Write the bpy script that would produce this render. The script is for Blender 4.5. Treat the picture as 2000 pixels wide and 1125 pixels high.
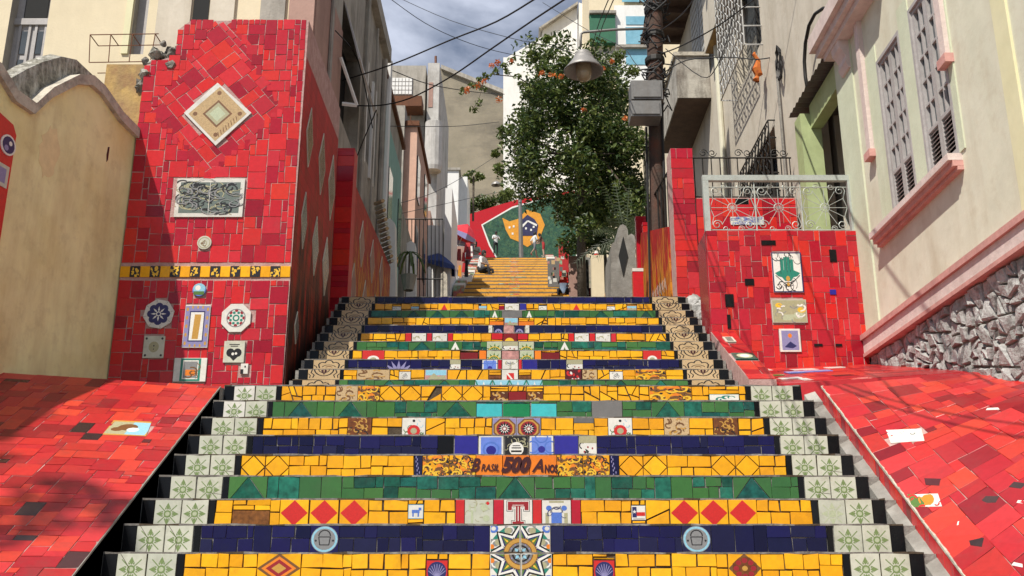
import bpy, math, random
from mathutils import Vector, Matrix
V = Vector
for o in list(bpy.data.objects): bpy.data.objects.remove(o)
scene = bpy.context.scene
COL = scene.collection
rng = random.Random(7)

# ------------------------------------------------------------------ camera, world, sun, exposure
F_PX, PITCH, CX, CY, EYE = 2000.0, math.radians(17), 1003.0, 562.5, 1.6
cam_d = bpy.data.cameras.new('camera'); cam = bpy.data.objects.new('camera', cam_d); COL.objects.link(cam)
cam_d.sensor_width = 36; cam_d.lens = 36 * F_PX / 2000; cam_d.shift_x = -(CX - 1000) / 2000
cam_d.clip_start = .05; cam_d.clip_end = 5000
cam.location = (0, 0, EYE); cam.rotation_euler = (math.pi / 2 + PITCH, 0, 0)
scene.camera = cam
scene.render.resolution_x, scene.render.resolution_y = 1024, 576
scene.view_settings.view_transform = 'Standard'; scene.view_settings.look = 'None'
scene.view_settings.gamma = 1; scene.view_settings.exposure = 0.27
scene.view_settings.use_curve_mapping = False
SUN = V((-.44, -.60, 1.0)).normalized()          # towards the sun: behind the camera, from the left
sd = bpy.data.lights.new('sun', 'SUN'); sd.energy = 5.0; sd.angle = math.radians(.53); sd.color = (1, .95, .86)
so = bpy.data.objects.new('sun', sd); COL.objects.link(so); so.rotation_euler = (-SUN).to_track_quat('-Z', 'Y').to_euler()
so.location = SUN * 60
world = bpy.data.worlds.new('World'); scene.world = world; world.use_nodes = True
def build_world():
    nt = world.node_tree; N = nt.nodes; L = nt.links; N.clear()
    sky = N.new('ShaderNodeTexSky'); sky.sky_type = 'NISHITA'; sky.sun_disc = False
    sky.sun_elevation = math.asin(SUN.z); sky.sun_rotation = math.atan2(SUN.x, SUN.y)
    sky.air_density = 1.0; sky.dust_density = .3; sky.ozone_density = 4
    tc = N.new('ShaderNodeTexCoord'); mp = N.new('ShaderNodeMapping'); mp.inputs['Scale'].default_value = (1.3, 1.0, 3.2)
    mp.inputs['Location'].default_value = (2.2, .4, 1.1)
    n1 = N.new('ShaderNodeTexNoise'); n1.inputs['Scale'].default_value = 2.4; n1.inputs['Detail'].default_value = 9
    n1.inputs['Roughness'].default_value = .55; n1.inputs['Distortion'].default_value = .25
    rp = N.new('ShaderNodeValToRGB'); rp.color_ramp.elements[0].position = .40; rp.color_ramp.elements[1].position = .68
    mx = N.new('ShaderNodeMix'); mx.data_type = 'RGBA'; mx.inputs['B'].default_value = (15.0, 15.9, 18.5, 1)
    ml = N.new('ShaderNodeMath'); ml.operation = 'MULTIPLY'; ml.inputs[1].default_value = .85
    bg = N.new('ShaderNodeBackground'); bg.inputs['Strength'].default_value = .056; out = N.new('ShaderNodeOutputWorld')
    L.new(tc.outputs['Generated'], mp.inputs['Vector']); L.new(mp.outputs['Vector'], n1.inputs['Vector'])
    L.new(n1.outputs['Fac'], rp.inputs['Fac']); L.new(rp.outputs['Color'], ml.inputs[0]); L.new(ml.outputs[0], mx.inputs['Factor'])
    L.new(sky.outputs['Color'], mx.inputs['A']); L.new(mx.outputs['Result'], bg.inputs['Color']); L.new(bg.outputs[0], out.inputs[0])
build_world()

# ------------------------------------------------------------------ helpers
_c, _s = math.cos(PITCH), math.sin(PITCH)
def ray(x, y):
    u = (x - CX) / F_PX; v = -(y - CY) / F_PX
    return V((u, _c - v * _s, _s + v * _c))
def aY(x, y, Y): r = ray(x, y); return V((0, 0, EYE)) + r * (Y / r.y)
def aX(x, y, X): r = ray(x, y); return V((0, 0, EYE)) + r * (X / r.x)
def aZ(x, y, Z): r = ray(x, y); return V((0, 0, EYE)) + r * ((Z - EYE) / r.z)

MATS = {}
def mat(name, cols, rough=.6, scale=3.0, rnd=False, vary=.12, stain=None, stain_amt=.5, stain_scale=(1.2, 1.2, .25), bump=0.0, bump_scale=30,
        metal=0.0, coat=0.0, dirt=None, dirt_amt=.4, ramp=(.3, .7), alpha=1, trans=0.0, spec=.5):
    m = bpy.data.materials.new(name); m.use_nodes = True; nt = m.node_tree; N = nt.nodes; L = nt.links
    b = N['Principled BSDF']; b.inputs['Roughness'].default_value = rough; b.inputs['Metallic'].default_value = metal
    b.inputs['Coat Weight'].default_value = coat; b.inputs['Coat Roughness'].default_value = .12
    b.inputs['Specular IOR Level'].default_value = spec
    if alpha < 1: b.inputs['Alpha'].default_value = alpha
    if trans: b.inputs['Transmission Weight'].default_value = trans
    geo = N.new('ShaderNodeNewGeometry')
    def noise(sc, vec=None, detail=5, rgh=.6):
        n = N.new('ShaderNodeTexNoise'); n.inputs['Scale'].default_value = sc; n.inputs['Detail'].default_value = detail
        n.inputs['Roughness'].default_value = rgh; L.new(vec or geo.outputs['Position'], n.inputs['Vector']); return n
    rp = N.new('ShaderNodeValToRGB'); el = rp.color_ramp.elements
    if len(cols) == 1: cols = [cols[0], cols[0]]
    lo, hi = (0, 1) if rnd else ramp
    while len(el) < len(cols): el.new(.5)
    for i, c in enumerate(cols):
        el[i].position = lo + (hi - lo) * i / (len(cols) - 1); el[i].color = (*c, 1)
    if rnd:
        oi = N.new('ShaderNodeObjectInfo'); ad = N.new('ShaderNodeMath'); ad.operation = 'ADD'; fr = N.new('ShaderNodeMath'); fr.operation = 'FRACT'
        L.new(oi.outputs['Random'], ad.inputs[0]); L.new(geo.outputs['Random Per Island'], ad.inputs[1]); L.new(ad.outputs[0], fr.inputs[0]); L.new(fr.outputs[0], rp.inputs['Fac'])
    else:
        L.new(noise(scale).outputs['Fac'], rp.inputs['Fac'])
    col = rp.outputs['Color']
    def mixc(fac, a, bcol, mode='MIX'):
        mx = N.new('ShaderNodeMix'); mx.data_type = 'RGBA'; mx.blend_type = mode
        if isinstance(fac, (int, float)): mx.inputs['Factor'].default_value = fac
        else: L.new(fac, mx.inputs['Factor'])
        L.new(a, mx.inputs['A'])
        if isinstance(bcol, tuple): mx.inputs['B'].default_value = (*bcol, 1)
        else: L.new(bcol, mx.inputs['B'])
        return mx.outputs['Result']
    if vary:
        n = noise(scale * 4.3, detail=4); mr = N.new('ShaderNodeMapRange'); L.new(n.outputs['Fac'], mr.inputs[0])
        mr.inputs[1].default_value = .25; mr.inputs[2].default_value = .75; mr.inputs[3].default_value = 1 - vary; mr.inputs[4].default_value = 1 + vary
        col = mixc(1.0, col, mr.outputs[0], 'MULTIPLY')
    def mask(n, lo, hi, amt):
        mr = N.new('ShaderNodeMapRange'); L.new(n.outputs['Fac'], mr.inputs[0]); mr.inputs[1].default_value = lo; mr.inputs[2].default_value = hi
        mr.inputs[4].default_value = amt; return mr.outputs[0]
    if stain:
        mp = N.new('ShaderNodeMapping'); mp.inputs['Scale'].default_value = stain_scale; L.new(geo.outputs['Position'], mp.inputs['Vector'])
        col = mixc(mask(noise(2.2, mp.outputs['Vector'], 8, .65), .47, .72, stain_amt), col, stain)
    if dirt:
        col = mixc(mask(noise(5.5, None, 9, .7), .52, .75, dirt_amt), col, dirt)
    L.new(col, b.inputs['Base Color'])
    if bump:
        bp = N.new('ShaderNodeBump'); bp.inputs['Strength'].default_value = bump; bp.inputs['Distance'].default_value = .02
        L.new(noise(bump_scale, None, 6, .6).outputs['Fac'], bp.inputs['Height']); L.new(bp.outputs[0], b.inputs['Normal'])
    MATS[name] = m
    return name
def tilemat(name, cols, rough=.22, vary=.1, dirt=(.09, .065, .05), dirt_amt=.22, scale=6, bump=.06, spec=.35):
    return mat(name, cols, rough=rough, rnd=True, vary=vary, scale=scale, dirt=dirt, dirt_amt=dirt_amt, bump=bump, bump_scale=9, coat=.06, spec=spec)

WM = {}
def link(name, data, parent=None, M=None):
    o = bpy.data.objects.new(name, data); COL.objects.link(o)
    M = M or Matrix(); WM[o.name] = M
    if parent is not None:
        o.parent = parent; o.matrix_basis = WM[parent.name].inverted() @ M
    else: o.matrix_basis = M
    return o
def tag(o, label, cat=None, group=None, kind=None):
    o['label'] = label
    if cat: o['category'] = cat
    if group: o['group'] = group
    if kind: o['kind'] = kind
    return o
def thing(name, loc, label, cat, group=None, kind=None):
    return tag(link(name, None, None, Matrix.Translation(V(loc))), label, cat, group, kind)
def clip(poly, a, n):
    """keep the side of the line through a where (p-a).n >= 0 (2-D, convex)"""
    out = []
    for i, p in enumerate(poly):
        q = poly[(i + 1) % len(poly)]
        dp = (p[0] - a[0]) * n[0] + (p[1] - a[1]) * n[1]; dq = (q[0] - a[0]) * n[0] + (q[1] - a[1]) * n[1]
        if dp >= 0: out.append(p)
        if (dp > 0 and dq < 0) or (dp < 0 and dq > 0):
            t = dp / (dp - dq); out.append((p[0] + t * (q[0] - p[0]), p[1] + t * (q[1] - p[1])))
    return out
def area(p): return sum(p[i][0] * p[(i + 1) % len(p)][1] - p[(i + 1) % len(p)][0] * p[i][1] for i in range(len(p))) / 2
def ccw(p): return p if area(p) > 0 else p[::-1]
def clip_to(poly, region):
    region = ccw(region)
    for i, a in enumerate(region):
        b = region[(i + 1) % len(region)]
        poly = clip(poly, a, (-(b[1] - a[1]), b[0] - a[0]))
        if len(poly) < 3: return []
    return poly
def inset(poly, d):
    poly = ccw(poly); out = poly
    for i, a in enumerate(poly):
        b = poly[(i + 1) % len(poly)]; ex, ey = b[0] - a[0], b[1] - a[1]; l = math.hypot(ex, ey)
        if l < 1e-6: continue
        n = (-ey / l, ex / l); out = clip(out, (a[0] + n[0] * d, a[1] + n[1] * d), n)
        if len(out) < 3: return []
    return out
class Frame:
    def __init__(self, o, u, v, n=None):
        self.o, self.u, self.v = V(o), V(u), V(v); self.n = V(n).normalized() if n else self.u.cross(self.v).normalized()
        self.flip = self.u.cross(self.v).dot(self.n) < 0
    def __call__(self, u, v, n=0): return self.o + self.u * u + self.v * v + self.n * n
class MB:
    def __init__(self): self.v, self.f, self.mi, self.mats = [], [], [], []
    def m(self, name):
        if name not in self.mats: self.mats.append(name)
        return self.mats.index(name)
    def face(self, pts, name):
        i = len(self.v); self.v += [tuple(p) for p in pts]; self.f.append(tuple(range(i, i + len(pts)))); self.mi.append(self.m(name)); return self
    def box(self, x0, x1, y0, y1, z0, z1, name):
        P = [V((x, y, z)) for z in (z0, z1) for x, y in ((x0, y0), (x1, y0), (x1, y1), (x0, y1))]
        return self.hexa(P, name)
    def hexa(self, P, name):
        i = len(self.v); self.v += [tuple(p) for p in P]
        for f in ((3, 2, 1, 0), (4, 5, 6, 7), (0, 1, 5, 4), (1, 2, 6, 5), (2, 3, 7, 6), (3, 0, 4, 7)):
            self.f.append(tuple(i + k for k in f)); self.mi.append(self.m(name))
        return self
    def fbox(self, F, u0, u1, v0, v1, n0, n1, name):
        P = [F(u, v, n) for n in (n0, n1) for u, v in ((u0, v0), (u1, v0), (u1, v1), (u0, v1))]
        if F.flip: P = [P[k] for k in (3, 2, 1, 0, 7, 6, 5, 4)]
        return self.hexa(P, name)
    def prism(self, poly, F, n0, n1, name, bev=0.0, back=False):
        poly = ccw(poly)
        if F.flip: poly = poly[::-1]
        k = len(poly); i = len(self.v); cu = sum(p[0] for p in poly) / k; cv = sum(p[1] for p in poly) / k; mi = self.m(name)
        self.v += [tuple(F(u, v, n0)) for u, v in poly]
        rings = [[i + j for j in range(k)]]
        def ring(sc, n):
            j0 = len(self.v)
            for u, v in poly:
                du, dv = u - cu, v - cv; l = math.hypot(du, dv) or 1; f = max(0, 1 - sc / l)
                self.v.append(tuple(F(cu + du * f, cv + dv * f, n)))
            rings.append(list(range(j0, j0 + k)))
        if bev: ring(0, n1 - bev); ring(bev * 1.6, n1)
        else: ring(0, n1)
        for a, b in zip(rings, rings[1:]):
            for j in range(k): self.f.append((a[j], a[(j + 1) % k], b[(j + 1) % k], b[j])); self.mi.append(mi)
        self.f.append(tuple(rings[-1])); self.mi.append(mi)
        if back: self.f.append(tuple(reversed(rings[0]))); self.mi.append(mi)
        return self
    def decal(self, poly, F, n, name):
        poly = ccw(poly)
        if F.flip: poly = poly[::-1]
        return self.face([F(u, v, n) for u, v in poly], name)
    def tube(self, pts, r, name, sides=6, closed=False, cap=True):
        pts = [V(p) for p in pts]; k = len(pts); base = len(self.v); mi = self.m(name); up = None
        for i, p in enumerate(pts):
            a = pts[(i - 1) % k] if (closed or i > 0) else p; b = pts[(i + 1) % k] if (closed or i < k - 1) else p
            t = (b - a).normalized()
            if up is None: up = t.orthogonal().normalized()
            up = (up - t * up.dot(t)); up = up.normalized() if up.length > 1e-6 else t.orthogonal().normalized()
            w = t.cross(up); rr = r[i] if isinstance(r, (list, tuple)) else r
            for j in range(sides):
                an = 2 * math.pi * j / sides; self.v.append(tuple(p + (up * math.cos(an) + w * math.sin(an)) * rr))
        for i in range(k if closed else k - 1):
            a = base + i * sides; b = base + ((i + 1) % k) * sides
            for j in range(sides): self.f.append((a + j, a + (j + 1) % sides, b + (j + 1) % sides, b + j)); self.mi.append(mi)
        if cap and not closed:
            self.f.append(tuple(base + j for j in reversed(range(sides)))); self.mi.append(mi)
            e = base + (k - 1) * sides; self.f.append(tuple(e + j for j in range(sides))); self.mi.append(mi)
        return self
    def lathe(self, prof, c, name, n=16):
        base = len(self.v); mi = self.m(name); c = V(c)
        for r, z in prof:
            for j in range(n): a = 2 * math.pi * j / n; self.v.append((c.x + r * math.cos(a), c.y + r * math.sin(a), c.z + z))
        for i in range(len(prof) - 1):
            for j in range(n):
                a = base + i * n; b = a + n; self.f.append((a + j, a + (j + 1) % n, b + (j + 1) % n, b + j)); self.mi.append(mi)
        return self
    def mesh(self, name, smooth=False, origin=None):
        me = bpy.data.meshes.new(name); o = V(origin) if origin is not None else V((0, 0, 0))
        me.from_pydata([(x - o.x, y - o.y, z - o.z) for x, y, z in self.v], [], self.f)
        for m in self.mats: me.materials.append(MATS[m])
        me.polygons.foreach_set('material_index', self.mi)
        if smooth: me.polygons.foreach_set('use_smooth', [True] * len(self.f))
        me.update(); return me
    def build(self, name, parent=None, smooth=False, origin=None):
        if origin is None:
            k = len(self.v); origin = V((sum(p[0] for p in self.v) / k, sum(p[1] for p in self.v) / k, min(p[2] for p in self.v)))
        return link(name, self.mesh(name, smooth, origin), parent, Matrix.Translation(V(origin)))
def project(p):
    z = p.z - EYE; zc = max(.01, p.y * _c + z * _s); return (CX + F_PX * p.x / zc, CY - F_PX * (z * _c - p.y * _s) / zc, zc)
class Patch:
    """a doubly ruled surface between two straight edges; u and v in metres along its sides"""
    flip = False
    def __init__(self, p00, p10, p01, p11, lu, lv):
        self.p, self.lu, self.lv = [V(q) for q in (p00, p10, p01, p11)], lu, lv
        self.n = (self.p[1] - self.p[0]).cross(self.p[2] - self.p[0]).normalized()
        if self.n.z < 0: self.n = -self.n; self.flip = True
    def __call__(self, u, v, n=0):
        s, t = u / self.lu, v / self.lv; a, b, c, d = self.p
        return a * (1 - s) * (1 - t) + b * s * (1 - t) + c * (1 - s) * t + d * s * t + self.n * n
def uv_at(F, px, py):
    """surface coordinates seen at a photograph pixel"""
    u = v = .5
    for _ in range(30):
        f = lambda a, b: project(F(a, b))
        x, y, _z = f(u, v); xu, yu, _z = f(u + 1e-3, v); xv, yv, _z = f(u, v + 1e-3)
        a, b, c, d = (xu - x) / 1e-3, (xv - x) / 1e-3, (yu - y) / 1e-3, (yv - y) / 1e-3; det = a * d - b * c or 1e-9; ex, ey = px - x, py - y
        u += max(-.5, min(.5, (ex * d - b * ey) / det)); v += max(-.5, min(.5, (a * ey - c * ex) / det))
    return (u, v)
def tile(poly, F, name, parent, material, joint=.003, th=.008, base=0.0, tilt=.0022, into=None):
    p = inset(poly, joint)
    if len(p) < 3 or area(p) < 2e-4: return None
    if into is not None: into.prism(p, F, base, base + th, material, bev=.0015); return None
    b = MB(); b.prism(p, F, base, base + th, material, bev=.0015)
    k = len(p); dx = V(F.n) * 0
    a1, a2 = rng.uniform(-tilt, tilt), rng.uniform(-tilt, tilt)
    for j in range(k, 3 * k):                      # each tile set a little askew
        q = V(b.v[j]); w = (j % k) / k
        b.v[j] = tuple(q + F.n * (a1 * math.cos(6.28 * w) + a2 * math.sin(6.28 * w)))
    return b.build(name, parent)
def pack(w, h, cell, sizes, occ=None, r=rng):
    nu, nv = int(round(w / cell)), int(round(h / cell)); cu, cv = w / nu, h / nv
    g = [[False] * nv for _ in range(nu)]; out = []
    if occ:
        for i in range(nu):
            for j in range(nv):
                if occ((i + .5) * cu, (j + .5) * cv): g[i][j] = True
    for j in range(nv):
        for i in range(nu):
            if g[i][j]: continue
            ss = sizes[:]; r.shuffle(ss)
            for a, b in ss + [(1, 1)]:
                if i + a <= nu and j + b <= nv and not any(g[i + x][j + y] for x in range(a) for y in range(b)):
                    for x in range(a):
                        for y in range(b): g[i + x][j + y] = True
                    out.append((i * cu, j * cv, (i + a) * cu, (j + b) * cv)); break
    return out
def rect(u0, v0, u1, v1, j=0.0):
    q = lambda: rng.uniform(-j, j)
    return [(u0 + q(), v0 + q()), (u1 + q(), v0 + q()), (u1 + q(), v1 + q()), (u0 + q(), v1 + q())]
def circ(cx, cy, r, n=20, a0=0): return [(cx + r * math.cos(a0 + 2 * math.pi * i / n), cy + r * math.sin(a0 + 2 * math.pi * i / n)) for i in range(n)]
def ring(cx, cy, r0, r1, n=20, a=0, b=2 * math.pi):
    out = []
    for i in range(n):
        t0, t1 = a + (b - a) * i / n, a + (b - a) * (i + 1) / n
        out.append([(cx + r0 * math.cos(t0), cy + r0 * math.sin(t0)), (cx + r1 * math.cos(t0), cy + r1 * math.sin(t0)),
                    (cx + r1 * math.cos(t1), cy + r1 * math.sin(t1)), (cx + r0 * math.cos(t1), cy + r0 * math.sin(t1))])
    return out
def kite(cx, cy, a, r0, r1, w):
    c, s = math.cos(a), math.sin(a); m = (r0 + r1) * .45
    return [(cx + c * r0, cy + s * r0), (cx + c * m - s * w, cy + s * m + c * w), (cx + c * r1, cy + s * r1), (cx + c * m + s * w, cy + s * m - c * w)]
def stroke(pts, w):
    out = []
    for a, b in zip(pts, pts[1:]):
        dx, dy = b[0] - a[0], b[1] - a[1]; l = math.hypot(dx, dy) or 1; nx, ny = -dy / l * w / 2, dx / l * w / 2; ex, ey = dx / l * w * .2, dy / l * w * .2
        out.append([(a[0] - ex + nx, a[1] - ey + ny), (a[0] - ex - nx, a[1] - ey - ny), (b[0] + ex - nx, b[1] + ey - ny), (b[0] + ex + nx, b[1] + ey + ny)])
    return out
def arcpts(cx, cy, r, a, b, n=10, ry=None):
    ry = ry or r
    return [(cx + r * math.cos(a + (b - a) * i / n), cy + ry * math.sin(a + (b - a) * i / n)) for i in range(n + 1)]
def printed(F, u0, u1, v0, v1, base, decals, parent, name='picture_tile', th=.010, joint=.002, win=(0, 0, 1, 1)):
    """a glazed tile with flat printed shapes; decals are (material, convex polygon) in 0..1 tile space"""
    b = MB(); b.prism(inset(rect(u0, v0, u1, v1), joint), F, 0, th, base, bev=.0012)
    lay = {}
    wx, wy, wX, wY = win
    lo = (.02, .02); 
    for m, poly in decals:
        p = clip_to(ccw(poly), [(wx + .015, wy + .015), (wX - .015, wy + .015), (wX - .015, wY - .015), (wx + .015, wY - .015)])
        if len(p) < 3: continue
        lay[m] = lay.get(m, len(lay)); k = len(b.f)
        b.decal([(u0 + (x - wx) / (wX - wx) * (u1 - u0), v0 + (y - wy) / (wY - wy) * (v1 - v0)) for x, y in p], F, th + .0004 + .000006 * k, m)
    return b.build(name, parent)
def D(m, *polys):
    out = []
    for p in polys:
        if p and isinstance(p[0], tuple): out.append((m, p))
        else: out += [(m, q) for q in p]
    return out
def text_mesh(txt, size, shear=0.0, bold=0.0, extrude=.0002):
    cu = bpy.data.curves.new('lettering', 'FONT'); cu.body = txt; cu.size = size; cu.shear = shear; cu.offset = bold; cu.extrude = extrude
    cu.resolution_u = 3
    o = bpy.data.objects.new('lettering', cu); COL.objects.link(o)
    dg = bpy.context.evaluated_depsgraph_get(); me = bpy.data.meshes.new_from_object(o.evaluated_get(dg))
    bpy.data.objects.remove(o); me.name = 'lettering'; return me
# ------------------------------------------------------------------ materials
RED = tilemat('red_tile', [(.54, .016, .018), (.36, .007, .022), (.62, .032, .016), (.44, .011, .028), (.26, .005, .016), (.55, .026, .036), (.58, .018, .014)])
tilemat('ramp_tile', [(.50, .026, .022), (.31, .011, .016), (.55, .050, .024), (.43, .018, .024), (.18, .008, .012), (.50, .034, .034), (.37, .013, .019)], rough=.3, dirt_amt=.45, dirt=(.16, .05, .04))
tilemat('yellow_tile', [(.80, .39, .006), (.72, .31, .006), (.84, .44, .008), (.76, .34, .006)], dirt=(.26, .11, .012), dirt_amt=.42)
tilemat('green_tile', [(.045, .15, .030), (.035, .12, .035), (.06, .17, .04)])
tilemat('teal_tile', [(.008, .10, .062), (.006, .055, .035), (.015, .14, .09), (.006, .07, .06)], vary=.55, scale=5)
tilemat('blue_tile', [(.008, .006, .055), (.012, .010, .075), (.005, .005, .03), (.016, .016, .06)], rough=.2, dirt=(.02, .02, .03), spec=.25)
tilemat('bright_blue', [(.02, .016, .20), (.03, .025, .26)])
tilemat('sky_blue', [(.12, .20, .60), (.15, .24, .66)])
tilemat('black_tile', [(.004, .004, .005), (.008, .008, .009)], rough=.25, dirt=(.03, .028, .025), spec=.2)
tilemat('white_tile', [(.62, .60, .54), (.70, .68, .62)], dirt=(.25, .2, .14), dirt_amt=.35)
tilemat('cream_tile', [(.50, .50, .40), (.55, .55, .45), (.46, .47, .38)], dirt=(.2, .18, .11), dirt_amt=.4, rough=.35)
tilemat('brown_tile', [(.16, .05, .012), (.10, .03, .01), (.20, .075, .015)], vary=.5, scale=8)
tilemat('maroon_tile', [(.22, .012, .012), (.16, .01, .01)])
tilemat('turquoise_tile', [(.05, .42, .45), (.06, .46, .48)], rough=.1)
tilemat('glass_green', [(.01, .20, .07)], rough=.06)
tilemat('orange_tile', [(.75, .20, .012), (.68, .16, .012)])
tilemat('tan_tile', [(.52, .37, .20), (.47, .33, .17), (.56, .40, .22)], vary=.3, scale=30)
tilemat('grey_tile', [(.20, .19, .18), (.14, .135, .13)])
tilemat('pink_tile', [(.55, .30, .26), (.45, .22, .20)], vary=.4)
tilemat('dark_tile', [(.03, .015, .015), (.055, .028, .024), (.09, .012, .014)])
def flat(name, c, rough=.35): return mat(name, [c], rough=rough, vary=.15, scale=20)
flat('ink_black', (.012, .010, .010)); flat('ink_green', (.17, .235, .085)); flat('ink_navy', (.02, .02, .10)); flat('ink_red', (.55, .02, .015))
flat('ink_letter', (.05, .008, .008)); flat('ink_maroon', (.28, .015, .02)); flat('ink_white', (.72, .70, .64)); flat('ink_gold', (.50, .27, .05)); flat('ink_blue', (.08, .16, .50))
flat('ink_brown', (.16, .07, .02)); flat('ink_teal', (.02, .20, .14)); flat('ink_grey', (.22, .22, .22)); flat('ink_yellow', (.75, .45, .03)); flat('ink_leaf', (.08, .16, .03))
flat('ink_lilac', (.24, .22, .40)); flat('ink_orange', (.72, .2, .015)); flat('ink_sky', (.25, .5, .62)); flat('ink_khaki', (.36, .34, .20)); flat('ink_sage', (.42, .46, .30))
mat('grout_pale', [(.50, .33, .30), (.36, .20, .18)], rough=.9, scale=12, bump=.4, bump_scale=80)
mat('grout_grey', [(.30, .28, .25), (.20, .19, .17)], rough=.9, scale=10, bump=.4, bump_scale=80)
mat('grout_dark', [(.045, .030, .018), (.09, .065, .04)], rough=.95, scale=14, bump=.4, bump_scale=80)
mat('concrete', [(.30, .285, .26), (.22, .205, .18), (.36, .345, .31)], rough=.9, scale=3, stain=(.10, .09, .08), stain_amt=.6, bump=.5, bump_scale=40, dirt=(.12, .10, .08))
mat('nosing', [(.24, .22, .20), (.13, .115, .10), (.32, .30, .27)], rough=.85, scale=9, bump=.4, bump_scale=60, dirt=(.1, .085, .07), dirt_amt=.7)
mat('street', [(.16, .155, .15), (.22, .21, .20)], rough=.9, scale=1.5, bump=.4)
mat('earth', [(.10, .085, .06), (.16, .13, .09), (.07, .08, .04)], rough=1, scale=.6, bump=.6, bump_scale=6)

flat('ink_panel', (.12, .15, .13)); mat('rubble', [(.10, .095, .085), (.22, .20, .17), (.05, .05, .045)], rough=1, scale=9, bump=1, bump_scale=30)
mat('ochre_plaster', [(.48, .31, .10), (.38, .24, .09), (.30, .16, .07)], rough=.9, scale=6, stain=(.12, .10, .07), bump=.5, bump_scale=25)
mat('cream_plaster', [(.80, .72, .36), (.84, .77, .42), (.72, .62, .28)], rough=.85, scale=.9, vary=.08, stain=(.50, .36, .17), stain_amt=.6, dirt=(.38, .29, .16), dirt_amt=.4, bump=.25, bump_scale=14)
mat('patch_pink', [(.76, .60, .32), (.80, .66, .36)], rough=.9, scale=3, vary=.1)
mat('patch_dark', [(.36, .27, .14), (.46, .35, .18)], rough=.9, scale=6)
mat('coping', [(.36, .33, .28), (.52, .47, .38), (.24, .21, .18)], rough=.95, scale=5, bump=.6, bump_scale=30, dirt=(.06, .055, .045), dirt_amt=.7)
mat('mossy_coping', [(.12, .11, .08), (.26, .245, .20), (.05, .045, .035)], rough=1, scale=9, vary=.4, stain=(.62, .60, .54), stain_amt=.9, stain_scale=(7, 7, 1.6), bump=1, bump_scale=25)
mat('gate_paint', [(.36, .39, .36), (.42, .45, .41)], rough=.5, metal=.2, scale=8, dirt=(.2, .13, .08), dirt_amt=.5)
mat('iron_black', [(.015, .014, .013), (.03, .026, .022)], rough=.55, metal=.4, scale=10)
mat('iron_white', [(.50, .50, .48), (.38, .37, .35)], rough=.6, scale=10)
mat('rock', [(.30, .29, .27), (.44, .43, .41), (.17, .16, .15)], rough=.95, scale=11, bump=1.0, bump_scale=34, stain=(.10, .09, .075), stain_amt=.7, stain_scale=(2, 2, 2))
mat('pale_plaster', [(.59, .575, .44), (.64, .62, .49), (.53, .51, .38)], rough=.85, scale=.8, vary=.07, stain=(.45, .38, .26), stain_amt=.5, dirt=(.42, .34, .22), dirt_amt=.4, bump=.15, bump_scale=10)
mat('pale_green', [(.54, .57, .41), (.58, .61, .46)], rough=.8, scale=2, vary=.06, stain=(.4, .4, .26), bump=.15)
mat('pale_yellow', [(.66, .62, .38), (.70, .66, .43)], rough=.8, scale=2, vary=.05, stain=(.5, .45, .3))
mat('pink_paint', [(.52, .25, .22), (.58, .30, .26), (.46, .21, .19)], rough=.7, scale=4, stain=(.3, .2, .17), stain_amt=.4, bump=.2)
mat('pale_pink', [(.62, .50, .46), (.66, .55, .50)], rough=.75, scale=3, stain=(.45, .33, .28), stain_amt=.5, bump=.2)
mat('shutter', [(.35, .325, .315), (.41, .385, .37)], rough=.6, scale=6, stain=(.25, .23, .2), stain_amt=.4)
mat('glass_dark', [(.05, .06, .065), (.09, .10, .11)], rough=.08, scale=1.5)
mat('dark_void', [(.010, .010, .010)], rough=.9)
mat('rock_mortar', [(.13, .12, .10), (.22, .20, .17)], rough=1, scale=8, bump=.8)
mat('beige_plaster', [(.56, .50, .40), (.61, .55, .45), (.50, .44, .34)], rough=.9, scale=.9, vary=.06, stain=(.32, .27, .19), stain_amt=.5, dirt=(.36, .29, .2), dirt_amt=.3, bump=.2, bump_scale=12)
mat('stained_concrete', [(.36, .33, .28), (.46, .43, .37), (.20, .17, .14)], rough=.95, scale=2, stain=(.06, .045, .035), stain_amt=.85, stain_scale=(2.5, 2.5, .5), bump=.5)
mat('brown_wood', [(.06, .035, .025), (.10, .06, .04)], rough=.8, scale=6, bump=.4)
mat('tin', [(.16, .14, .13), (.10, .085, .08)], rough=.6, metal=.3, scale=5, stain=(.12, .06, .03))
mat('leaf_paint', [(.34, .40, .18), (.40, .46, .23)], rough=.7, scale=2, stain=(.25, .3, .1))
mat('orange_cloth', [(.34, .06, .012), (.55, .17, .02)], rough=.9, scale=20)
mat('warm_cream', [(.66, .56, .38), (.70, .60, .42)], rough=.85, scale=1, vary=.05, stain=(.5, .42, .28), stain_amt=.3, bump=.15)
mat('old_grey', [(.30, .275, .24), (.38, .35, .30), (.22, .20, .17)], rough=.95, scale=1.2, stain=(.10, .09, .075), stain_amt=.6, stain_scale=(2, 2, .3), bump=.3)
mat('dusky_pink', [(.34, .20, .16), (.40, .25, .20)], rough=.9, scale=1.5, stain=(.2, .12, .1), stain_amt=.4, bump=.2)
mat('teal_paint', [(.20, .38, .34), (.26, .44, .40)], rough=.85, scale=1.5, stain=(.14, .24, .21), stain_amt=.5)
mat('salmon', [(.56, .33, .24), (.62, .40, .30)], rough=.9, scale=1.2, stain=(.35, .22, .17), stain_amt=.5)
mat('white_wall', [(.70, .69, .66), (.76, .75, .72)], rough=.85, scale=.6, vary=.05, stain=(.5, .48, .43), stain_amt=.4)
mat('khaki_wall', [(.215, .19, .14), (.27, .235, .175), (.165, .145, .11)], rough=.95, scale=.25, vary=.1, stain=(.10, .09, .075), stain_amt=.9, stain_scale=(.07, .07, .22), dirt=(.42, .33, .17), dirt_amt=.3)
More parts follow.
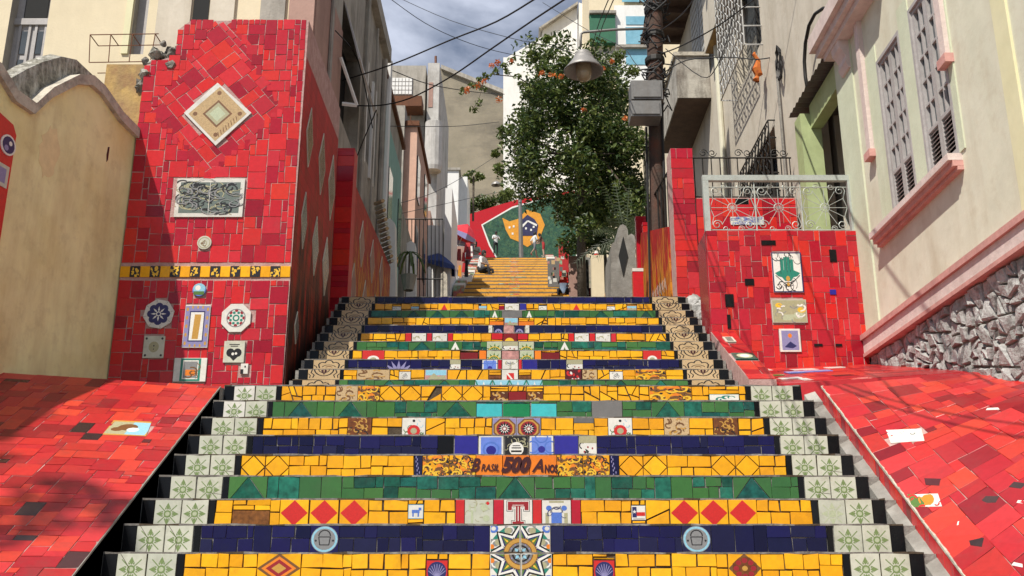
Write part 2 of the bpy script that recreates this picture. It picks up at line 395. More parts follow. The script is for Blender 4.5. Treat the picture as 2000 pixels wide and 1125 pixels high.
mat('tired_white', [(.42, .40, .375), (.50, .48, .45), (.33, .31, .28)], rough=.9, scale=1, stain=(.2, .18, .15), stain_amt=.7, bump=.2)
mat('blue_glass', [(.16, .36, .46), (.24, .46, .56)], rough=.15, scale=1)
mat('shade_green', [(.015, .10, .05), (.02, .13, .065)], rough=.7, scale=3)
mat('roof_tile', [(.20, .09, .06), (.13, .06, .04)], rough=.9, scale=8)
mat('rust', [(.16, .06, .025), (.10, .04, .02)], rough=.9, scale=8, bump=.4)
mat('red_paint', [(.42, .012, .018), (.5, .02, .022)], rough=.5, scale=3)
mat('far_yellow', [(.60, .30, .03), (.66, .34, .03), (.50, .22, .03)], rough=.5, scale=6, vary=.2, dirt=(.3, .12, .03), dirt_amt=.4)
mat('far_dark', [(.10, .07, .045), (.16, .12, .08), (.05, .07, .03)], rough=.7, scale=5)
mat('far_mix', [(.55, .53, .47), (.5, .06, .04), (.2, .35, .2), (.6, .58, .5)], rough=.5, scale=4)
tilemat('mural_red', [(.50, .018, .022), (.42, .012, .018)], dirt_amt=.3)
mat('mural_green', [(.008, .035, .02), (.025, .08, .03), (.01, .06, .045), (.06, .13, .05), (.012, .05, .03)], rough=.4, scale=4.5, vary=.5, ramp=(.36, .64))
mat('mural_orange', [(.62, .25, .015), (.68, .30, .02)], rough=.4, scale=2, vary=.15)
mat('mural_blue', [(.02, .018, .06), (.03, .028, .09)], rough=.4, scale=3, vary=.3)
mat('pole_wood', [(.035, .025, .02), (.06, .042, .032), (.10, .04, .025)], rough=.95, scale=3, bump=.6, stain=(.14, .05, .03), stain_amt=.5)
mat('metal_grey', [(.16, .155, .148), (.21, .205, .195)], rough=.5, metal=.3, scale=6, stain=(.15, .12, .09))
mat('lamp_shade', [(.22, .21, .20), (.28, .265, .25)], rough=.5, metal=.2, scale=5)
mat('lamp_glass', [(.34, .27, .17), (.30, .24, .16)], rough=.2, scale=5)
mat('wire', [(.015, .015, .016)], rough=.7)
mat('parasol_blue', [(.012, .035, .16), (.02, .05, .2)], rough=.7, scale=3)
mat('parasol_red', [(.50, .015, .03), (.58, .03, .04)], rough=.7, scale=3)
mat('bark', [(.07, .055, .04), (.12, .095, .07)], rough=1, scale=6, bump=.8)
mat('skin_tone', [(.22, .12, .075), (.26, .15, .10)], rough=.6); mat('skin_light', [(.42, .25, .18), (.46, .28, .2)], rough=.6); mat('hair', [(.012, .010, .008)], rough=.7)

# ------------------------------------------------------------------ terrain
Y0, T1, R1, W1 = 6.186, .2728, .18, 4.795           # lower flight: first visible riser, tread, riser, width
ZT0 = EYE + .2765
YU0, T2, R2, W2 = Y0 + 8 * T1 + .45, .2247, .1422, 3.87
ZU = ZT0 + 8 * R1                                   # tread level where the two flights meet
YTOP, ZTOP = YU0 + 10 * T2, ZU + 11 * R2
YF0, ZF0, YF1, ZF1 = 28.8, 10.15, 43.6, 16.4        # far flight
def hill(y):
    P = [(-300, 0), (2.5, 0), (4.0, .3), (YU0 - .4, ZU - .3), (9.2, ZU - .15), (YTOP, ZTOP - .3), (14.5, ZTOP - .25), (YF0 - .5, ZF0 - .6), (YF1, ZF1 - .4), (66, 23.4), (80, 24), (140, 34), (300, 36), (4000, 36)]
    for (a, b), (c, d) in zip(P, P[1:]):
        if a <= y <= c: return b + (d - b) * (y - a) / (c - a)
    return 36
def terrain():
    b = MB(); ys = [-300, 2.5, 4, YU0 - .4, 9.2, YTOP, 14.5, YF0 - .5, YF1, 66, 80, 140, 300, 4000]; xs = [-3000, -60, -20, -8, 0, 8, 20, 60, 3000]
    for i in range(len(ys) - 1):
        for j in range(len(xs) - 1):
            b.face([(xs[j], ys[i], hill(ys[i])), (xs[j + 1], ys[i], hill(ys[i])), (xs[j + 1], ys[i + 1], hill(ys[i + 1])), (xs[j], ys[i + 1], hill(ys[i + 1]))], 'earth' if i > 1 else 'street')
    tag(b.build('ground', origin=(0, 0, 0)), 'street and hillside ground under the stairs and houses', 'ground', kind='structure')
terrain()

# ------------------------------------------------------------------ the tiled flights
STAR_DECALS = D('ink_green', *[kite(.5, .47, a * math.pi / 2, .15, .42, .085) for a in range(4)], *[s for a in range(4) for s in [stroke([(.5 + .14 * math.cos(a * math.pi / 2 + .785), .47 + .14 * math.sin(a * math.pi / 2 + .785)), (.5 + .46 * math.cos(a * math.pi / 2 + .785), .47 + .46 * math.sin(a * math.pi / 2 + .785))], .035)]], ring(.5, .47, .085, .14, 14)) + D('ink_sage', circ(.5, .47, .08, 12))
for a in range(8):
    STAR_DECALS += D('ink_green', kite(.5, .47, a * math.pi / 4 + .39, .17, .27, .03))
def local_frame(): return Frame((0, 0, 0), (1, 0, 0), (0, 0, 1))
def shared_tile(w, h, base, decals, th=.010):
    o = printed(local_frame(), 0, w, 0, h, base, decals, None, 'shared', th=th); me = o.data
    off = o.matrix_basis.translation.copy(); WM.pop(o.name); bpy.data.objects.remove(o)
    for v in me.vertices: v.co += off
    return me
SW = .172
FADED = [('ink_sage' if m == 'ink_green' else m, p) for m, p in STAR_DECALS]; TURNED = [(m, [(.5 + (x - .5) * .96, .5 + (y - .47) * 1.05) for x, y in p]) for m, p in STAR_DECALS]
STAR = [shared_tile(SW, R1 - .011, 'cream_tile', FADED), shared_tile(SW, R1 - .011, 'white_tile', TURNED)] + [shared_tile(SW, R1 - .011, 'cream_tile', STAR_DECALS + ex) for ex in ([], D('grout_dark', stroke([(.1, .99), (.45, .5), (.4, .02)], .018)), D('grout_dark', stroke([(.98, .3), (.55, .35), (.5, .0)], .015)))]
def lotus():
    d = []
    for k, (rx, ry, w) in enumerate(((.42, .40, .055), (.27, .26, .05), (.13, .13, .05))):
        d += D('ink_black', stroke(arcpts(.5, .42, rx, .15, math.pi - .15, 14, ry), w))
    for sx in (-1, 1):
        d += D('ink_black', stroke(arcpts(.5 + sx * .36, .60, .13, -.6, 2.6, 10, .22), .05), stroke(arcpts(.5 + sx * .16, .74, .14, .2, 2.9, 10, .2), .05), stroke([(.5, .5), (.5 + sx * .1, .58), (.5 + sx * .16, .7)], .05), stroke([(.5 + sx * .5, .40), (.5 + sx * .4, .5), (.5 + sx * .42, .62)], .05))
    d += D('ink_black', kite(.5, .5, math.pi / 2, -.06, .16, .08), stroke([(0.02, .42), (.3, .44), (.7, .44), (.98, .42)], .06))
    return d
LW = .29
def lotus_half(top):
    # visible part of a riser is its upper 60 per cent; the flower is cut between two risers
    d = []
    def S(pts, w=.035): return stroke([(x, .42 + y * .58) for x, y in pts], w)
    if top:
        d += D('ink_black', S(arcpts(.5, .50, .13, .25, math.pi - .25, 10, .42), .045), S([(.37, .60), (.30, .68), (.22, .60), (.17, .40), (.20, .0)], .045), S([(.63, .60), (.70, .68), (.78, .60), (.83, .40), (.80, .0)], .045), S(arcpts(.5, .0, .22, .3, math.pi - .3, 10, .36), .028), S([(.02, .35), (.10, .15), (.12, .0)], .035), S([(.98, .35), (.90, .15), (.88, .0)], .035)) + D('ink_brown', S([(.40, .10), (.5, .2), (.60, .10)], .04))
    else:
        d += D('ink_black', S(arcpts(.5, 1.05, .30, math.pi + .1, 2 * math.pi - .1, 12, .80), .045), S(arcpts(.5, 1.05, .17, math.pi + .2, 2 * math.pi - .2, 10, .45), .03), S([(.14, 1.0), (.10, .62), (.2, .35), (.16, .05)], .035), S([(.86, 1.0), (.90, .62), (.8, .35), (.84, .05)], .035), S([(.02, .5), (.08, .3), (.06, 0)], .03), S([(.98, .5), (.92, .3), (.94, 0)], .03)) + D('ink_letter', *[[(.5, .62), (.5 + s * .10, .92), (.5 + s * .02, 1.0)] for s in (-1, 1)])
    return d
LOTUS = [shared_tile(LW, R2 - .007, 'tan_tile', lotus_half(t)) for t in (True, False)]

def split_poly(p, n, out):
    """break a slab into n irregular shards"""
    if n <= 1 or area(ccw(p)) < .0022: out.append(p); return
    cx = sum(q[0] for q in p) / len(p) + rng.uniform(-.02, .02); cy = sum(q[1] for q in p) / len(p) + rng.uniform(-.012, .012)
    xs = [q[0] for q in p]; ys = [q[1] for q in p]
    a = (0 if (max(xs) - min(xs)) > (max(ys) - min(ys)) else math.pi / 2) + rng.uniform(-.55, .55)
    nn = (math.cos(a), math.sin(a)); k = n // 2
    A, B = clip(p, (cx, cy), nn), clip(p, (cx, cy), (-nn[0], -nn[1]))
    if len(A) > 2: split_poly(A, n - k, out)
    if len(B) > 2: split_poly(B, k, out)
def fill(F, x0, x1, h, colour, parent, style='mix'):
    x = x0
    while x1 - x > .02:
        kind = {'yellow': rng.choice(['brick', 'brick', 'crackle', 'brick'] if style == 'mix' else (['crackle', 'crackle', 'brick', 'zig'] if style == 'crackle' else ['zig', 'brick', 'brick', 'zig'])),
                'green': rng.choice(['brick', 'tri', 'whole', 'brick']), 'blue': rng.choice(['brick', 'whole', 'brick'])}[colour]
        w = {'brick': rng.uniform(.22, .34), 'crackle': rng.uniform(.13, .19), 'zig': .34, 'tri': .26, 'whole': rng.uniform(.07, .15)}[kind]
        if x + w > x1 - .06: w = x1 - x
        if kind in ('zig', 'tri') and w < .2: kind = 'brick'
        name = colour + '_tile'; j = .004
        def col():
            if colour == 'green': return rng.choice(['green_tile', 'green_tile', 'teal_tile', 'teal_tile'])
            return name
        P = []
        if kind == 'brick':
            vm = h * rng.uniform(.44, .6); 
            for v0, v1 in ((0, vm), (vm, h)):
                xx = x
                while x + w - xx > .001:
                    ww = rng.uniform(.07, .16)
                    if xx + ww > x + w - .04: ww = x + w - xx
                    P.append(rect(xx, v0, xx + ww, v1, .0036)); xx += ww
        elif kind == 'whole': P.append(rect(x, 0, x + w, h, .002))
        elif kind == 'crackle':
            out = []; split_poly(rect(x, 0, x + w, h), rng.randint(2, 5), out); P += out
        elif kind == 'zig':
            n = max(1, int(round(w / .17))); d = w / n
            for k in range(n):
                a = x + k * d; m = a + d / 2
                P += [[(a, h / 2), (m, 0), (a + d, h / 2), (m, h)], [(a, 0), (m, 0), (a, h / 2)], [(m, 0), (a + d, 0), (a + d, h / 2)], [(a, h / 2), (m, h), (a, h)], [(m, h), (a + d, h / 2), (a + d, h)]]
        elif kind == 'tri':
            P += [[(x, 0), (x + w, 0), (x + w / 2, h)], [(x, 0), (x + w / 2, h), (x, h)], [(x + w, 0), (x + w, h), (x + w / 2, h)]]
        jn = {'yellow': .0034 if kind != 'crackle' else .0045, 'green': .0022, 'blue': .0022}[colour]
        tb = kind == 'tri'
        for i, p in enumerate(P):
            m = (('teal_tile' if i == 0 else 'green_tile') if tb else col())
            if colour != 'yellow' or rng.random() < .985: tile(p, F, name, parent, m, joint=jn * rng.uniform(.6, 1.5))
        x += w
# decorated tiles --------------------------------------------------------------
def dec_frame(m, k=.06): return D(m, rect(0, 0, 1, k), rect(0, 1 - k, 1, 1), rect(0, k, k, 1 - k), rect(1 - k, k, 1, 1 - k))
def scribble(m, n, seed, w=.05, box=(.12, .1, .88, .9)):
    r = random.Random(seed); d = []
    for _ in range(n):
        x, y = r.uniform(box[0], box[2]), r.uniform(box[1], box[3]); a = r.uniform(0, 6.28); k = r.uniform(.05, .16)
        d += D(m, stroke(arcpts(x, y, k, a, a + r.uniform(1.5, 4), 6), w * r.uniform(.6, 1.3)))
    return d
def dragon(seed): return scribble('ink_orange', 12, seed + 3, .10, (.04, .05, .96, .95)) + scribble('ink_black', 22, seed, .055, (.04, .05, .96, .95)) + scribble('ink_brown', 18, seed + 1, .06, (.04, .05, .96, .95)) + scribble('ink_yellow', 14, seed + 2, .06)
def rosette(c1, c2, c3, n=10, oct_=True):
    d = (D(c3, circ(.5, .5, .5, 8, math.pi / 8)) + D('ink_gold', circ(.5, .5, .43, 8, math.pi / 8)) if oct_ else []) + D(c2, circ(.5, .5, .34, 20))
    d += D(c1, *[kite(.5, .5, 2 * math.pi * i / n, .08, .32, .05) for i in range(n)])
    return d + D('ink_white', circ(.5, .5, .06, 8), *[kite(.5, .5, 2 * math.pi * (i + .5) / n, .08, .22, .022) for i in range(n)])
def tee():
    d = []
    for m, g in (('ink_black', .045), ('ink_white', .025), ('ink_maroon', 0)):
        d += D(m, rect(.14 - g, .74 - g, .86 + g, .92 + g), rect(.14 - g, .60 - g, .28 + g, .80), rect(.72 - g, .60 - g, .86 + g, .80), rect(.42 - g, .10, .58 + g, .8), rect(.30 - g, .06 - g, .70 + g, .18 + g))
    d += D('ink_white', rect(.30, .78, .70, .80), rect(.485, .2, .515, .74), rect(.30, .66, .42, .70), rect(.58, .66, .70, .70))
    return d
def medallion(upper):
    d = D('ink_teal', circ(.5, .5, .52, 24)) + D('ink_grey', *[kite(.5, .5, math.pi / 4 * (i + .5), .3, .68, .09) for i in range(8)]) + D('ink_white', *[ring(.5 + .44 * math.cos(math.pi / 4 * (i + .5)), .5 + .44 * math.sin(math.pi / 4 * (i + .5)), .05, .075, 10) for i in range(8)]) + D('ink_khaki', *[circ(x, y, .06, 10) for x, y in ((.14, .3), (.86, .3), (.14, .7), (.86, .7), (.3, .1), (.7, .1), (.3, .9), (.7, .9))])
    d += D('ink_black', *[kite(.5, .5, math.pi / 4 * i, .15, .56, .155) for i in range(8)]) + D('ink_white', *[kite(.5, .5, math.pi / 4 * i, .15, .52, .13) for i in range(8)])
    d += D('ink_navy', *[kite(.5, .5, math.pi / 4 * i, .15, .46, .095) for i in range(8)])
    d += D('ink_leaf', *[kite(.5, .5, math.pi / 4 * i, .2, .42, .06) for i in range(8)]) + D('ink_yellow', *[kite(.5, .5, math.pi / 4 * i, .28, .38, .018) for i in range(8)])
    d += D('ink_blue', *[ring(x, y, .04, .08, 10) for x, y in ((.06, .06), (.94, .06), (.06, .94), (.94, .94))])
    d += D('ink_orange', *[circ(x, y, .045, 8) for x, y in ((.03, .62), (.03, .38), (.97, .62), (.97, .38))])
    d += D('ink_brown', circ(.5, .5, .28, 28)) + D('ink_gold', ring(.5, .5, .20, .265, 28)) + D('grey_tile', circ(.5, .5, .185, 22))
    d += D('ink_black', ring(.5, .5, .12, .15, 20), circ(.5, .5, .06, 10)) + D('ink_lilac', *[circ(.5 + .17 * math.cos(i * .52), .5 + .17 * math.sin(i * .52), .014, 6) for i in range(12)])
    d += D('ink_sky', *[kite(.5, .5, math.pi / 4 * i, .05, .13, .03) for i in range(8)])
    return d
DEC = {
 'sketch': ('cream_tile', scribble('ink_khaki', 7, 5, .03) + D('ink_sage', rect(.22, .12, .3, .6), rect(.15, .55, .2, .8), rect(.34, .55, .39, .8), circ(.68, .7, .14, 10), circ(.75, .3, .12, 10)) + D('ink_red', circ(.8, .86, .06, 8))),
 'tee': ('white_tile', tee()),
 'crest': ('white_tile', D('ink_blue', rect(.32, .12, .68, .52), circ(.24, .68, .1, 10), circ(.76, .68, .1, 10)) + D('ink_khaki', rect(.12, .1, .24, .5), rect(.76, .1, .88, .5), rect(.25, .88, .75, .95)) + D('ink_grey', *stroke(arcpts(.5, .52, .2, 0, math.pi, 8), .05)) + scribble('ink_navy', 6, 9, .025, (.15, .4, .85, .8))),
 'donkey': ('white_tile', D('ink_blue', rect(.25, .4, .75, .62), rect(.28, .15, .38, .45), rect(.62, .15, .72, .45), rect(.68, .58, .86, .78)) + dec_frame('ink_sky', .04)),
 'flagstar': ('white_tile', D('ink_navy', rect(.06, .2, .36, .9)) + D('ink_red', rect(.36, .3, .94, .55)) + D('ink_white', *[kite(.21, .58, 1.57 + i * 1.2566, -.02, .14, .035) for i in range(5)]) + D('ink_black', rect(.1, .08, .9, .12))),
 'coin': ('blue_tile', D('ink_grey', circ(.5, .5, .47, 24)) + D('ink_sky', ring(.5, .5, .38, .45, 22)) + D('ink_grey', circ(.5, .5, .37, 20)) + D('ink_black', *stroke(arcpts(.5, .62, .2, 0, math.pi, 8), .04), *stroke([(.3, .58), (.34, .3), (.66, .3), (.7, .58), (.3, .58)], .035), *[circ(x, .45, .04, 6) for x in (.2, .8)])),
 'jewel': ('yellow_tile', D('ink_brown', circ(.5, .5, .5, 4, 0)) + D('ink_orange', circ(.5, .5, .40, 4, 0)) + D('ink_maroon', circ(.5, .5, .30, 4, 0)) + D('ink_gold', circ(.5, .5, .17, 4, 0))),
 'jewel2': ('yellow_tile', D('ink_brown', circ(.5, .5, .5, 4, 0)) + D('brown_tile', circ(.5, .5, .40, 8, .39)) + D('ink_maroon', *[circ(.5 + .26 * math.cos(i * .785), .5 + .26 * math.sin(i * .785), .09, 8) for i in range(8)]) + D('ink_gold', circ(.5, .5, .09, 8))),
 'reddiamond': ('yellow_tile', D('ink_red', [(.03, .5), (.5, .02), (.97, .5), (.5, .98)])),
 'hand': ('ink_maroon', D('ink_red', rect(.04, .04, .96, .96)) + D('ink_navy', circ(.5, .5, .43, 18)) + D('ink_lilac', *[s for i in range(9) for s in stroke([(.5, .25), (.5 + .4 * math.cos(.3 + i * .32), .42 + .4 * math.sin(.3 + i * .32))], .035)], rect(.4, .1, .6, .35))),
 'navyframe': ('blue_tile', D('ink_lilac', *[circ(.5 + rng.uniform(-.3, .3), .1 + i * .09, .06, 6) for i in range(10)])),
 'dragonL': ('yellow_tile', dragon(21)), 'dragonR': ('yellow_tile', dragon(31)), 'dragonS': ('tan_tile', scribble('ink_brown', 12, 41, .06, (.04, .05, .96, .95)) + scribble('ink_gold', 8, 44, .05)),
 'dragonO': ('brown_tile', scribble('ink_gold', 14, 47, .05, (.05, .05, .95, .95)) + scribble('ink_black', 6, 48, .04)),
 'lightblue': ('white_tile', D('sky_blue', rect(.09, .07, .91, .93)) + D('ink_blue', ring(.5, .4, .26, .34, 18)) + D('bright_blue', circ(.5, .36, .2, 16))),
 'lightblue2': ('white_tile', D('sky_blue', rect(.09, .07, .91, .93)) + D('ink_blue', *[ring(x, y, .22, .28, 14) for x, y in ((.12, .5), (.88, .5), (.5, .95), (.5, .05))]) + D('bright_blue', circ(.5, .4, .15, 12))),
 'plaque': ('grey_tile', D('ink_black', rect(.03, .03, .97, .97)) + scribble('ink_khaki', 14, 51, .03, (.06, .06, .94, .94)) + D('ink_white', circ(.5, .42, .3, 18)) + D('ink_black', rect(.3, .44, .7, .49), rect(.34, .54, .66, .58), rect(.28, .28, .72, .36))),
 'floral': ('white_tile', scribble('ink_black', 8, 55, .05, (.1, .05, .9, .6)) + D('ink_maroon', *[circ(x, y, .05, 6) for x, y in ((.3, .3), (.6, .2), (.75, .45), (.5, .5))]) + D('ink_khaki', rect(0, .68, 1, 1))),
 'crestred': ('white_tile', scribble('ink_sky', 9, 61, .03) + scribble('ink_leaf', 6, 62, .03) + D('ink_red', circ(.5, .4, .27, 16)) + D('ink_khaki', circ(.5, .4, .14, 10)) + D('ink_black', circ(.5, .86, .06, 8))),
 'rosette': ('white_tile', D('ink_lilac', rect(.02, .02, .98, .98)) + rosette('ink_black', 'ink_maroon', 'ink_brown', 12)),
 'redcircle': ('maroon_tile', D('ink_red', rect(.02, .02, .98, .98)) + D('ink_white', circ(.5, .36, .26, 16)) + D('ink_khaki', circ(.5, .36, .14, 10))),
 'photo': ('pink_tile', D('ink_sky', rect(.04, .6, .96, .96)) + D('ink_khaki', [(.1, .3), (.4, .75), (.6, .5), (.9, .62), (.95, .3)])),
 'white': ('white_tile', scribble('ink_khaki', 6, 71, .05)), 'whitefigure': ('white_tile', scribble('ink_grey', 7, 75, .06, (.25, .2, .75, .9))),
 'tulips': ('white_tile', D('ink_sky', rect(.03, .03, .97, .97)) + D('ink_white', *[kite(.5, .1, 1.57 + a, .05, .8, .10) for a in (-.9, 0, .9)]) + D('ink_navy', *[kite(.5, .1, 1.57 + a, .1, .62, .05) for a in (-.9, -.45, 0, .45, .9)]) + D('ink_teal', *stroke([(.02, .05), (.2, .5), (.02, .95)], .08), *stroke([(.98, .05), (.8, .5), (.98, .95)], .08))),
 'diver': ('white_tile', D('ink_red', rect(.3, .18, .75, .75)) + D('ink_white', [(.3, .75), (.38, .75), (.75, .24), (.75, .18), (.68, .18), (.3, .68)])),
 'palms': ('white_tile', D('ink_grey', *stroke([(.5, .1), (.5, .7)], .05), *[q for i in range(5) for q in stroke([(.5, .7), (.5 + .3 * math.cos(i * .78), .72 + .14 * math.sin(i * .78))], .05)]) + scribble('ink_khaki', 6, 81, .04)),
 'greenflor': ('cream_tile', D('ink_sage', rect(.05, .05, .95, .95)) + D('ink_leaf', *[kite(.5, .25, .4 + i * .57, .1, .6, .09) for i in range(5)]) + D('ink_yellow', *stroke(arcpts(.5, .2, .4, .2, 2.9, 10), .05))),
 'sunrise': ('maroon_tile', D('ink_yellow', circ(.45, .3, .35, 16)) + D('ink_teal', rect(.02, .02, .98, .22))),
 'triwhite': ('green_tile', D('ink_white', [(.02, .02), (.98, .02), (.5, .98)]) + D('ink_leaf', [(.3, .1), (.7, .1), (.5, .6)])),
 'redtri': ('yellow_tile', D('ink_red', [(.02, .02), (.98, .02), (.5, .95)])),
 'fan': ('blue_tile', D('ink_lilac', *[kite(.5, 0, 1.57 + a * .35, .1, .95, .08) for a in (-3, -2, -1, 0, 1, 2, 3)])),
 'wheel': ('blue_tile', D('ink_lilac', ring(.5, .3, .28, .42, 16), *[q for i in range(4) for q in stroke([(.5, .3), (.5 + .3 * math.cos(i * .785), .3 + .3 * math.sin(i * .785))], .06)])),
 'brass': ('brown_tile', scribble('ink_gold', 8, 91, .10) + scribble('tan_tile', 5, 93, .08)),
 'whitestripe': ('green_tile', D('ink_white', rect(.02, .45, .98, .95)) + scribble('ink_teal', 6, 95, .07, (.05, .5, .95, .9))),
 'coffee': ('dark_tile', scribble('ink_red', 9, 97, .12) + scribble('ink_white', 5, 98, .1)),
 'roundstar': ('white_tile', medallion(True)),
 'rivets': ('cream_tile', D('ink_black', *[rect(i * .04 + .01, .2, i * .04 + .025, .8) for i in range(25)])),
}
PLAIN = {'brown': 'brown_tile', 'red': 'red_tile', 'black': 'black_tile', 'bright': 'bright_blue', 'turq': 'turquoise_tile', 'glass': 'glass_green', 'maroon': 'maroon_tile', 'orange': 'orange_tile', 'yellow': 'yellow_tile', 'tan': 'tan_tile', 'pink': 'pink_tile', 'grey': 'grey_tile', 'blue': 'blue_tile'}
def build_flight(root, rows, n, y0, t, z0, r, w, border, gap_out):
    """rows[i] = (colour, style, [(px0, px1, kind, v0, v1), ...]) with px measured in the photograph on that riser"""
    for i in range(n):
        Y, ZT = y0 + i * t, z0 + i * r; zc = Y * _c + (ZT - EYE) * _s
        colour, style, decs = rows[i]
        h = r - (.011 if border == 'star' else .007)
        b = MB(); hw = w / 2 + gap_out; g = {'yellow': 'grout_dark', 'green': 'grout_grey', 'blue': 'grout_grey'}[colour]
        b.box(-hw if border != 'star' else -w / 2 - .004, hw, Y, Y + t + .03, ZT - r - .05, ZT - .012, 'concrete')
        b.box(-w / 2 + .01, w / 2 - .01, Y - .0015, Y + .01, ZT - r, ZT - .012, g)
        nt_, x, zp, yp = (.009 if border == 'star' else .005), -w / 2, 0.0, 0.0
        while x < w / 2 - .001:                           # worn, slightly uneven mortar nosing
            x1 = min(w / 2, x + rng.uniform(.05, .16)); zn, yn = rng.uniform(-.0045, .0015), rng.uniform(-.003, .004)
            if rng.random() < .05: zn -= .006
            q = [V((x, Y - .011 + yp, ZT - nt_ - .004)), V((x1, Y - .011 + yn, ZT - nt_ - .004)), V((x1, Y + t + .02, ZT - nt_ - .004)), V((x, Y + t + .02, ZT - nt_ - .004)), V((x, Y - .011 + yp, ZT + zp)), V((x1, Y - .011 + yn, ZT + zn)), V((x1, Y + t + .02, ZT)), V((x, Y + t + .02, ZT))]
            b.hexa(q, 'nosing' if rng.random() < .8 else 'grout_dark'); x, zp, yp = x1, zn, yn
        st = b.build('step', root, origin=(0, Y, ZT - r))
        Fr = Frame((0, Y - .0015, ZT - r + .001), (1, 0, 0), (0, 0, 1))
        # borders
        ob = .085
        for sx in (-1, 1):
            xs = [-w / 2 * 1.0, -w / 2 + ob]
            def put(a, c, m, nm):
                a, c = (a, c) if sx < 0 else (-c, -a)
                tile(rect(a, 0, c, h, .001), Fr, nm, st, m, joint=.0018)
            put(-w / 2, -w / 2 + ob, 'black_tile', 'black_tile')
            x = -w / 2 + ob
            if border == 'star':
                for k in range(2):
                    a = x + k * (SW + .004); a = a if sx < 0 else -a - SW
                    o = link('star_tile', STAR[rng.choice([0, 1, 2, 2, 2, 2, 3, 4])], st, Matrix.Translation(V((a, Y - .0015, ZT - r + .001))) @ Matrix.Rotation(rng.uniform(-.012, .012), 4, 'Y'))
                x += 2 * (SW + .004); put(x, x + .04, 'black_tile', 'black_tile'); x += .04
            else:
                a = x if sx < 0 else -x - LW
                link('lotus_tile', LOTUS[i % 2], st, Matrix.Translation(V((a, Y - .0015, ZT - r + .001)))); x += LW + .002
                put(x, x + .03, 'black_tile', 'black_tile'); x += .03
        f0, f1 = x, -x; cur = f0
        for d in sorted(decs, key=lambda d: d[0]):
            p0, p1, kind = d[:3]; v0, v1 = d[3:5] if len(d) > 3 else (0, 1)
            a, c = (p0 - CX) * zc / F_PX, (p1 - CX) * zc / F_PX
            a = max(a, cur)
            if c - a < .015: continue
            if a - cur > .012: fill(Fr, cur, a, h, colour, st, style)
            if v0 > 0: fill(Frame(Fr.o, Fr.u, Fr.v), a, c, h * v0, colour, st, 'mix')
            if v1 < 1: fill(Frame(Fr(0, h * v1), Fr.u, Fr.v), a, c, h * (1 - v1), colour, st, 'mix')
            if kind in PLAIN: tile(rect(a, h * v0, c, h * v1, .001), Fr, kind + '_tile' if not PLAIN[kind].startswith('glass') else 'glass_tile', st, PLAIN[kind], joint=.0022, th=.010)
            elif kind == 'med_up' or kind == 'med_low':
                for k in range(2):
                    am, bm = a + (c - a) * k / 2, a + (c - a) * (k + 1) / 2
                    printed(Fr, am, bm, 0, h, 'white_tile', medallion(True), st, win=(k / 2, .5, k / 2 + .5, 1) if kind == 'med_up' else (k / 2, 0, k / 2 + .5, .5))
            else: printed(Fr, a, c, h * v0, h * v1, DEC[kind][0], DEC[kind][1], st)
            cur = c
        if f1 - cur > .012: fill(Fr, cur, f1, h, colour, st, style)
LOW = [
 ('yellow', 'mix', [(505, 590, 'jewel'), (833, 876, 'hand', 0, .78), (957, 1078, 'med_low'), (1158, 1200, 'hand', 0, .78), (1420, 1484, 'jewel2')]),
 ('blue', 'mix', [(608, 664, 'coin'), (957, 1075, 'med_up'), (1330, 1387, 'coin')]),
 ('yellow', 'mix', [(457, 530, 'brown', 0, .6), (549, 605, 'reddiamond'), (607, 663, 'reddiamond'), (665, 721, 'reddiamond'), (798, 828, 'donkey', .28, .82), (890, 908, 'red'), (908, 964, 'sketch'), (964, 984, 'red'), (984, 1040, 'tee'), (1040, 1058, 'red'), (1058, 1115, 'crest'), (1115, 1134, 'red'), (1232, 1260, 'flagstar', .22, .78), (1307, 1363, 'reddiamond'), (1364, 1420, 'reddiamond'), (1421, 1476, 'reddiamond')]),
 ('green', 'mix', []),
 ('yellow', 'zig', [(810, 826, 'navyframe'), (826, 878, 'dragonL'), (878, 930, 'dragonR'), (930, 982, 'orange'), (982, 1034, 'orange'), (1034, 1087, 'orange'), (1087, 1138, 'dragonL'), (1138, 1190, 'dragonR'), (1190, 1208, 'navyframe')]),
 ('blue', 'mix', [(855, 886, 'black'), (888, 934, 'bright'), (935, 984, 'lightblue'), (985, 1032, 'plaque'), (1034, 1081, 'lightblue2'), (1082, 1129, 'bright'), (1130, 1165, 'floral')]),
 ('yellow', 'mix', [(680, 727, 'dragonO'), (786, 832, 'crestred'), (962, 1009, 'rosette'), (1009, 1056, 'rosette'), (1120, 1160, 'grey', .75, 1), (1187, 1234, 'crestred'), (1296, 1345, 'dragonS'), (1392, 1440, 'dragonO')]),
 ('green', 'mix', [(931, 981, 'turq', 0, .88), (982, 1035, 'glass', 0, .88), (1037, 1087, 'turq', 0, .88), (1155, 1215, 'grey')]),
 ('yellow', 'crackle', [(657, 700, 'dragonS'), (700, 743, 'dragonL'), (958, 993, 'brass', 0, .72), (993, 1028, 'maroon', 0, .72), (1028, 1061, 'brass', 0, .72), (1267, 1350, 'dragonL'), (1383, 1442, 'whitestripe', 0, .6)]),
]
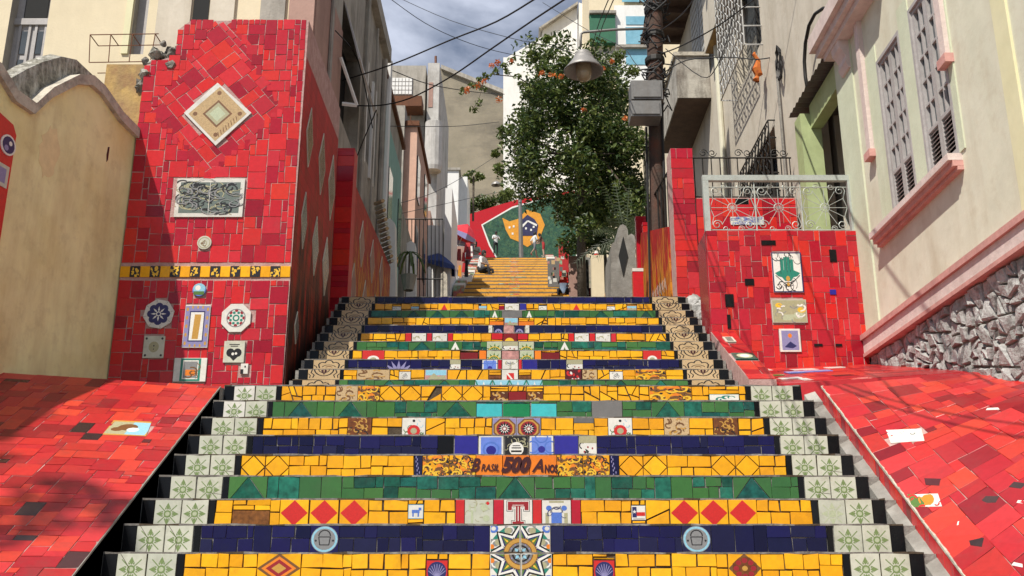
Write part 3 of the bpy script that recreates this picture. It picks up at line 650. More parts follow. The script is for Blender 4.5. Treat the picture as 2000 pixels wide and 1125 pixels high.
UP = [
 ('green', 'mix', [(928, 962, 'tulips'), (962, 995, 'tulips'), (995, 1028, 'tulips'), (1028, 1060, 'tulips')]),
 ('yellow', 'crackle', [(698, 762, 'dragonS'), (780, 803, 'whitefigure', .3, .85), (830, 874, 'photo'), (955, 979, 'brown', .35, .6), (980, 1012, 'diver'), (1013, 1037, 'brown', .35, .6), (1104, 1136, 'coffee'), (1137, 1166, 'dragonS'), (1190, 1216, 'whitefigure', .3, .85), (1240, 1300, 'dragonL')]),
 ('blue', 'mix', [(757, 802, 'fan'), (879, 900, 'floral'), (942, 972, 'lightblue2'), (973, 980, 'red'), (981, 1012, 'palms'), (1013, 1019, 'red'), (1020, 1050, 'bright'), (1106, 1138, 'floral')]),
 ('yellow', 'mix', [(708, 752, 'redcircle'), (899, 934, 'maroon', .3, .85), (936, 950, 'orange'), (951, 979, 'greenflor'), (980, 1014, 'pink'), (1015, 1043, 'greenflor'), (1044, 1057, 'orange'), (1058, 1093, 'maroon', .3, .85), (1255, 1291, 'redcircle')]),
 ('green', 'mix', [(876, 903, 'triwhite'), (951, 981, 'greenflor'), (981, 1012, 'floral'), (1013, 1043, 'greenflor'), (1089, 1116, 'triwhite')]),
 ('yellow', 'mix', [(792, 804, 'red'), (805, 833, 'white'), (834, 844, 'red'), (845, 874, 'white'), (875, 885, 'red'), (960, 982, 'red', .5, 1), (983, 1010, 'sunrise'), (1011, 1031, 'red', .5, 1), (1110, 1121, 'red'), (1122, 1150, 'white'), (1151, 1162, 'red'), (1163, 1192, 'white'), (1193, 1203, 'red')]),
 ('blue', 'mix', [(954, 962, 'white'), (964, 983, 'wheel'), (984, 1004, 'pink'), (1005, 1024, 'wheel'), (1026, 1034, 'white')]),
 ('yellow', 'mix', [(956, 984, 'orange', .3, .7), (985, 1012, 'photo'), (1013, 1043, 'orange', .3, .7)]),
 ('green', 'mix', [(957, 976, 'triwhite'), (980, 1020, 'grey'), (1024, 1043, 'triwhite')]),
 ('yellow', 'mix', [(767, 784, 'white', .3, .75), (803, 819, 'photo', .3, .75), (856, 880, 'redtri'), (935, 951, 'photo', .3, .8), (975, 985, 'red', .3, .8), (986, 1014, 'white'), (1015, 1028, 'bright'), (1052, 1068, 'white', .3, .8), (1113, 1138, 'redtri'), (1185, 1201, 'white', .3, .75), (1224, 1243, 'photo', .3, .8)]),
 ('blue', 'mix', []),
]
lower = thing('lower_staircase', (0, 3.0, 0), 'wide lower flight of stairs with yellow, green and blue mosaic risers and white star tile borders', 'staircase', kind='structure')
build_flight(lower, LOW, 9, Y0, T1, ZT0, R1, W1, 'star', .075)
upper = thing('upper_staircase', (0, YU0, ZU), 'narrower upper flight of mosaic stairs with tan lotus tile borders between the red walls', 'staircase', kind='structure')
build_flight(upper, UP, 11, YU0, T2, ZU + R2, R2, W2, 'lotus', .03)
def plain_steps():
    b = MB()
    for k in range(1, 11):                            # steps below the picture down to the street
        Y, ZT = Y0 - k * T1, ZT0 - k * R1
        if ZT < .05: break
        b.box(-W1 / 2 - .075, W1 / 2 + .075, Y, Y + T1 - .002, max(0, ZT - .6), ZT, 'concrete')
    b.build('step', lower, origin=(0, 4, 0))
    b = MB(); b.box(-W1 / 2, W1 / 2, Y0 + 8 * T1 + .06, YU0 - .001, ZU - .5, ZU - .002, 'concrete'); b.build('landing', lower)
    b = MB(); b.box(-W2 / 2, W2 / 2, YTOP + .06, 14.6, ZTOP - .6, ZTOP - .002, 'concrete'); b.build('landing', upper)
plain_steps()
# lettering of the anniversary band
def brasil():
    i = 4; Y, ZT = Y0 + i * T1, ZT0 + i * R1; zc = Y * _c + (ZT - EYE) * _s
    st = [o for o in bpy.data.objects if o.name.startswith('step') and o.parent == lower and abs(WM[o.name].translation.y - Y) < .01][0]
    h = R1 - .014
    def put(txt, px, wpx, vb, size, sh, bold, m):
        me = text_mesh(txt, size, sh, bold); me.materials.append(MATS[m]); xs = [v.co.x for v in me.vertices]; k = wpx * zc / F_PX / (max(xs) - min(xs)); x0 = min(xs)
        for v in me.vertices: v.co.x = (v.co.x - x0) * k
        M = Matrix.Translation(V(((px - CX) * zc / F_PX, Y - .0163, ZT - R1 + vb))) @ Matrix.Rotation(math.pi / 2, 4, 'X')
        link('lettering', me, st, M)
    put('B', 920, 19, .056, .128, .35, .0045, 'ink_letter'); put('RASIL', 940, 35, .058, .070, .30, .0012, 'ink_letter')
    put('500', 979, 58, .055, .138, .30, .009, 'ink_letter'); put('A', 1038, 23, .054, .125, .35, .003, 'ink_letter'); put('NOS', 1063, 26, .050, .072, .1, .004, 'ink_letter')
brasil()
# ------------------------------------------------------------------ mosaic surfaces beside the lower flight
RSZ = [(3, 3), (3, 2), (2, 3), (3, 2), (2, 2), (1, 3), (3, 1), (4, 2), (2, 1), (2, 3), (3, 3)]
def inside(p, poly):
    x, y = p; c = False
    for i in range(len(poly)):
        (x0, y0), (x1, y1) = poly[i], poly[i - 1]
        if (y0 > y) != (y1 > y) and x < (x1 - x0) * (y - y0) / (y1 - y0) + x0: c = not c
    return c
def cover(F, w, h, cell, parent, mats, skip=None, name='tile', joint=.003, sizes=RSZ, jit=.003, base=0.0, limit=290):
    L = []
    for u0, v0, u1, v1 in pack(w, h, cell, sizes, skip):
        p = rect(u0, v0, u1, v1, jit); x, y, zc = project(F((u0 + u1) / 2, (v0 + v1) / 2))
        seen = -30 < x < 2030 and -30 < y < 1150
        L.append((-(u1 - u0) * (v1 - v0) / zc ** 2 if seen else 0, p))
    L.sort(key=lambda q: q[0]); rest = MB()
    for k, (s, p) in enumerate(L):
        m = mats if isinstance(mats, str) else rng.choice(mats)
        tile(p, F, name, parent, m, joint=joint * rng.uniform(.8, 1.5), base=base, into=None if (s < 0 and k < limit) else rest)
    if rest.f: o = rest.build('small_tiles', parent); o['kind'] = 'stuff'
def plaque(F, poly, base, decals, parent, name='picture_tile', n0=.006, th=.012):
    us = [p[0] for p in poly]; vs = [p[1] for p in poly]; u0, u1, v0, v1 = min(us), max(us), min(vs), max(vs)
    b = MB(); b.prism(poly, F, n0, n0 + th, base, bev=.0015); lay = {}
    for m, q in decals:
        q = clip_to(ccw([(u0 + x * (u1 - u0), v0 + y * (v1 - v0)) for x, y in q]), poly)
        if len(q) < 3: continue
        b.decal(q, F, n0 + th + .0005 + .00001 * len(b.f), m)
    return b.build(name, parent)
def hexslab(poly_top, drop, b, m):
    P = [V(p) - V((0, 0, drop)) for p in poly_top] + [V(p) for p in poly_top]; b.hexa(P, m)

def ramps():
    # left: crest runs back to the right, surface falls towards the camera with the stairs
    eL = V((-.943, -.332, -.002)).normalized(); dn = V((0, -.847, -.531)); A = V((-2.42, 8.315, 3.292))
    root = thing('left_ramp', (-3, 6, 0), 'red tiled slope left of the lower flight, partly in dappled shade', 'ramp', kind='structure')
    Fr = Frame(A, eL, dn, eL.cross(dn)); L1, L2 = 2.6, 5.4
    b = MB(); hexslab([Fr(0, 0), Fr(0, L2), Fr(L1, L2), Fr(L1, 0)], .5, b, 'grout_pale'); b.build('slope', root)
    pl = [uv_at(Fr, *q) for q in ((200, 850), (285, 853), (296, 825), (222, 822))]
    sk = lambda u, v: (inside((u, v), pl) or v > 3.9)
    cover(Fr, 2.3, 4.2, .058, root, ['ramp_tile'] * 40 + ['dark_tile'], sk, 'red_tile', joint=.0013, base=-.004, sizes=[(3, 2), (3, 3), (2, 2), (4, 2), (2, 3), (3, 2), (2, 1), (3, 1)])
    plaque(Fr, pl, 'white_tile', D('ink_gold', rect(0, 0, 1, 1)) + D('ink_sky', rect(.05, .1, .5, .92)) + D('ink_khaki', rect(.5, .1, .95, .92)) + D('ink_brown', circ(.55, .45, .22, 12), circ(.75, .6, .14, 8)) + D('ink_white', circ(.4, .6, .14, 10)), root, n0=-.004, th=.0088)
    b = MB()   # wall of the slope beside the steps, shade put into its dark colour
    b.hexa([V((-2.55, 3.6, .2)), V((-2.42, 3.6, .2)), V((-2.42, 8.33, 2.7)), V((-2.55, 8.33, 2.7)), A + dn * 5.4 + V((-.125, 0, -.006)), A + dn * 5.4 + V((0, 0, -.006)), A + V((0, .0, -.006)), A + V((-.125, -.04, -.006))], 'dark_tile')
    b.build('side_wall', root)
    u = 0; b = MB()
    while u < 5.2:
        w = rng.uniform(.05, .13); q = [A + dn * (u + (w if k in (1, 2) else 0)) + V((.006 if k in (0, 1) else -.012, 0, -.012)) for k in (3, 2, 1, 0)]; b.hexa(q + [p + V((0, 0, rng.uniform(.013, .017))) for p in q], 'concrete'); u += w
    b.build('mortar_edge', root)
    b = MB(); hexslab([V((-2.42, 8.316, 3.286)), V((-2.05, 9.3, 3.30)), V((-6, 9.4, 3.29)), V((-4.85, 7.42, 3.27))], .6, b, 'concrete'); b.build('plateau', root)
    # right: a ruled surface between the kerb and the foot of the pale building
    root = thing('right_ramp', (3, 6, 0), 'sunlit red tiled slope right of the lower flight with scattered black and white tiles', 'ramp', kind='structure')
    A, dR = V((2.48, 8.11, 3.25)), V((0, -.831, -.557)); L = 5.2; C0, C1 = V((3.66, 7.75, 3.30)), V((3.66, 3.4, 2.0))
    Fr = Patch(A, A + dR * L, C0, C1, L, 1.3)
    b = MB(); m, k = 40, 12
    for i in range(m):
        for j in range(k): b.face([Fr(L * i / m, 1.3 * j / k, -.003), Fr(L * (i + 1) / m, 1.3 * j / k, -.003), Fr(L * (i + 1) / m, 1.3 * (j + 1) / k, -.003), Fr(L * i / m, 1.3 * (j + 1) / k, -.003)], 'grout_pale')
    b.build('slope', root)
    quads = [(((1740, 866), (1806, 862), (1800, 838), (1730, 841)), 'white_tile', scribble('ink_grey', 4, 3, .03)), (((1782, 992), (1840, 990), (1832, 965), (1772, 967)), 'white_tile', D('ink_leaf', rect(.02, .02, .98, .42)) + D('ink_orange', circ(.5, .55, .26, 12)) + scribble('ink_red', 5, 4, .06))]
    quads += [(q, 'dark_tile', []) for q in (((1808, 948), (1835, 950), (1838, 936), (1805, 935)), ((1910, 985), (1945, 983), (1952, 970), (1925, 970)), ((1895, 1066), (1918, 1070), (1922, 1052), (1888, 1045)), ((1970, 952), (2003, 958), (2003, 945), (1980, 942)))]
    quads += [(q, 'white_tile', []) for q in (((1868, 1028), (1892, 1020), (1890, 1013), (1870, 1020)), ((1925, 802), (1953, 801), (1950, 797), (1928, 798)), ((1985, 983), (2003, 986), (2003, 979), (1988, 978)), ((1975, 1105), (1998, 1110), (1998, 1103), (1980, 1099)))]
    quads = [([uv_at(Fr, *q) for q in qs], mm, d) for qs, mm, d in quads]
    sk = lambda u, v: any(inside((u, v), p) for p, _, _ in quads[:2]) or u > 4.4
    cover(Fr, 4.6, 1.3, .064, root, ['ramp_tile'], sk, 'red_tile', joint=.0013, base=-.004, sizes=[(3, 2), (3, 3), (2, 2), (4, 2), (2, 3), (3, 2), (2, 1), (4, 3)])
    for p, mm, d in quads: plaque(Fr, p, mm, d, root, n0=-.004, th=.0092)
    # kerb face towards the steps: upright red pieces
    Fk = Frame(A, dR, (0, 0, -1), (-1, 0, 0))
    b = MB(); b.prism([(0, .0), (5.2, 0), (5.2, .9), (0, .9)], Fk, -.12, -.004, 'grout_pale'); b.build('side_wall', root)
    u = 0
    while u < 4.4:
        w = rng.uniform(.05, .13); tile(rect(u, .010, u + w, .19 + rng.uniform(-.02, .02), .003), Fk, 'red_tile', root, rng.choice([RED] * 14 + ['maroon_tile', 'teal_tile', 'ramp_tile']), joint=.002, base=-.003); u += w
    b = MB(); u = 0   # rough mortar cap along the edge
    while u < 5.1:
        w = rng.uniform(.04, .10); q = [A + dR * (u + (w if k in (1, 2) else 0)) + V((-.008 if k in (0, 1) else .012, 0, -.01)) for k in (0, 1, 2, 3)]; b.hexa(q + [p + V((0, 0, rng.uniform(.013, .02))) for p in q], 'coping'); u += w
    b.build('mortar_edge', root)
    b = MB(); sl = R1 / T1; z = lambda y, d: ZT0 + (y - Y0) * sl - d     # mortar fill between the tiles and the kerb
    b.hexa([V((2.39, 3.8, z(3.8, .5))), V((2.482, 3.8, z(3.8, .5))), V((2.482, 8.37, z(8.37, .5))), V((2.39, 8.37, z(8.37, .5))), V((2.402, 3.8, z(3.8, .075))), V((2.482, 3.8, z(3.8, .03))), V((2.482, 8.37, z(8.37, .03))), V((2.402, 8.37, z(8.37, .075)))], 'concrete'); b.build('mortar_fill', root)
    # floor between the slope, the block and the pale building, rising gently
    Ff = Patch((2.22, 8.43, 3.335), (3.66, 7.80, 3.31), (2.22, 9.99, 3.80), (3.66, 9.99, 3.86), 1.4, 1.7)
    b = MB(); hexslab([Ff(0, 0), Ff(1.4, 0), Ff(1.4, 1.7), Ff(0, 1.7)], .4, b, 'ramp_tile'); b.build('floor', root)
    sk = lambda u, v: (.30 < u < .68 and .95 < v < 1.1)
    cover(Ff, 1.4, 1.7, .075, root, ['ramp_tile'] * 24 + ['white_tile', 'dark_tile'], sk, 'red_tile', joint=.0022, base=-.004)
    plaque(Ff, rect(.30, .95, .68, 1.1), 'sky_blue', D('ink_white', rect(0, .4, 1, .6)), root, n0=.003, th=.007)
    for (u, v, m) in ((.06, .75, 'green_tile'), (.1, .35, 'white_tile'), (.75, 1.3, 'white_tile')): plaque(Ff, rect(u, v, u + .16, v + .12), m, scribble('ink_white', 4, 8, .08), root, n0=.004, th=.007)
ramps()

# ------------------------------------------------------------------ left: red mosaic tower and the cream wall
def mural(name, base=5.0, flame=.5):
    m = bpy.data.materials.new(name); m.use_nodes = True; nt = m.node_tree; N = nt.nodes; L = nt.links; b = N['Principled BSDF']; b.inputs['Roughness'].default_value = .55; b.inputs['Specular IOR Level'].default_value = .2
    g = N.new('ShaderNodeNewGeometry'); sx = N.new('ShaderNodeSeparateXYZ'); L.new(g.outputs['Position'], sx.inputs[0])
    def ma(op, a, bb, c=None):
        n = N.new('ShaderNodeMath'); n.operation = op
        for i, q in enumerate((a, bb, c)):
            if q is None: continue
            if isinstance(q, (int, float)): n.inputs[i].default_value = q
            else: L.new(q, n.inputs[i])
        return n.outputs[0]
    mp = N.new('ShaderNodeMapping'); mp.inputs['Scale'].default_value = (5, 5, .9); L.new(g.outputs['Position'], mp.inputs[0])
    n1 = N.new('ShaderNodeTexNoise'); n1.inputs['Scale'].default_value = 2.0; n1.inputs['Detail'].default_value = 7; L.new(mp.outputs[0], n1.inputs['Vector'])
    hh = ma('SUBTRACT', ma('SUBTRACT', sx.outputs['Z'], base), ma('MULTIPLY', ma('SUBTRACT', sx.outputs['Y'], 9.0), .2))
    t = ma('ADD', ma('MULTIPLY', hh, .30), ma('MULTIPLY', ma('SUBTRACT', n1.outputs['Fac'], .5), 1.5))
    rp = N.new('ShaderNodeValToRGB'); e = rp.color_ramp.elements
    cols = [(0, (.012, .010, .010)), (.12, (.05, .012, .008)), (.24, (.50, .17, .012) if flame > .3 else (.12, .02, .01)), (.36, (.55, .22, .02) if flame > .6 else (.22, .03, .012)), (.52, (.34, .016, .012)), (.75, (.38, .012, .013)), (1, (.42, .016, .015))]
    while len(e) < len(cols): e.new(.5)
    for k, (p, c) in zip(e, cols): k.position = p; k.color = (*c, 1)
    L.new(t, rp.inputs[0])
    cb = N.new('ShaderNodeCombineXYZ'); L.new(sx.outputs['Y'], cb.inputs[0]); L.new(sx.outputs['Z'], cb.inputs[1])
    br = N.new('ShaderNodeTexBrick'); br.inputs['Scale'].default_value = 1; br.inputs['Brick Width'].default_value = .17; br.inputs['Row Height'].default_value = .13; br.inputs['Mortar Size'].default_value = .004
    br.inputs['Color1'].default_value = (.86, .86, .86, 1); br.inputs['Color2'].default_value = (1.1, 1.1, 1.1, 1); br.inputs['Mortar'].default_value = (.6, .55, .55, 1); br.offset = .37; L.new(cb.outputs[0], br.inputs['Vector'])
    mx = N.new('ShaderNodeMix'); mx.data_type = 'RGBA'; mx.blend_type = 'MULTIPLY'; mx.inputs['Factor'].default_value = 1; L.new(rp.outputs[0], mx.inputs['A']); L.new(br.outputs['Color'], mx.inputs['B'])
    L.new(mx.outputs['Result'], b.inputs['Base Color'])
    bp = N.new('ShaderNodeBump'); bp.inputs['Strength'].default_value = .4; bp.inputs['Distance'].default_value = .008; L.new(br.outputs['Fac'], bp.inputs['Height']); bp.invert = True; L.new(bp.outputs[0], b.inputs['Normal'])
    MATS[name] = m
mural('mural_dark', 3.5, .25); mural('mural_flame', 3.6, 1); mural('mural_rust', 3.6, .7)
def diamond_yz(F, c, a, h, parent, m='tan_tile'):
    b = MB(); q = lambda s: [(c[0] - a * s, c[1]), (c[0], c[1] - h * s), (c[0] + a * s, c[1]), (c[0], c[1] + h * s)]
    b.prism(q(1), F, .0, .010, 'cream_tile', bev=.001); b.decal(q(.93), F, .0106, m); b.build('diamond_panel', parent)
TY = 9.07
def tower():
    root = thing('mosaic_tower', (-2.87, 10, 3.3), 'tall red mosaic tower with framed diamond tile, left of the upper flight', 'tower')
    out = [(-2.08, 3.2), (-2.06, 7.19), (-3.25, 7.185), (-3.37, 7.08), (-3.345, 6.80), (-3.64, 6.69), (-3.66, 5.9), (-3.66, 3.2)]
    F0 = Frame((0, TY, 0), (1, 0, 0), (0, 0, 1))
    b = MB(); b.prism(out, F0, -1.95, 0, 'grout_pale', back=True); b.build('body', root)
    Fs = Frame((-2.068, TY, 0), (0, 1, 0), (0, 0, 1))
    b = MB(); b.prism([(.012, 3.3), (1.94, 3.3), (1.94, 7.185), (.012, 7.185)], Fs, -.012, .006, 'mural_dark'); b.build('side_mural', root)
    for (px, py), (a, h) in (((603, 268), (.16, .33)), ((627, 320), (.18, .36)), ((646, 366), (.20, .40)), ((592, 430), (.13, .30)), ((614, 480), (.16, .33)), ((634, 520), (.18, .34)), ((577, 640), (.09, .16))):
        p = aX(px, py, -2.068); diamond_yz(Frame(Fs(0, 0, .006), Fs.u, Fs.v), (p.y - TY, p.z), a, h, root, 'brown_tile' if py < 400 else 'grey_tile')
    W = lambda px, py: (aY(px, py, TY).x, aY(px, py, TY).z)
    band0, band1 = 4.475, 4.585
    dia = [W(426, 163), W(492, 222), W(422, 286), W(360, 222)]
    big = [(-2.92, 7.30), (-2.30, 6.20), (-2.92, 5.52), (-3.52, 6.20)]
    def boxp(x0, y0, x1, y1): a = W(x0, y1); c = W(x1, y0); return rect(a[0], a[1], c[0], c[1])
    def disc(px, py, rp, n=18, a0=0): c = W(px, py); return circ(c[0], c[1], rp * 9.6 / 2000, n, a0)
    P = [(dia, 'white_tile', D('tan_tile', [(.5, .07), (.93, .5), (.5, .93), (.07, .5)]) + D('ink_brown', [(.5, .28), (.72, .5), (.5, .72), (.28, .5)]) + D('ink_khaki', [(.5, .32), (.68, .5), (.5, .68), (.32, .5)]) + D('ink_sage', [(.5, .38), (.62, .5), (.5, .62), (.38, .5)]) + D('ink_brown', *[circ(x, y, .035, 8) for x, y in ((.5, .83), (.5, .17), (.83, .5), (.17, .5))], *[q for i in range(8) for q in stroke([(.55 + .035 * i, .14 + .036 * i), (.53 + .035 * i, .21 + .036 * i)], .012)])),
         (boxp(340, 350, 480, 425), 'white_tile', D('ink_panel', rect(.06, .1, .94, .9)) + scribble('ink_khaki', 34, 12, .018, (.08, .13, .92, .87)) + scribble('ink_black', 40, 13, .02, (.08, .13, .92, .87)) + scribble('ink_grey', 30, 14, .02, (.08, .13, .92, .87)) + D('ink_white', rect(.497, .1, .503, .9))),
         (disc(400, 475, 14), 'cream_tile', D('ink_khaki', ring(.5, .5, .36, .42), ring(.5, .45, .15, .2)) + scribble('ink_brown', 5, 14, .04, (.3, .3, .7, .7))),
         (disc(390, 567, 13), 'sky_blue', D('ink_sky', circ(.5, .6, .45)) + D('ink_white', circ(.4, .65, .2)) + D('ink_leaf', rect(.1, .1, .9, .38))),
         (disc(311, 614, 30, 8, .2), 'white_tile', D('ink_navy', *[circ(.5 + .25 * math.cos(i * .785), .5 + .25 * math.sin(i * .785), .13, 10) for i in range(8)], circ(.5, .5, .25)) + D('ink_white', *[kite(.5, .5, i * .785, .06, .26, .03) for i in range(8)], ring(.5, .5, .05, .08)) + D('grout_grey', *[q for i in range(8) for q in stroke([(.5 + .4 * math.cos(.2 + i * .785), .5 + .4 * math.sin(.2 + i * .785)), (.5 + .5 * math.cos(.2 + i * .785), .5 + .5 * math.sin(.2 + i * .785))], .012)])),
         (disc(462, 622, 30, 8, .4), 'white_tile', D('ink_maroon', *[circ(.5 + .27 * math.cos(i * .785), .5 + .27 * math.sin(i * .785), .06, 8) for i in range(8)]) + D('ink_teal', *[circ(.5 + .2 * math.cos(i * .785 + .39), .5 + .2 * math.sin(i * .785 + .39), .05, 8) for i in range(8)], ring(.5, .5, .07, .12)) + D('ink_grey', ring(.5, .5, .30, .33))),
         (boxp(356, 597, 413, 680), 'white_tile', D('ink_lilac', rect(.02, .02, .98, .98)) + D('ink_gold', *[circ(x, y, .05, 6) for x in (.1, .9) for y in (.1, .3, .5, .7, .9)], *[circ(x, y, .04, 6) for x in (.3, .5, .7) for y in (.05, .95)]) + D('ink_navy', rect(.2, .14, .8, .86)) + D('ink_white', rect(.24, .17, .76, .83)) + D('ink_gold', [(.35, .2), (.6, .2), (.66, .78), (.4, .78)])),
         (boxp(279, 657, 324, 700), 'cream_tile', D('ink_khaki', circ(.5, .5, .25, 14)) + D('ink_black', *[circ(x, y, .06, 6) for x, y in ((.12, .12), (.88, .12), (.12, .88), (.88, .88))], circ(.5, .55, .04, 6), circ(.5, .4, .03, 6))),
         (boxp(436, 667, 480, 709), 'cream_tile', D('ink_black', circ(.33, .46, .2, 12), circ(.67, .46, .2, 12), [(.17, .4), (.83, .4), (.5, .08)], rect(.25, .82, .75, .86), rect(.32, .74, .68, .78)) + D('ink_white', circ(.45, .4, .07, 8), circ(.6, .42, .06, 8))),
         (boxp(338, 700, 406, 746), 'white_tile', D('ink_teal', rect(.2, .02, .82, .98)) + D('ink_white', rect(.27, .1, .75, .9)) + D('ink_grey', rect(.3, .15, .72, .85)) + D('ink_orange', rect(.36, .25, .66, .5)) + scribble('ink_brown', 6, 15, .04, (.3, .2, .7, .8))),
         (boxp(470, 711, 486, 731), 'white_tile', D('ink_black', rect(.0, .0, .4, .45), circ(.6, .7, .12, 6)))]
    taken = [p for p, _, _ in P]
    def grow(p, d):
        c = (sum(q[0] for q in p) / len(p), sum(q[1] for q in p) / len(p)); return [(c[0] + (q[0] - c[0]) * d, c[1] + (q[1] - c[1]) * d) for q in p]
    tk = [grow(p, 1.06) for p in taken]
    ox, oz = -3.66, 3.3
    Ft = Frame((ox, TY, oz), (1, 0, 0), (0, 0, 1))
    def sk(u, v):
        x, z = ox + u, oz + v
        return (not inside((x, z), out)) or any(inside((x, z), p) for p in tk) or band0 - .02 < z < band1 + .02 or inside((x, z), big)
    sz = [(3, 3), (2, 3), (3, 2), (3, 3), (2, 2), (2, 3), (3, 3), (3, 2), (2, 2), (1, 2)]
    cover(Ft, 1.58, 3.9, .0575, root, RED, sk, 'red_tile', sizes=sz, base=-.0035, joint=.0028)
    # diagonal field round the framed diamond: tiles laid on the skew, a hair deeper than the upright ones
    an = math.radians(41); c, s = math.cos(an), math.sin(an); F45 = Frame((-2.92, TY, 5.42), (c, 0, s), (-s, 0, c))
    def sk45(u, v):
        p = F45(u, v - 0); x, z = p.x, p.z
        return not (inside((x, z), grow(big, 1.10)) and inside((x, z), grow(out, .985))) or inside((x, z), tk[0])
    for u0, v0, u1, v1 in pack(1.5, 1.5, .0575, sz, lambda u, v: sk45(u, v)):
        tile(rect(u0, v0, u1, v1, .003), F45, 'red_tile', root, RED, joint=.0023, th=.0065, base=-.0035)
    for p, m, d in P: plaque(F0, p, m, d, root)
    n = 17; x0, x1 = -3.66, -2.075
    for k in range(n):
        a, e = x0 + (x1 - x0) * k / n, x0 + (x1 - x0) * (k + 1) / n
        if k % 2 == 0: tile(rect(a, band0, e, band1, .001), F0, 'yellow_tile', root, 'yellow_tile', joint=.002, th=.010)
        else: printed(F0, a, e, band0, band1, 'yellow_tile', D('ink_black', rect(0, 0, 1, 1)) + scribble('ink_yellow', 9, k, .13, (.15, .15, .85, .85)), root)
    # broken masonry on the shoulder
    b = MB()
    for k in range(80):
        x = rng.uniform(-3.74, -3.36); z = rng.uniform(6.45, 6.78 + (x + 3.74) * .95); r = rng.uniform(.03, .075); i0 = len(b.v)
        b.lathe([(.1 * r, -r), (.8 * r, -.6 * r), (r, 0), (.7 * r, .6 * r), (.05 * r, .9 * r)], (x, TY + rng.uniform(.03, .35), z), rng.choice(['rubble', 'rubble', 'mossy_coping']), 6)
        for i in range(i0, len(b.v)): b.v[i] = tuple(q + rng.uniform(-.3, .3) * r for q in b.v[i])
    b.build('broken_masonry', root)
    b = MB(); b.hexa([V(p) for p in ((-4.05, TY + .10, 5.3), (-3.66, TY + .10, 5.3), (-3.66, TY + .6, 5.3), (-4.05, TY + .6, 5.3), (-3.98, TY + .12, 6.42), (-3.66, TY + .10, 6.66), (-3.66, TY + .6, 6.66), (-3.95, TY + .6, 6.45))], 'ochre_plaster'); b.build('plaster_shoulder', root)
tower()

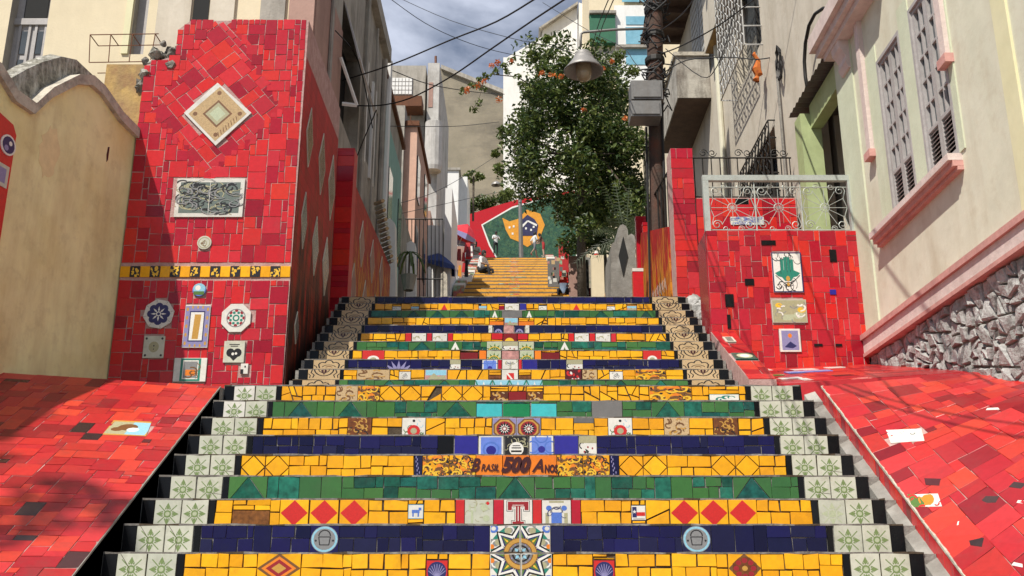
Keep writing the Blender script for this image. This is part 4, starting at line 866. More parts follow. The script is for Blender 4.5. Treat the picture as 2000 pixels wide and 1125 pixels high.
def cream_wall():
    a = math.radians(12); d = V((-math.sin(a), -math.cos(a), 0)); n = V((math.cos(a), -math.sin(a), 0)); O = V((-3.675, 9.06, 0))
    Fr = Frame(O, d, (0, 0, 1), n)
    root = thing('plaster_wall', (-4, 8, 3), 'shaded cream plaster wall with a curved weathered coping, against the red tower', 'wall')
    top = [(-.3, 5.9), (.0, 5.965), (.28, 6.0), (.45, 6.06), (.6, 6.11), (.77, 6.12), (.96, 6.03), (1.12, 5.88), (1.27, 5.74), (1.45, 5.50), (1.68, 5.50), (1.9, 5.62), (2.15, 5.60), (2.45, 5.3), (2.8, 4.85), (3.2, 4.8), (4, 4.2), (4.8, 3.4)]
    b = MB()
    for (u0, z0), (u1, z1) in zip(top, top[1:]):
        P = [Fr(u, z, t) for t in (-.35, 0) for u, z in ((u0, 2.0), (u1, 2.0), (u1, z1 - .07), (u0, z0 - .07))]
        if Fr.flip: P = [P[k] for k in (3, 2, 1, 0, 7, 6, 5, 4)]
        b.hexa(P, 'cream_plaster')
    b.build('wall_body', root, origin=(-4, 8, 3))
    b = MB()
    for (u0, z0), (u1, z1) in zip(top, top[1:]):
        P = [Fr(u, z, t) for t in (-.40, .045) for u, z in ((u0, z0 - .07), (u1, z1 - .07), (u1, z1 + .03), (u0, z0 + .03))]
        if Fr.flip: P = [P[k] for k in (3, 2, 1, 0, 7, 6, 5, 4)]
        b.hexa(P, 'coping')
    b.build('coping', root)
    b = MB()   # rounded mossy cap behind the coping edge
    prof = [(.30, 6.08), (.42, 6.20), (.60, 6.30), (.85, 6.32), (1.05, 6.24), (1.28, 6.06), (1.45, 5.90), (1.62, 5.72), (1.75, 5.60), (1.9, 5.66)]
    for (u0, z0), (u1, z1) in zip(prof, prof[1:]):
        lo0, lo1 = 5.45, 5.45
        b.face([Fr(u0, lo0, -.06), Fr(u1, lo1, -.06), Fr(u1, z1 - .04, -.10), Fr(u0, z0 - .04, -.10)][::-1 if Fr.flip else 1], 'mossy_coping')
        b.face([Fr(u0, z0 - .04, -.10), Fr(u1, z1 - .04, -.10), Fr(u1, z1, -.22), Fr(u0, z0, -.22)][::-1 if Fr.flip else 1], 'mossy_coping')
        b.face([Fr(u0, z0, -.22), Fr(u1, z1, -.22), Fr(u1, z1 - .1, -.42), Fr(u0, z0 - .1, -.42)][::-1 if Fr.flip else 1], 'mossy_coping')
        b.face([Fr(u0, z0 - .1, -.42), Fr(u1, z1 - .1, -.42), Fr(u1, 5.3, -.44), Fr(u0, 5.3, -.44)][::-1 if Fr.flip else 1], 'mossy_coping')
    b.build('mossy_cap', root, smooth=False)
    p = Fr(.37, 5.62, 0.001); b = MB(); b.prism([(.36, 5.63), (.385, 5.62), (.392, 5.54), (.38, 5.47), (.362, 5.50)], Fr, -.01, .002, 'ink_black'); b.build('drain_hole', root)
    def blob(cu, cv, ru, rv, m, nm, nn=14):
        b = MB(); b.prism([(cu + ru * rng.uniform(.75, 1.15) * math.cos(6.283 * k / nn), cv + rv * rng.uniform(.8, 1.12) * math.sin(6.283 * k / nn)) for k in range(nn)], Fr, -.004, .0025, m); b.build(nm, root)
    blob(1.16, 5.22, .13, .24, 'patch_pink', 'plaster_patch', 26)
    # red pier end with round emblem tiles at the picture's left edge
    r2 = thing('mosaic_pier', (-4.15, 7.3, 3), 'edge of a red mosaic pier with a purple emblem tile at the far left', 'pier')
    Fp = Frame(Fr(1.63, 0, .03), d, (0, 0, 1), n)
    b = MB(); b.prism([(0, 4.2), (.5, 4.2), (.5, 5.30), (.05, 5.22), (.0, 5.15)], Fp, -.1, .02, RED); b.build('body', r2)
    b = MB(); b.prism(circ(.08, 5.03, .085, 16), Fp, .021, .03, 'ink_white'); b.decal(circ(.08, 5.03, .07, 16), Fp, .0306, 'ink_navy'); b.decal(circ(.06, 5.05, .02, 8), Fp, .0312, 'ink_white'); b.decal(circ(.10, 5.0, .025, 8), Fp, .0312, 'ink_lilac'); b.build('emblem_tile', r2)
    b = MB(); b.prism(rect(.03, 4.68, .2, 4.86), Fp, .021, .03, 'cream_tile'); b.decal(rect(.06, 4.71, .17, 4.83), Fp, .0306, 'ink_lilac'); b.build('picture_tile', r2)
cream_wall()
# ------------------------------------------------------------------ right: red block, parapet, gate
RB = 10.0
def right_block():
    root = thing('mosaic_block', (2.8, 10.4, 3.8), 'red mosaic block with green hand tile, right of the stairs under the iron gate', 'mosaic wall')
    F0 = Frame((0, RB, 0), (1, 0, 0), (0, 0, 1))
    out = [(2.0, 3.4), (3.56, 3.4), (3.56, 5.28), (2.0, 5.28)]
    b = MB(); b.prism(out, F0, -.45, 0, 'grout_pale', back=True); b.build('body', root)
    W = lambda px, py: (aY(px, py, RB).x, aY(px, py, RB).z)
    def boxp(x0, y0, x1, y1): a = W(x0, y1); c = W(x1, y0); return rect(a[0], a[1], c[0], c[1])
    hand = D('ink_navy', rect(.0, .0, 1, 1)) + D('ink_white', rect(.04, .03, .96, .97)) + scribble('ink_black', 10, 17, .02, (.1, .82, .9, .95)) + scribble('ink_black', 9, 18, .02, (.1, .05, .9, .25)) + D('ink_teal', rect(.28, .45, .38, .82), rect(.39, .45, .49, .88), rect(.50, .45, .60, .88), rect(.61, .45, .71, .82), rect(.28, .38, .71, .55), [(.08, .48), (.28, .55), (.28, .38), (.18, .40)], [(.92, .48), (.71, .55), (.71, .38), (.82, .40)], [(.28, .40), (.71, .40), (.6, .28), (.4, .28)]) + D('ink_black', *stroke([(.28, .45), (.28, .82), (.33, .86), (.38, .82)], .015), *stroke([(.49, .5), (.49, .88)], .012), *stroke([(.60, .5), (.60, .88)], .012), *stroke([(.1, .42), (.5, .14), (.9, .42)], .02), *stroke(arcpts(.5, .2, .16, 0, 6.28, 12, .05), .015)) + D('ink_gold', circ(.5, .34, .07, 8), circ(.5, .2, .05, 8))
    P = [(boxp(1511, 494, 1563, 572), 'white_tile', hand),
         (boxp(1509, 586, 1573, 631), 'cream_tile', D('ink_khaki', rect(.02, .03, .98, .97)) + D('ink_yellow', circ(.2, .75, .1), circ(.85, .55, .12)) + D('ink_sage', rect(.3, .1, .6, .35), circ(.75, .3, .15)) + scribble('ink_grey', 8, 19, .03) + scribble('ink_pink' if 0 else 'ink_white', 7, 20, .05)),
         (boxp(1524, 643, 1561, 688), 'white_tile', D('ink_lilac', rect(.1, .08, .9, .92)) + D('ink_navy', [(.2, .2), (.5, .45), (.8, .25), (.6, .15)]) + D('ink_orange', circ(.5, .7, .1, 8)))]
    tk = [p for p, _, _ in P]; blk = [boxp(1487, 470, 1514, 479), boxp(1417, 575, 1432, 600), boxp(1455, 545, 1472, 558), boxp(1621, 488, 1632, 512), boxp(1590, 672, 1606, 677), boxp(1632, 672, 1644, 677), boxp(1421, 615, 1426, 642)]
    ox, oz = 2.0, 3.6; Ft = Frame((ox, RB, oz), (1, 0, 0), (0, 0, 1))
    sk = lambda u, v: any(inside((ox + u, oz + v), p) for p in tk)
    cover(Ft, 1.56, 1.68, .0565, root, RED, sk, 'red_tile', sizes=[(3, 3), (2, 3), (3, 2), (2, 2), (1, 3), (2, 3), (3, 3), (1, 2), (2, 1), (2, 4)], joint=.0021, base=-.0035)
    for p, m, d in P: plaque(F0, p, m, d, root)
    for p in blk: plaque(F0, p, 'black_tile', [], root, 'black_tile', n0=.005, th=.008)
    plaque(F0, boxp(1621, 566, 1632, 576), 'bright_blue', [], root, 'blue_tile', n0=.005, th=.008)
    Fs = Frame((2.0, RB, 0), (0, -1, 0), (0, 0, 1))
    b = MB(); b.prism([(-.45, 3.4), (-.004, 3.4), (-.004, 5.27), (-.45, 5.27)], Fs, .001, .012, RED); b.build('side_face', root)
    # sloping parapet beside the upper flight
    r2 = thing('mosaic_parapet', (2.07, 9.2, 3.4), 'low sloping red mosaic parapet with picture tiles at the foot of the red block', 'parapet')
    A, B = V((1.965, 8.40, 3.37)), V((1.985, 9.985, 4.19)); up = (B - A).normalized(); ln = (B - A).length
    Fp = Frame(A, (1, 0, 0), up)
    b = MB(); b.hexa([A - V((0, 0, .5)), A + V((.23, 0, -.5)), B + V((.23, 0, -.8)), B - V((0, 0, .8)), A, A + V((.23, 0, 0)), B + V((.23, 0, 0)), B], 'grout_pale'); b.build('body', r2)
    cover(Fp, .23, ln, .075, r2, ['ramp_tile'], lambda u, v: (1.28 < v < 1.52 and .05 < u < .19) or .62 < v < .86, 'red_tile', joint=.0025)
    plaque(Fp, rect(.06, 1.30, .16, 1.50), 'cream_tile', D('ink_black', *[rect(.2, .1 + .14 * i, .8, .18 + .14 * i) for i in range(6)]), r2)
    plaque(Fp, rect(.02, .63, .22, .85), 'teal_tile', D('ink_sage', circ(.5, .5, .36)) + D('ink_white', circ(.5, .5, .22)), r2)
right_block()

def scroll(b, F, c, s, m, r, flip=1, turns=1.4):
    pts = []
    for k in range(15):
        t = k / 14; a = flip * (turns * 2 * math.pi * t); rr = s * (1 - .75 * t); pts.append(F(c[0] + rr * math.cos(a), c[1] + rr * math.sin(a)))
    b.tube(pts, r, m, 4)
def gate():
    root = thing('iron_gate', (2.8, 10, 5.3), 'pale grey wrought iron gate panel with scrolls and starbursts on the red block', 'gate')
    F = Frame((2.0, RB + .06, 5.29), (1, 0, 0), (0, 0, 1)); w, h = 1.58, .63
    def bar(u0, v0, u1, v1, r=.02): b = MB(); b.tube([F(u0, v0), F(u1, v1)], r, 'gate_paint', 8); b.build('rail' if abs(v0 - v1) < .01 else 'post', root)
    b = MB(); b.fbox(F, 0, w, h - .06, h, -.03, .03, 'gate_paint'); b.build('top_rail', root)
    for u in (.0, w - .05): b = MB(); b.fbox(F, u, u + .06, 0, h - .062, -.03, .03, 'gate_paint'); b.build('post', root)
    for v in (.02, .5): bar(.06, v, w - .06, v, .006)
    for k in range(3):
        cu = .06 + (w - .12) * (k + .5) / 3; c = (cu, .27)
        b = MB()
        for i in range(12):
            a = i * math.pi / 6; b.tube([F(*c), F(c[0] + .23 * math.cos(a), c[1] + .21 * math.sin(a))], .0035, 'gate_paint', 4)
        b.tube([F(c[0] + .05 * math.cos(i * .63), c[1] + .05 * math.sin(i * .63)) for i in range(10)], .004, 'gate_paint', 4, closed=True)
        b.build('starburst', root)
        for sx in (-1, 1):
            for sy in (-1, 1):
                b = MB(); scroll(b, F, (c[0] + sx * .17, c[1] + sy * .19), .055, 'gate_paint', .005, sx * sy); scroll(b, F, (c[0] + sx * .08, c[1] + sy * .235), .035, 'gate_paint', .004, -sx * sy)
                b.tube([F(c[0] + sx * .225, c[1] + sy * .19), F(c[0] + sx * .2, c[1] + sy * .1), F(c[0] + sx * .235, c[1])], .005, 'gate_paint', 4); b.build('scroll', root)
        if k: bar(.06 + (w - .12) * k / 3, 0, .06 + (w - .12) * k / 3, .57, .008)
gate()

PY = 12.4
def red_pillar():
    root = thing('mosaic_pillar', (2.2, PY, 5), 'slim red mosaic pillar standing behind the iron gate, beside the utility pole', 'pillar')
    b = MB(); b.box(2.07, 2.36, PY, PY + .35, 4.8, 7.32, 'grout_pale'); b.build('body', root)
    cover(Frame((2.07, PY, 5.1), (1, 0, 0), (0, 0, 1)), .29, 2.22, .072, root, RED, None, 'red_tile', joint=.002, sizes=[(2, 2), (4, 2), (2, 1), (2, 3), (3, 2), (1, 2)])
    r2 = thing('mosaic_low_wall', (3, PY, 5), 'low red mosaic wall with a blue floral tile behind the iron gate', 'mosaic wall')
    b = MB(); b.box(2.362, 3.68, PY + .03, PY + .3, 4.8, 6.63, 'grout_pale'); b.build('body', r2)
    F = Frame((2.37, PY + .03, 5.85), (1, 0, 0), (0, 0, 1))
    cover(Frame((2.37, PY + .03, 5.2), (1, 0, 0), (0, 0, 1)), .45, .64, .085, r2, RED, None, 'red_tile', joint=.002, sizes=[(2, 2), (3, 2), (2, 3)])
    cover(F, 1.3, .77, .085, r2, [RED] * 14 + ['black_tile', 'blue_tile'], lambda u, v: .43 < u < .88 and .40 < v < .52, 'red_tile', joint=.002, sizes=[(2, 2), (3, 2), (2, 3), (2, 1), (1, 2)])
    plaque(F, rect(.44, .40, .87, .51), 'white_tile', scribble('ink_blue', 30, 23, .03, (.03, .1, .97, .9)) + scribble('ink_lilac', 20, 24, .03, (.03, .1, .97, .9)), r2)
    r6 = thing('wall_railing', (2.15, 14, 6.6), 'short black iron railing on the side wall between pillar and pole', 'railing')
    for k in range(9): b = MB(); y = PY + .45 + k * .32; b.tube([(2.14, y, 6.3 + k * .1), (2.14, y, 7.25 + k * .05)], .014, 'iron_black', 5); b.build('bar', r6)
    b = MB(); b.tube([(2.14, PY + .4, 7.24), (2.14, PY + 3.1, 7.66)], .018, 'iron_black', 5); b.build('rail', r6)
    r3 = thing('mural_side_wall', (2.05, 14, 5), 'painted and tiled red side wall with white script beyond the slim pillar', 'mosaic wall')
    b = MB(); b.hexa([V(p) for p in ((2.045, PY + .36, 4.6), (2.3, PY + .36, 4.6), (2.3, 16.2, 4.6), (2.045, 16.2, 4.6), (2.045, PY + .36, 6.35), (2.3, PY + .36, 6.35), (2.3, 16.2, 7.5), (2.045, 16.2, 7.5))], 'mural_rust'); b.build('wall_body', r3)
    F = Frame((2.04, 13.0, 5.5), (0, -1, 0), (0, .35, 1), (-1, 0, 0)); b = MB()
    r = random.Random(5)
    for k in range(9):
        u, v = -k * .22, .05 + .03 * k + r.uniform(-.03, .03)
        for q in stroke([(u, v), (u - .06, v + .22), (u - .10, v + .05), (u - .16, v + .2)], .02): b.decal(q, F, .004, 'ink_white')
    b.build('script', r3)
    # red lower post and a rocky planter next to the steps
    r4 = thing('boulder', (2.0, 11.4, 4.5), 'grey mossy boulder wedged beside the top of the right border tiles', 'rock')
    r = random.Random(9); b = MB()
    for (x, y, z, s) in ((2.16, 11.5, 4.75, .17), (2.10, 10.9, 4.50, .15), (2.12, 10.6, 4.35, .13), (2.2, 12.0, 4.95, .17), (2.06, 10.3, 4.2, .1), (2.28, 11.2, 4.75, .16), (2.03, 11.1, 4.6, .09), (2.02, 10.7, 4.4, .09)):
        ring_ = 7; 
        prof = [(.2, -.6), (.75, -.35), (1.0, .05), (.8, .5), (.35, .8), (.02, .9)]; base = len(b.v)
        b.lathe([(a * s * r.uniform(.85, 1.15), c * s * 1.5) for a, c in prof], (x, y, z), 'rock', 9)
        for i in range(base, len(b.v)): b.v[i] = (b.v[i][0] + r.uniform(-.02, .02), b.v[i][1] + r.uniform(-.03, .03), b.v[i][2] + r.uniform(-.02, .02))
    b.build('stone', r4)
red_pillar()

# ------------------------------------------------------------------ the pale corner building
BX = 3.57
def holed(b, F, u0, u1, v0, v1, holes, depth, m, mrev):
    us = sorted({u0, u1, *[q for h in holes for q in h[:2]]}); vs = sorted({v0, v1, *[q for h in holes for q in h[2:]]})
    for a, c in zip(us, us[1:]):
        for e, g in zip(vs, vs[1:]):
            if any(h[0] < (a + c) / 2 < h[1] and h[2] < (e + g) / 2 < h[3] for h in holes): continue
            b.decal(rect(a, e, c, g), F, 0, m)
    for h in holes:
        for q in ([F(h[0], h[2]), F(h[0], h[3]), F(h[0], h[3], -depth), F(h[0], h[2], -depth)], [F(h[1], h[3]), F(h[1], h[2]), F(h[1], h[2], -depth), F(h[1], h[3], -depth)], [F(h[0], h[3]), F(h[1], h[3]), F(h[1], h[3], -depth), F(h[0], h[3], -depth)], [F(h[1], h[2]), F(h[0], h[2]), F(h[0], h[2], -depth), F(h[1], h[2], -depth)]): b.face(q, mrev)
def shutter_window(F, u0, u1, v0, v1, d, root, rows=5):
    win = MB()
    fw = .035
    for a, c, e, g in ((u0, u0 + fw, v0, v1), (u1 - fw, u1, v0, v1), (u0 + fw, u1 - fw, v1 - fw, v1), (u0 + fw, u1 - fw, v0, v0 + fw)): win.fbox(F, a, c, e, g, -d - .02, -d + .05, 'shutter')
    w = win.build('window', root)
    mid = (u0 + u1) / 2
    for a, c in ((u0 + fw + .002, mid - .003), (mid + .003, u1 - fw - .002)):
        lf = MB(); s = .034; vb = v0 + fw + .002; vt = v1 - fw - .002; vl = vb + (vt - vb) * .24
        lf.fbox(F, a, a + s, vb, vt, -d - .015, -d + .03, 'shutter'); lf.fbox(F, c - s, c, vb, vt, -d - .015, -d + .03, 'shutter')
        for v in (vb, vl, vt - s): lf.fbox(F, a + s, c - s, v, v + s, -d - .015, -d + .03, 'shutter')
        um = (a + c) / 2; lf.fbox(F, um - .008, um + .008, vl + s, vt - s, -d - .012, -d + .026, 'shutter')
        for k in range(1, rows): v = vl + s + (vt - s - vl - s) * k / rows; lf.fbox(F, a + s, c - s, v - .011, v + .011, -d - .012, -d + .024, 'shutter')
        lf.build('shutter_leaf', w)
        for k in range(rows):
            p0 = vl + s + (vt - 2 * s - vl) * k / rows; p1 = vl + s + (vt - 2 * s - vl) * (k + 1) / rows
            for x0, x1 in ((a + s, um - .008), (um + .008, c - s)):
                g = MB(); g.fbox(F, x0 - .002, x1 + .002, p0 + .008, p1 - .008, -d - .006, -d - .001, 'glass_dark'); g.build('pane', w)
        n = 9
        for k in range(n):
            v = vb + s + (vl - vb - s) * (k + .5) / n; g = MB()
            g.hexa([F(a + s, v - .016, -d + .02), F(c - s, v - .016, -d + .02), F(c - s, v + .012, -d - .01), F(a + s, v + .012, -d - .01), F(a + s, v - .010, -d + .024), F(c - s, v - .010, -d + .024), F(c - s, v + .018, -d - .006), F(a + s, v + .018, -d - .006)], 'shutter'); g.build('slat', w)
        g = MB(); g.fbox(F, a + s, c - s, vb, vl, -d - .05, -d - .045, 'dark_void'); g.build('backing', w)
def pale_building():
    root = thing('corner_building', (4.5, 7, 3), 'pale plaster corner building with grey shuttered windows and pink mouldings on the right', 'building')
    F = Frame((BX, 0, 0), (0, -1, 0), (0, 0, 1))          # u = -Y
    U = lambda y: -y
    holes = [(U(8.97), U(8.37), 5.02, 6.66), (U(8.12), U(7.50), 5.02, 6.70)]
    b = MB(); holed(b, F, U(10.12), U(2.0), 3.94, 9.2, holes, .06, 'pale_plaster', 'pale_green')
    b.box(BX + .2, 8, 2.0, 10.115, 2.0, 9.2, 'pale_plaster'); b.box(BX + .001, 8, 10.1, 10.119, 3.94, 9.2, 'pale_plaster'); b.box(BX + .001, 8, 2.0, 10.12, 9.2, 9.3, 'concrete')
    b.build('wall', root, origin=(4.5, 7, 3))
    def strip(y0, y1, z0, z1, p, m, nm): q = MB(); q.fbox(F, U(y1), U(y0), z0, z1, -.02, p, m); return q.build(nm, root)
    strip(9.62, 10.135, 4.16, 7.3, .018, 'pale_green', 'corner_pilaster')
    strip(8.975, 9.25, 5.02, 6.85, .012, 'pale_green', 'window_surround'); strip(8.125, 8.365, 5.02, 6.85, .012, 'pale_green', 'window_surround'); strip(7.40, 7.495, 5.02, 6.85, .012, 'pale_green', 'window_surround')
    for w in holes: shutter_window(F, w[0] + .002, w[1] - .002, w[2] + .002, w[3] - .002, .035, root)
    strip(6.48, 6.68, 4.16, 9.0, .02, 'pale_yellow', 'pilaster')
    for z0, z1, p in ((4.87, 4.90, .05), (4.902, 4.95, .085), (4.952, 5.01, .12)): strip(7.48, 9.36, z0, z1, p, 'pink_paint' if z0 < 4.95 else 'pale_pink', 'window_sill')
    for y in (9.26, 7.42):
        strip(y, y + .1, 5.86, 7.4, .05, 'pale_pink', 'hood_moulding'); strip(y - .03, y + .13, 5.78, 5.858, .075, 'pink_paint', 'moulding_stop')
    for z0, z1, p, m in ((3.93, 3.965, .07, 'pink_paint'), (3.967, 4.10, .06, 'pale_pink'), (4.102, 4.155, .085, 'pink_paint')): strip(2.5, 10.16, z0, z1, p, m, 'base_moulding')
    # eaves balcony at the top left
    for z0, z1, p, y0 in ((7.30, 7.37, .14, 8.7), (7.372, 7.46, .20, 8.6), (7.462, 7.64, .26, 8.5)): strip(y0, 9.95 + p, z0, z1, p, 'pink_paint' if z0 < 7.3 else 'pale_pink', 'cornice')
    for y in (9.75,):
        q = MB(); q.prism([(.0, 6.98), (.04, 6.98), (.07, 7.05), (.06, 7.12), (.09, 7.18), (.12, 7.22), (.13, 7.298), (0, 7.298)], Frame((BX, y, 0), (-1, 0, 0), (0, 0, 1), (0, -1, 0)), -.12, .12, 'pale_pink', back=True); q.build('bracket', root)
    # rubble base
    r = random.Random(3); F2 = Frame((BX + .03, 0, 0), (0, -1, 0), (0, 0, 1))
    b = MB(); b.fbox(F2, U(10.1), U(4.5), 2.4, 3.93, -.02, .012, 'rock_mortar'); b.build('rubble_backing', root)
    out = []                                          # fitted rubble: irregular stones bedded in dark mortar
    def shatter(p):
        xs = [q[0] for q in p]; zs = [q[1] for q in p]; w, h = max(xs) - min(xs), max(zs) - min(zs)
        if max(w, h) < .22 and r.random() < .75 or max(w, h) < .13: out.append(p); return
        cx, cz = min(xs) + w * r.uniform(.35, .65), min(zs) + h * r.uniform(.35, .65); a = (0 if w > h else math.pi / 2) + r.uniform(-.6, .6); n = (math.cos(a), math.sin(a))
        for q in (clip(p, (cx, cz), n), clip(p, (cx, cz), (-n[0], -n[1]))):
            if len(q) > 2: shatter(q)
    y = 10.05
    while y > 4.8: shatter(rect(U(y), 2.85, U(y - .75), 3.925)); y -= .75
    for p in out:
        p = inset(p, r.uniform(.004, .010))
        if len(p) < 3: continue
        k = len(p); cu, cv = sum(q[0] for q in p) / k, sum(q[1] for q in p) / k; h = r.uniform(.025, .055); q = MB(); i0 = 0; t1, t2 = r.uniform(-.14, .14), r.uniform(-.14, .14)
        rings = []
        for sc, n in ((1, -.01), (r.uniform(.96, 1), h * .6), (r.uniform(.72, .86), h)):
            rg = []
            for (a, c) in p: q.v.append(tuple(F2(cu + (a - cu) * sc * r.uniform(.93, 1.04), cv + (c - cv) * sc * r.uniform(.93, 1.04), n + (t1 * (a - cu) + t2 * (c - cv) + r.uniform(-.012, .012)) * (n > 0)))); rg.append(len(q.v) - 1)
            rings.append(rg)
        q.v.append(tuple(F2(cu + r.uniform(-.02, .02), cv + r.uniform(-.02, .02), h * r.uniform(.95, 1.15)))); mi = q.m('rock')
        for A_, B_ in zip(rings, rings[1:]):
            for j in range(k): q.f.append((A_[j], A_[(j + 1) % k], B_[(j + 1) % k], B_[j])); q.mi.append(mi)
        for j in range(k): q.f.append((rings[-1][j], rings[-1][(j + 1) % k], len(q.v) - 1)); q.mi.append(mi)
        q.build('stone', root)
pale_building()

# ------------------------------------------------------------------ the beige house with the balcony behind it
HX = 3.75
def beige_house():
    root = thing('beige_house', (5, 14, 5), 'weathered beige house with grilled windows behind the pale corner building', 'building')
    F = Frame((HX, 0, 0), (0, -1, 0), (0, 0, 1)); U = lambda y: -y
    holes = [(U(15.4), U(13.7), 9.7, 11.8), (U(15.2), U(13.4), 6.4, 8.15), (U(18.9), U(17.0), 11.2, 13.0), (U(11.75), U(10.25), 4.3, 7.46)]
    b = MB(); holed(b, F, U(21), U(10.2), 4.2, 13.6, holes, .22, 'beige_plaster', 'beige_plaster'); b.box(HX + .3, 9, 11.76, 21, 4.2, 13.6, 'beige_plaster'); b.box(HX + .3, 9, 10.22, 11.76, 7.6, 13.6, 'beige_plaster'); b.box(4.6, 9, 10.22, 11.76, 4.2, 7.6, 'leaf_paint'); b.box(HX, 9, 20.98, 21, 4.2, 13.6, 'beige_plaster'); b.box(HX, 9, 10.2, 10.22, 4.2, 13.6, 'beige_plaster'); b.build('wall', root, origin=(5, 14, 5))
    for h in holes[:2]:
        q = MB(); q.fbox(F, h[0], h[1], h[2], h[3], -.21, -.2, 'glass_dark'); q.fbox(F, (h[0] + h[1]) / 2 - .03, (h[0] + h[1]) / 2 + .03, h[2], h[3], -.2, -.16, 'iron_black'); q.build('window', root)
    q = MB(); q.fbox(F, holes[2][0], holes[2][1], holes[2][2], holes[2][3], -.2, -.15, 'iron_white'); q.build('shutter', root)
    # projecting grilles
    for h, m, nm, pr in ((holes[0], 'iron_white', 'window_grille', .28), (holes[1], 'iron_black', 'door_grille', .10)):
        q = MB(); u0, u1, v0, v1 = h[0] - .05, h[1] + .05, h[2] - .1, h[3] + .05; n = 9
        for k in range(n + 1):
            u = u0 + (u1 - u0) * k / n; q.tube([F(u, v0, pr), F(u, v1, pr)], .011, m, 4)
        for k in range(8):
            v = v0 + (v1 - v0) * k / 7; q.tube([F(u0, v, 0), F(u0, v, pr), F(u1, v, pr), F(u1, v, 0)], .012, m, 4)
        for k in range(n):
            for j in range(7):
                u = u0 + (u1 - u0) * (k + .5) / n; v = v0 + (v1 - v0) * (j + .5) / 7; s = .5 * (u1 - u0) / n
                q.tube([F(u - s, v, pr), F(u, v + s, pr), F(u + s, v, pr), F(u, v - s, pr)], .009, m, 4, closed=True)
        q.build(nm, root)
    q = MB(); q.tube([(HX - .05, 16.6, 5), (HX - .05, 16.6, 13)], .05, 'pale_plaster', 8); q.build('downpipe', root)
    q = MB(); q.tube([(HX - .04, 12.9, 4.8), (HX - .04, 12.9, 8.9)], .02, 'concrete', 6); q.build('conduit', root)
    q = MB(); q.box(3.55, HX + .1, 15.0, 16.9, 11.32, 13.2, 'beige_plaster'); q.build('bay', root)
    q = MB(); q.box(3.56, HX, 15.02, 16.88, 11.30, 11.318, 'ochre_plaster'); q.build('bay_soffit', root)
    # balcony
    r2 = thing('concrete_balcony', (3.4, 18.6, 10.7), 'stained concrete balcony with dark underside hanging from the beige house', 'balcony')
    q = MB(); q.box(3.11, HX - .003, 17.5, 20.0, 10.72, 10.82, 'stained_concrete'); q.build('slab', r2)
    q = MB(); q.box(3.13, HX - .003, 17.52, 19.98, 10.70, 10.718, 'brown_wood'); q.build('soffit', r2)
    q = MB(); q.box(3.11, HX - .003, 17.5, 17.62, 10.822, 11.60, 'stained_concrete'); q.box(3.11, 3.23, 17.622, 20, 10.822, 11.60, 'stained_concrete'); q.box(3.07, HX - .003, 17.46, 17.66, 11.602, 11.68, 'coping'); q.box(3.07, 3.27, 17.662, 20.0, 11.602, 11.68, 'coping'); q.build('parapet', r2)
    # dark timber eaves above it
    r3 = thing('timber_eaves', (3.0, 20, 12), 'dark timber eaves and white louvred shutters at the top of the lane', 'roof')
    q = MB(); q.hexa([V(p) for p in ((2.9, 15.4, 13.7), (4.2, 15.4, 13.7), (4.2, 20.6, 13.7), (2.9, 20.6, 13.7), (2.9, 15.4, 13.85), (4.2, 15.4, 14.3), (4.2, 20.6, 14.3), (2.9, 20.6, 13.85))], 'brown_wood'); q.build('eaves', r3)
    for k in range(9): q = MB(); q.box(2.85, 3.74, 15.5 + k * .6, 15.6 + k * .6, 13.56, 13.697, 'brown_wood'); q.build('rafter', r3)
    q = MB(); q.box(3.3, 4.2, 21.2, 24, 8.2, 13.0, 'beige_plaster'); q.build('wall', r3)
    for k in range(2):
        q = MB(); q.box(HX - .06, HX - .01, 17.1 + k * .9, 17.9 + k * .9, 11.75, 13.4, 'iron_white'); sh = q.build('shutter', r3)
        for j in range(10): g = MB(); g.box(HX - .075, HX - .061, 17.2 + k * .9, 17.8 + k * .9, 11.82 + j * .155, 11.90 + j * .155, 'iron_white'); g.build('slat', sh)
    # awning porch
    r4 = thing('porch_awning', (3.6, 11, 5.5), 'lime green porch pillar under a small corrugated tin awning', 'porch')
    q = MB(); q.box(3.50, 3.745, 11.35, 11.6, 5.0, 7.30, 'leaf_paint'); q.build('pillar', r4)
    q = MB(); q.box(3.62, 3.76, 10.3, 11.345, 7.10, 7.40, 'leaf_paint'); q.build('beam', r4)
    q = MB(); n = 22
    for k in range(n):
        y0, y1 = 10.3 + 1.5 * k / n, 10.3 + 1.5 * (k + 1) / n; z0, z1 = (.0, .03) if k % 2 else (.03, .0)
        q.face([(3.48, y0, 7.44 + z0), (4.55, y0, 7.50 + z0), (4.55, y1, 7.50 + z1), (3.48, y1, 7.44 + z1)], 'tin')
        q.face([(3.48, y0, 7.435 + z0), (3.48, y1, 7.435 + z1), (4.55, y1, 7.495 + z1), (4.55, y0, 7.495 + z0)], 'tin')
    q.build('corrugated_roof', r4)
    q = MB(); q.box(4.3, 4.59, 10.8, 11.4, 5.2, 7.2, 'metal_grey'); q.build('door_jamb', r4)
    # railing on the terrace
    r5 = thing('terrace_railing', (3, 12.6, 6.6), 'black wrought iron terrace railing with curled tips above the low red wall', 'railing')
    Fr = Frame((2.38, PY + .15, 6.63), (1, 0, 0), (0, 0, 1))
    q = MB(); q.tube([Fr(0, .62), Fr(1.32, .62)], .012, 'iron_black', 5); q.build('rail', r5)
    q = MB(); q.tube([Fr(0, .06), Fr(1.32, .06)], .010, 'iron_black', 5); q.build('rail', r5)
    for k in range(12): q = MB(); q.tube([Fr(.02 + k * .116, 0), Fr(.02 + k * .116, .62)], .008, 'iron_black', 5); q.build('bar', r5)
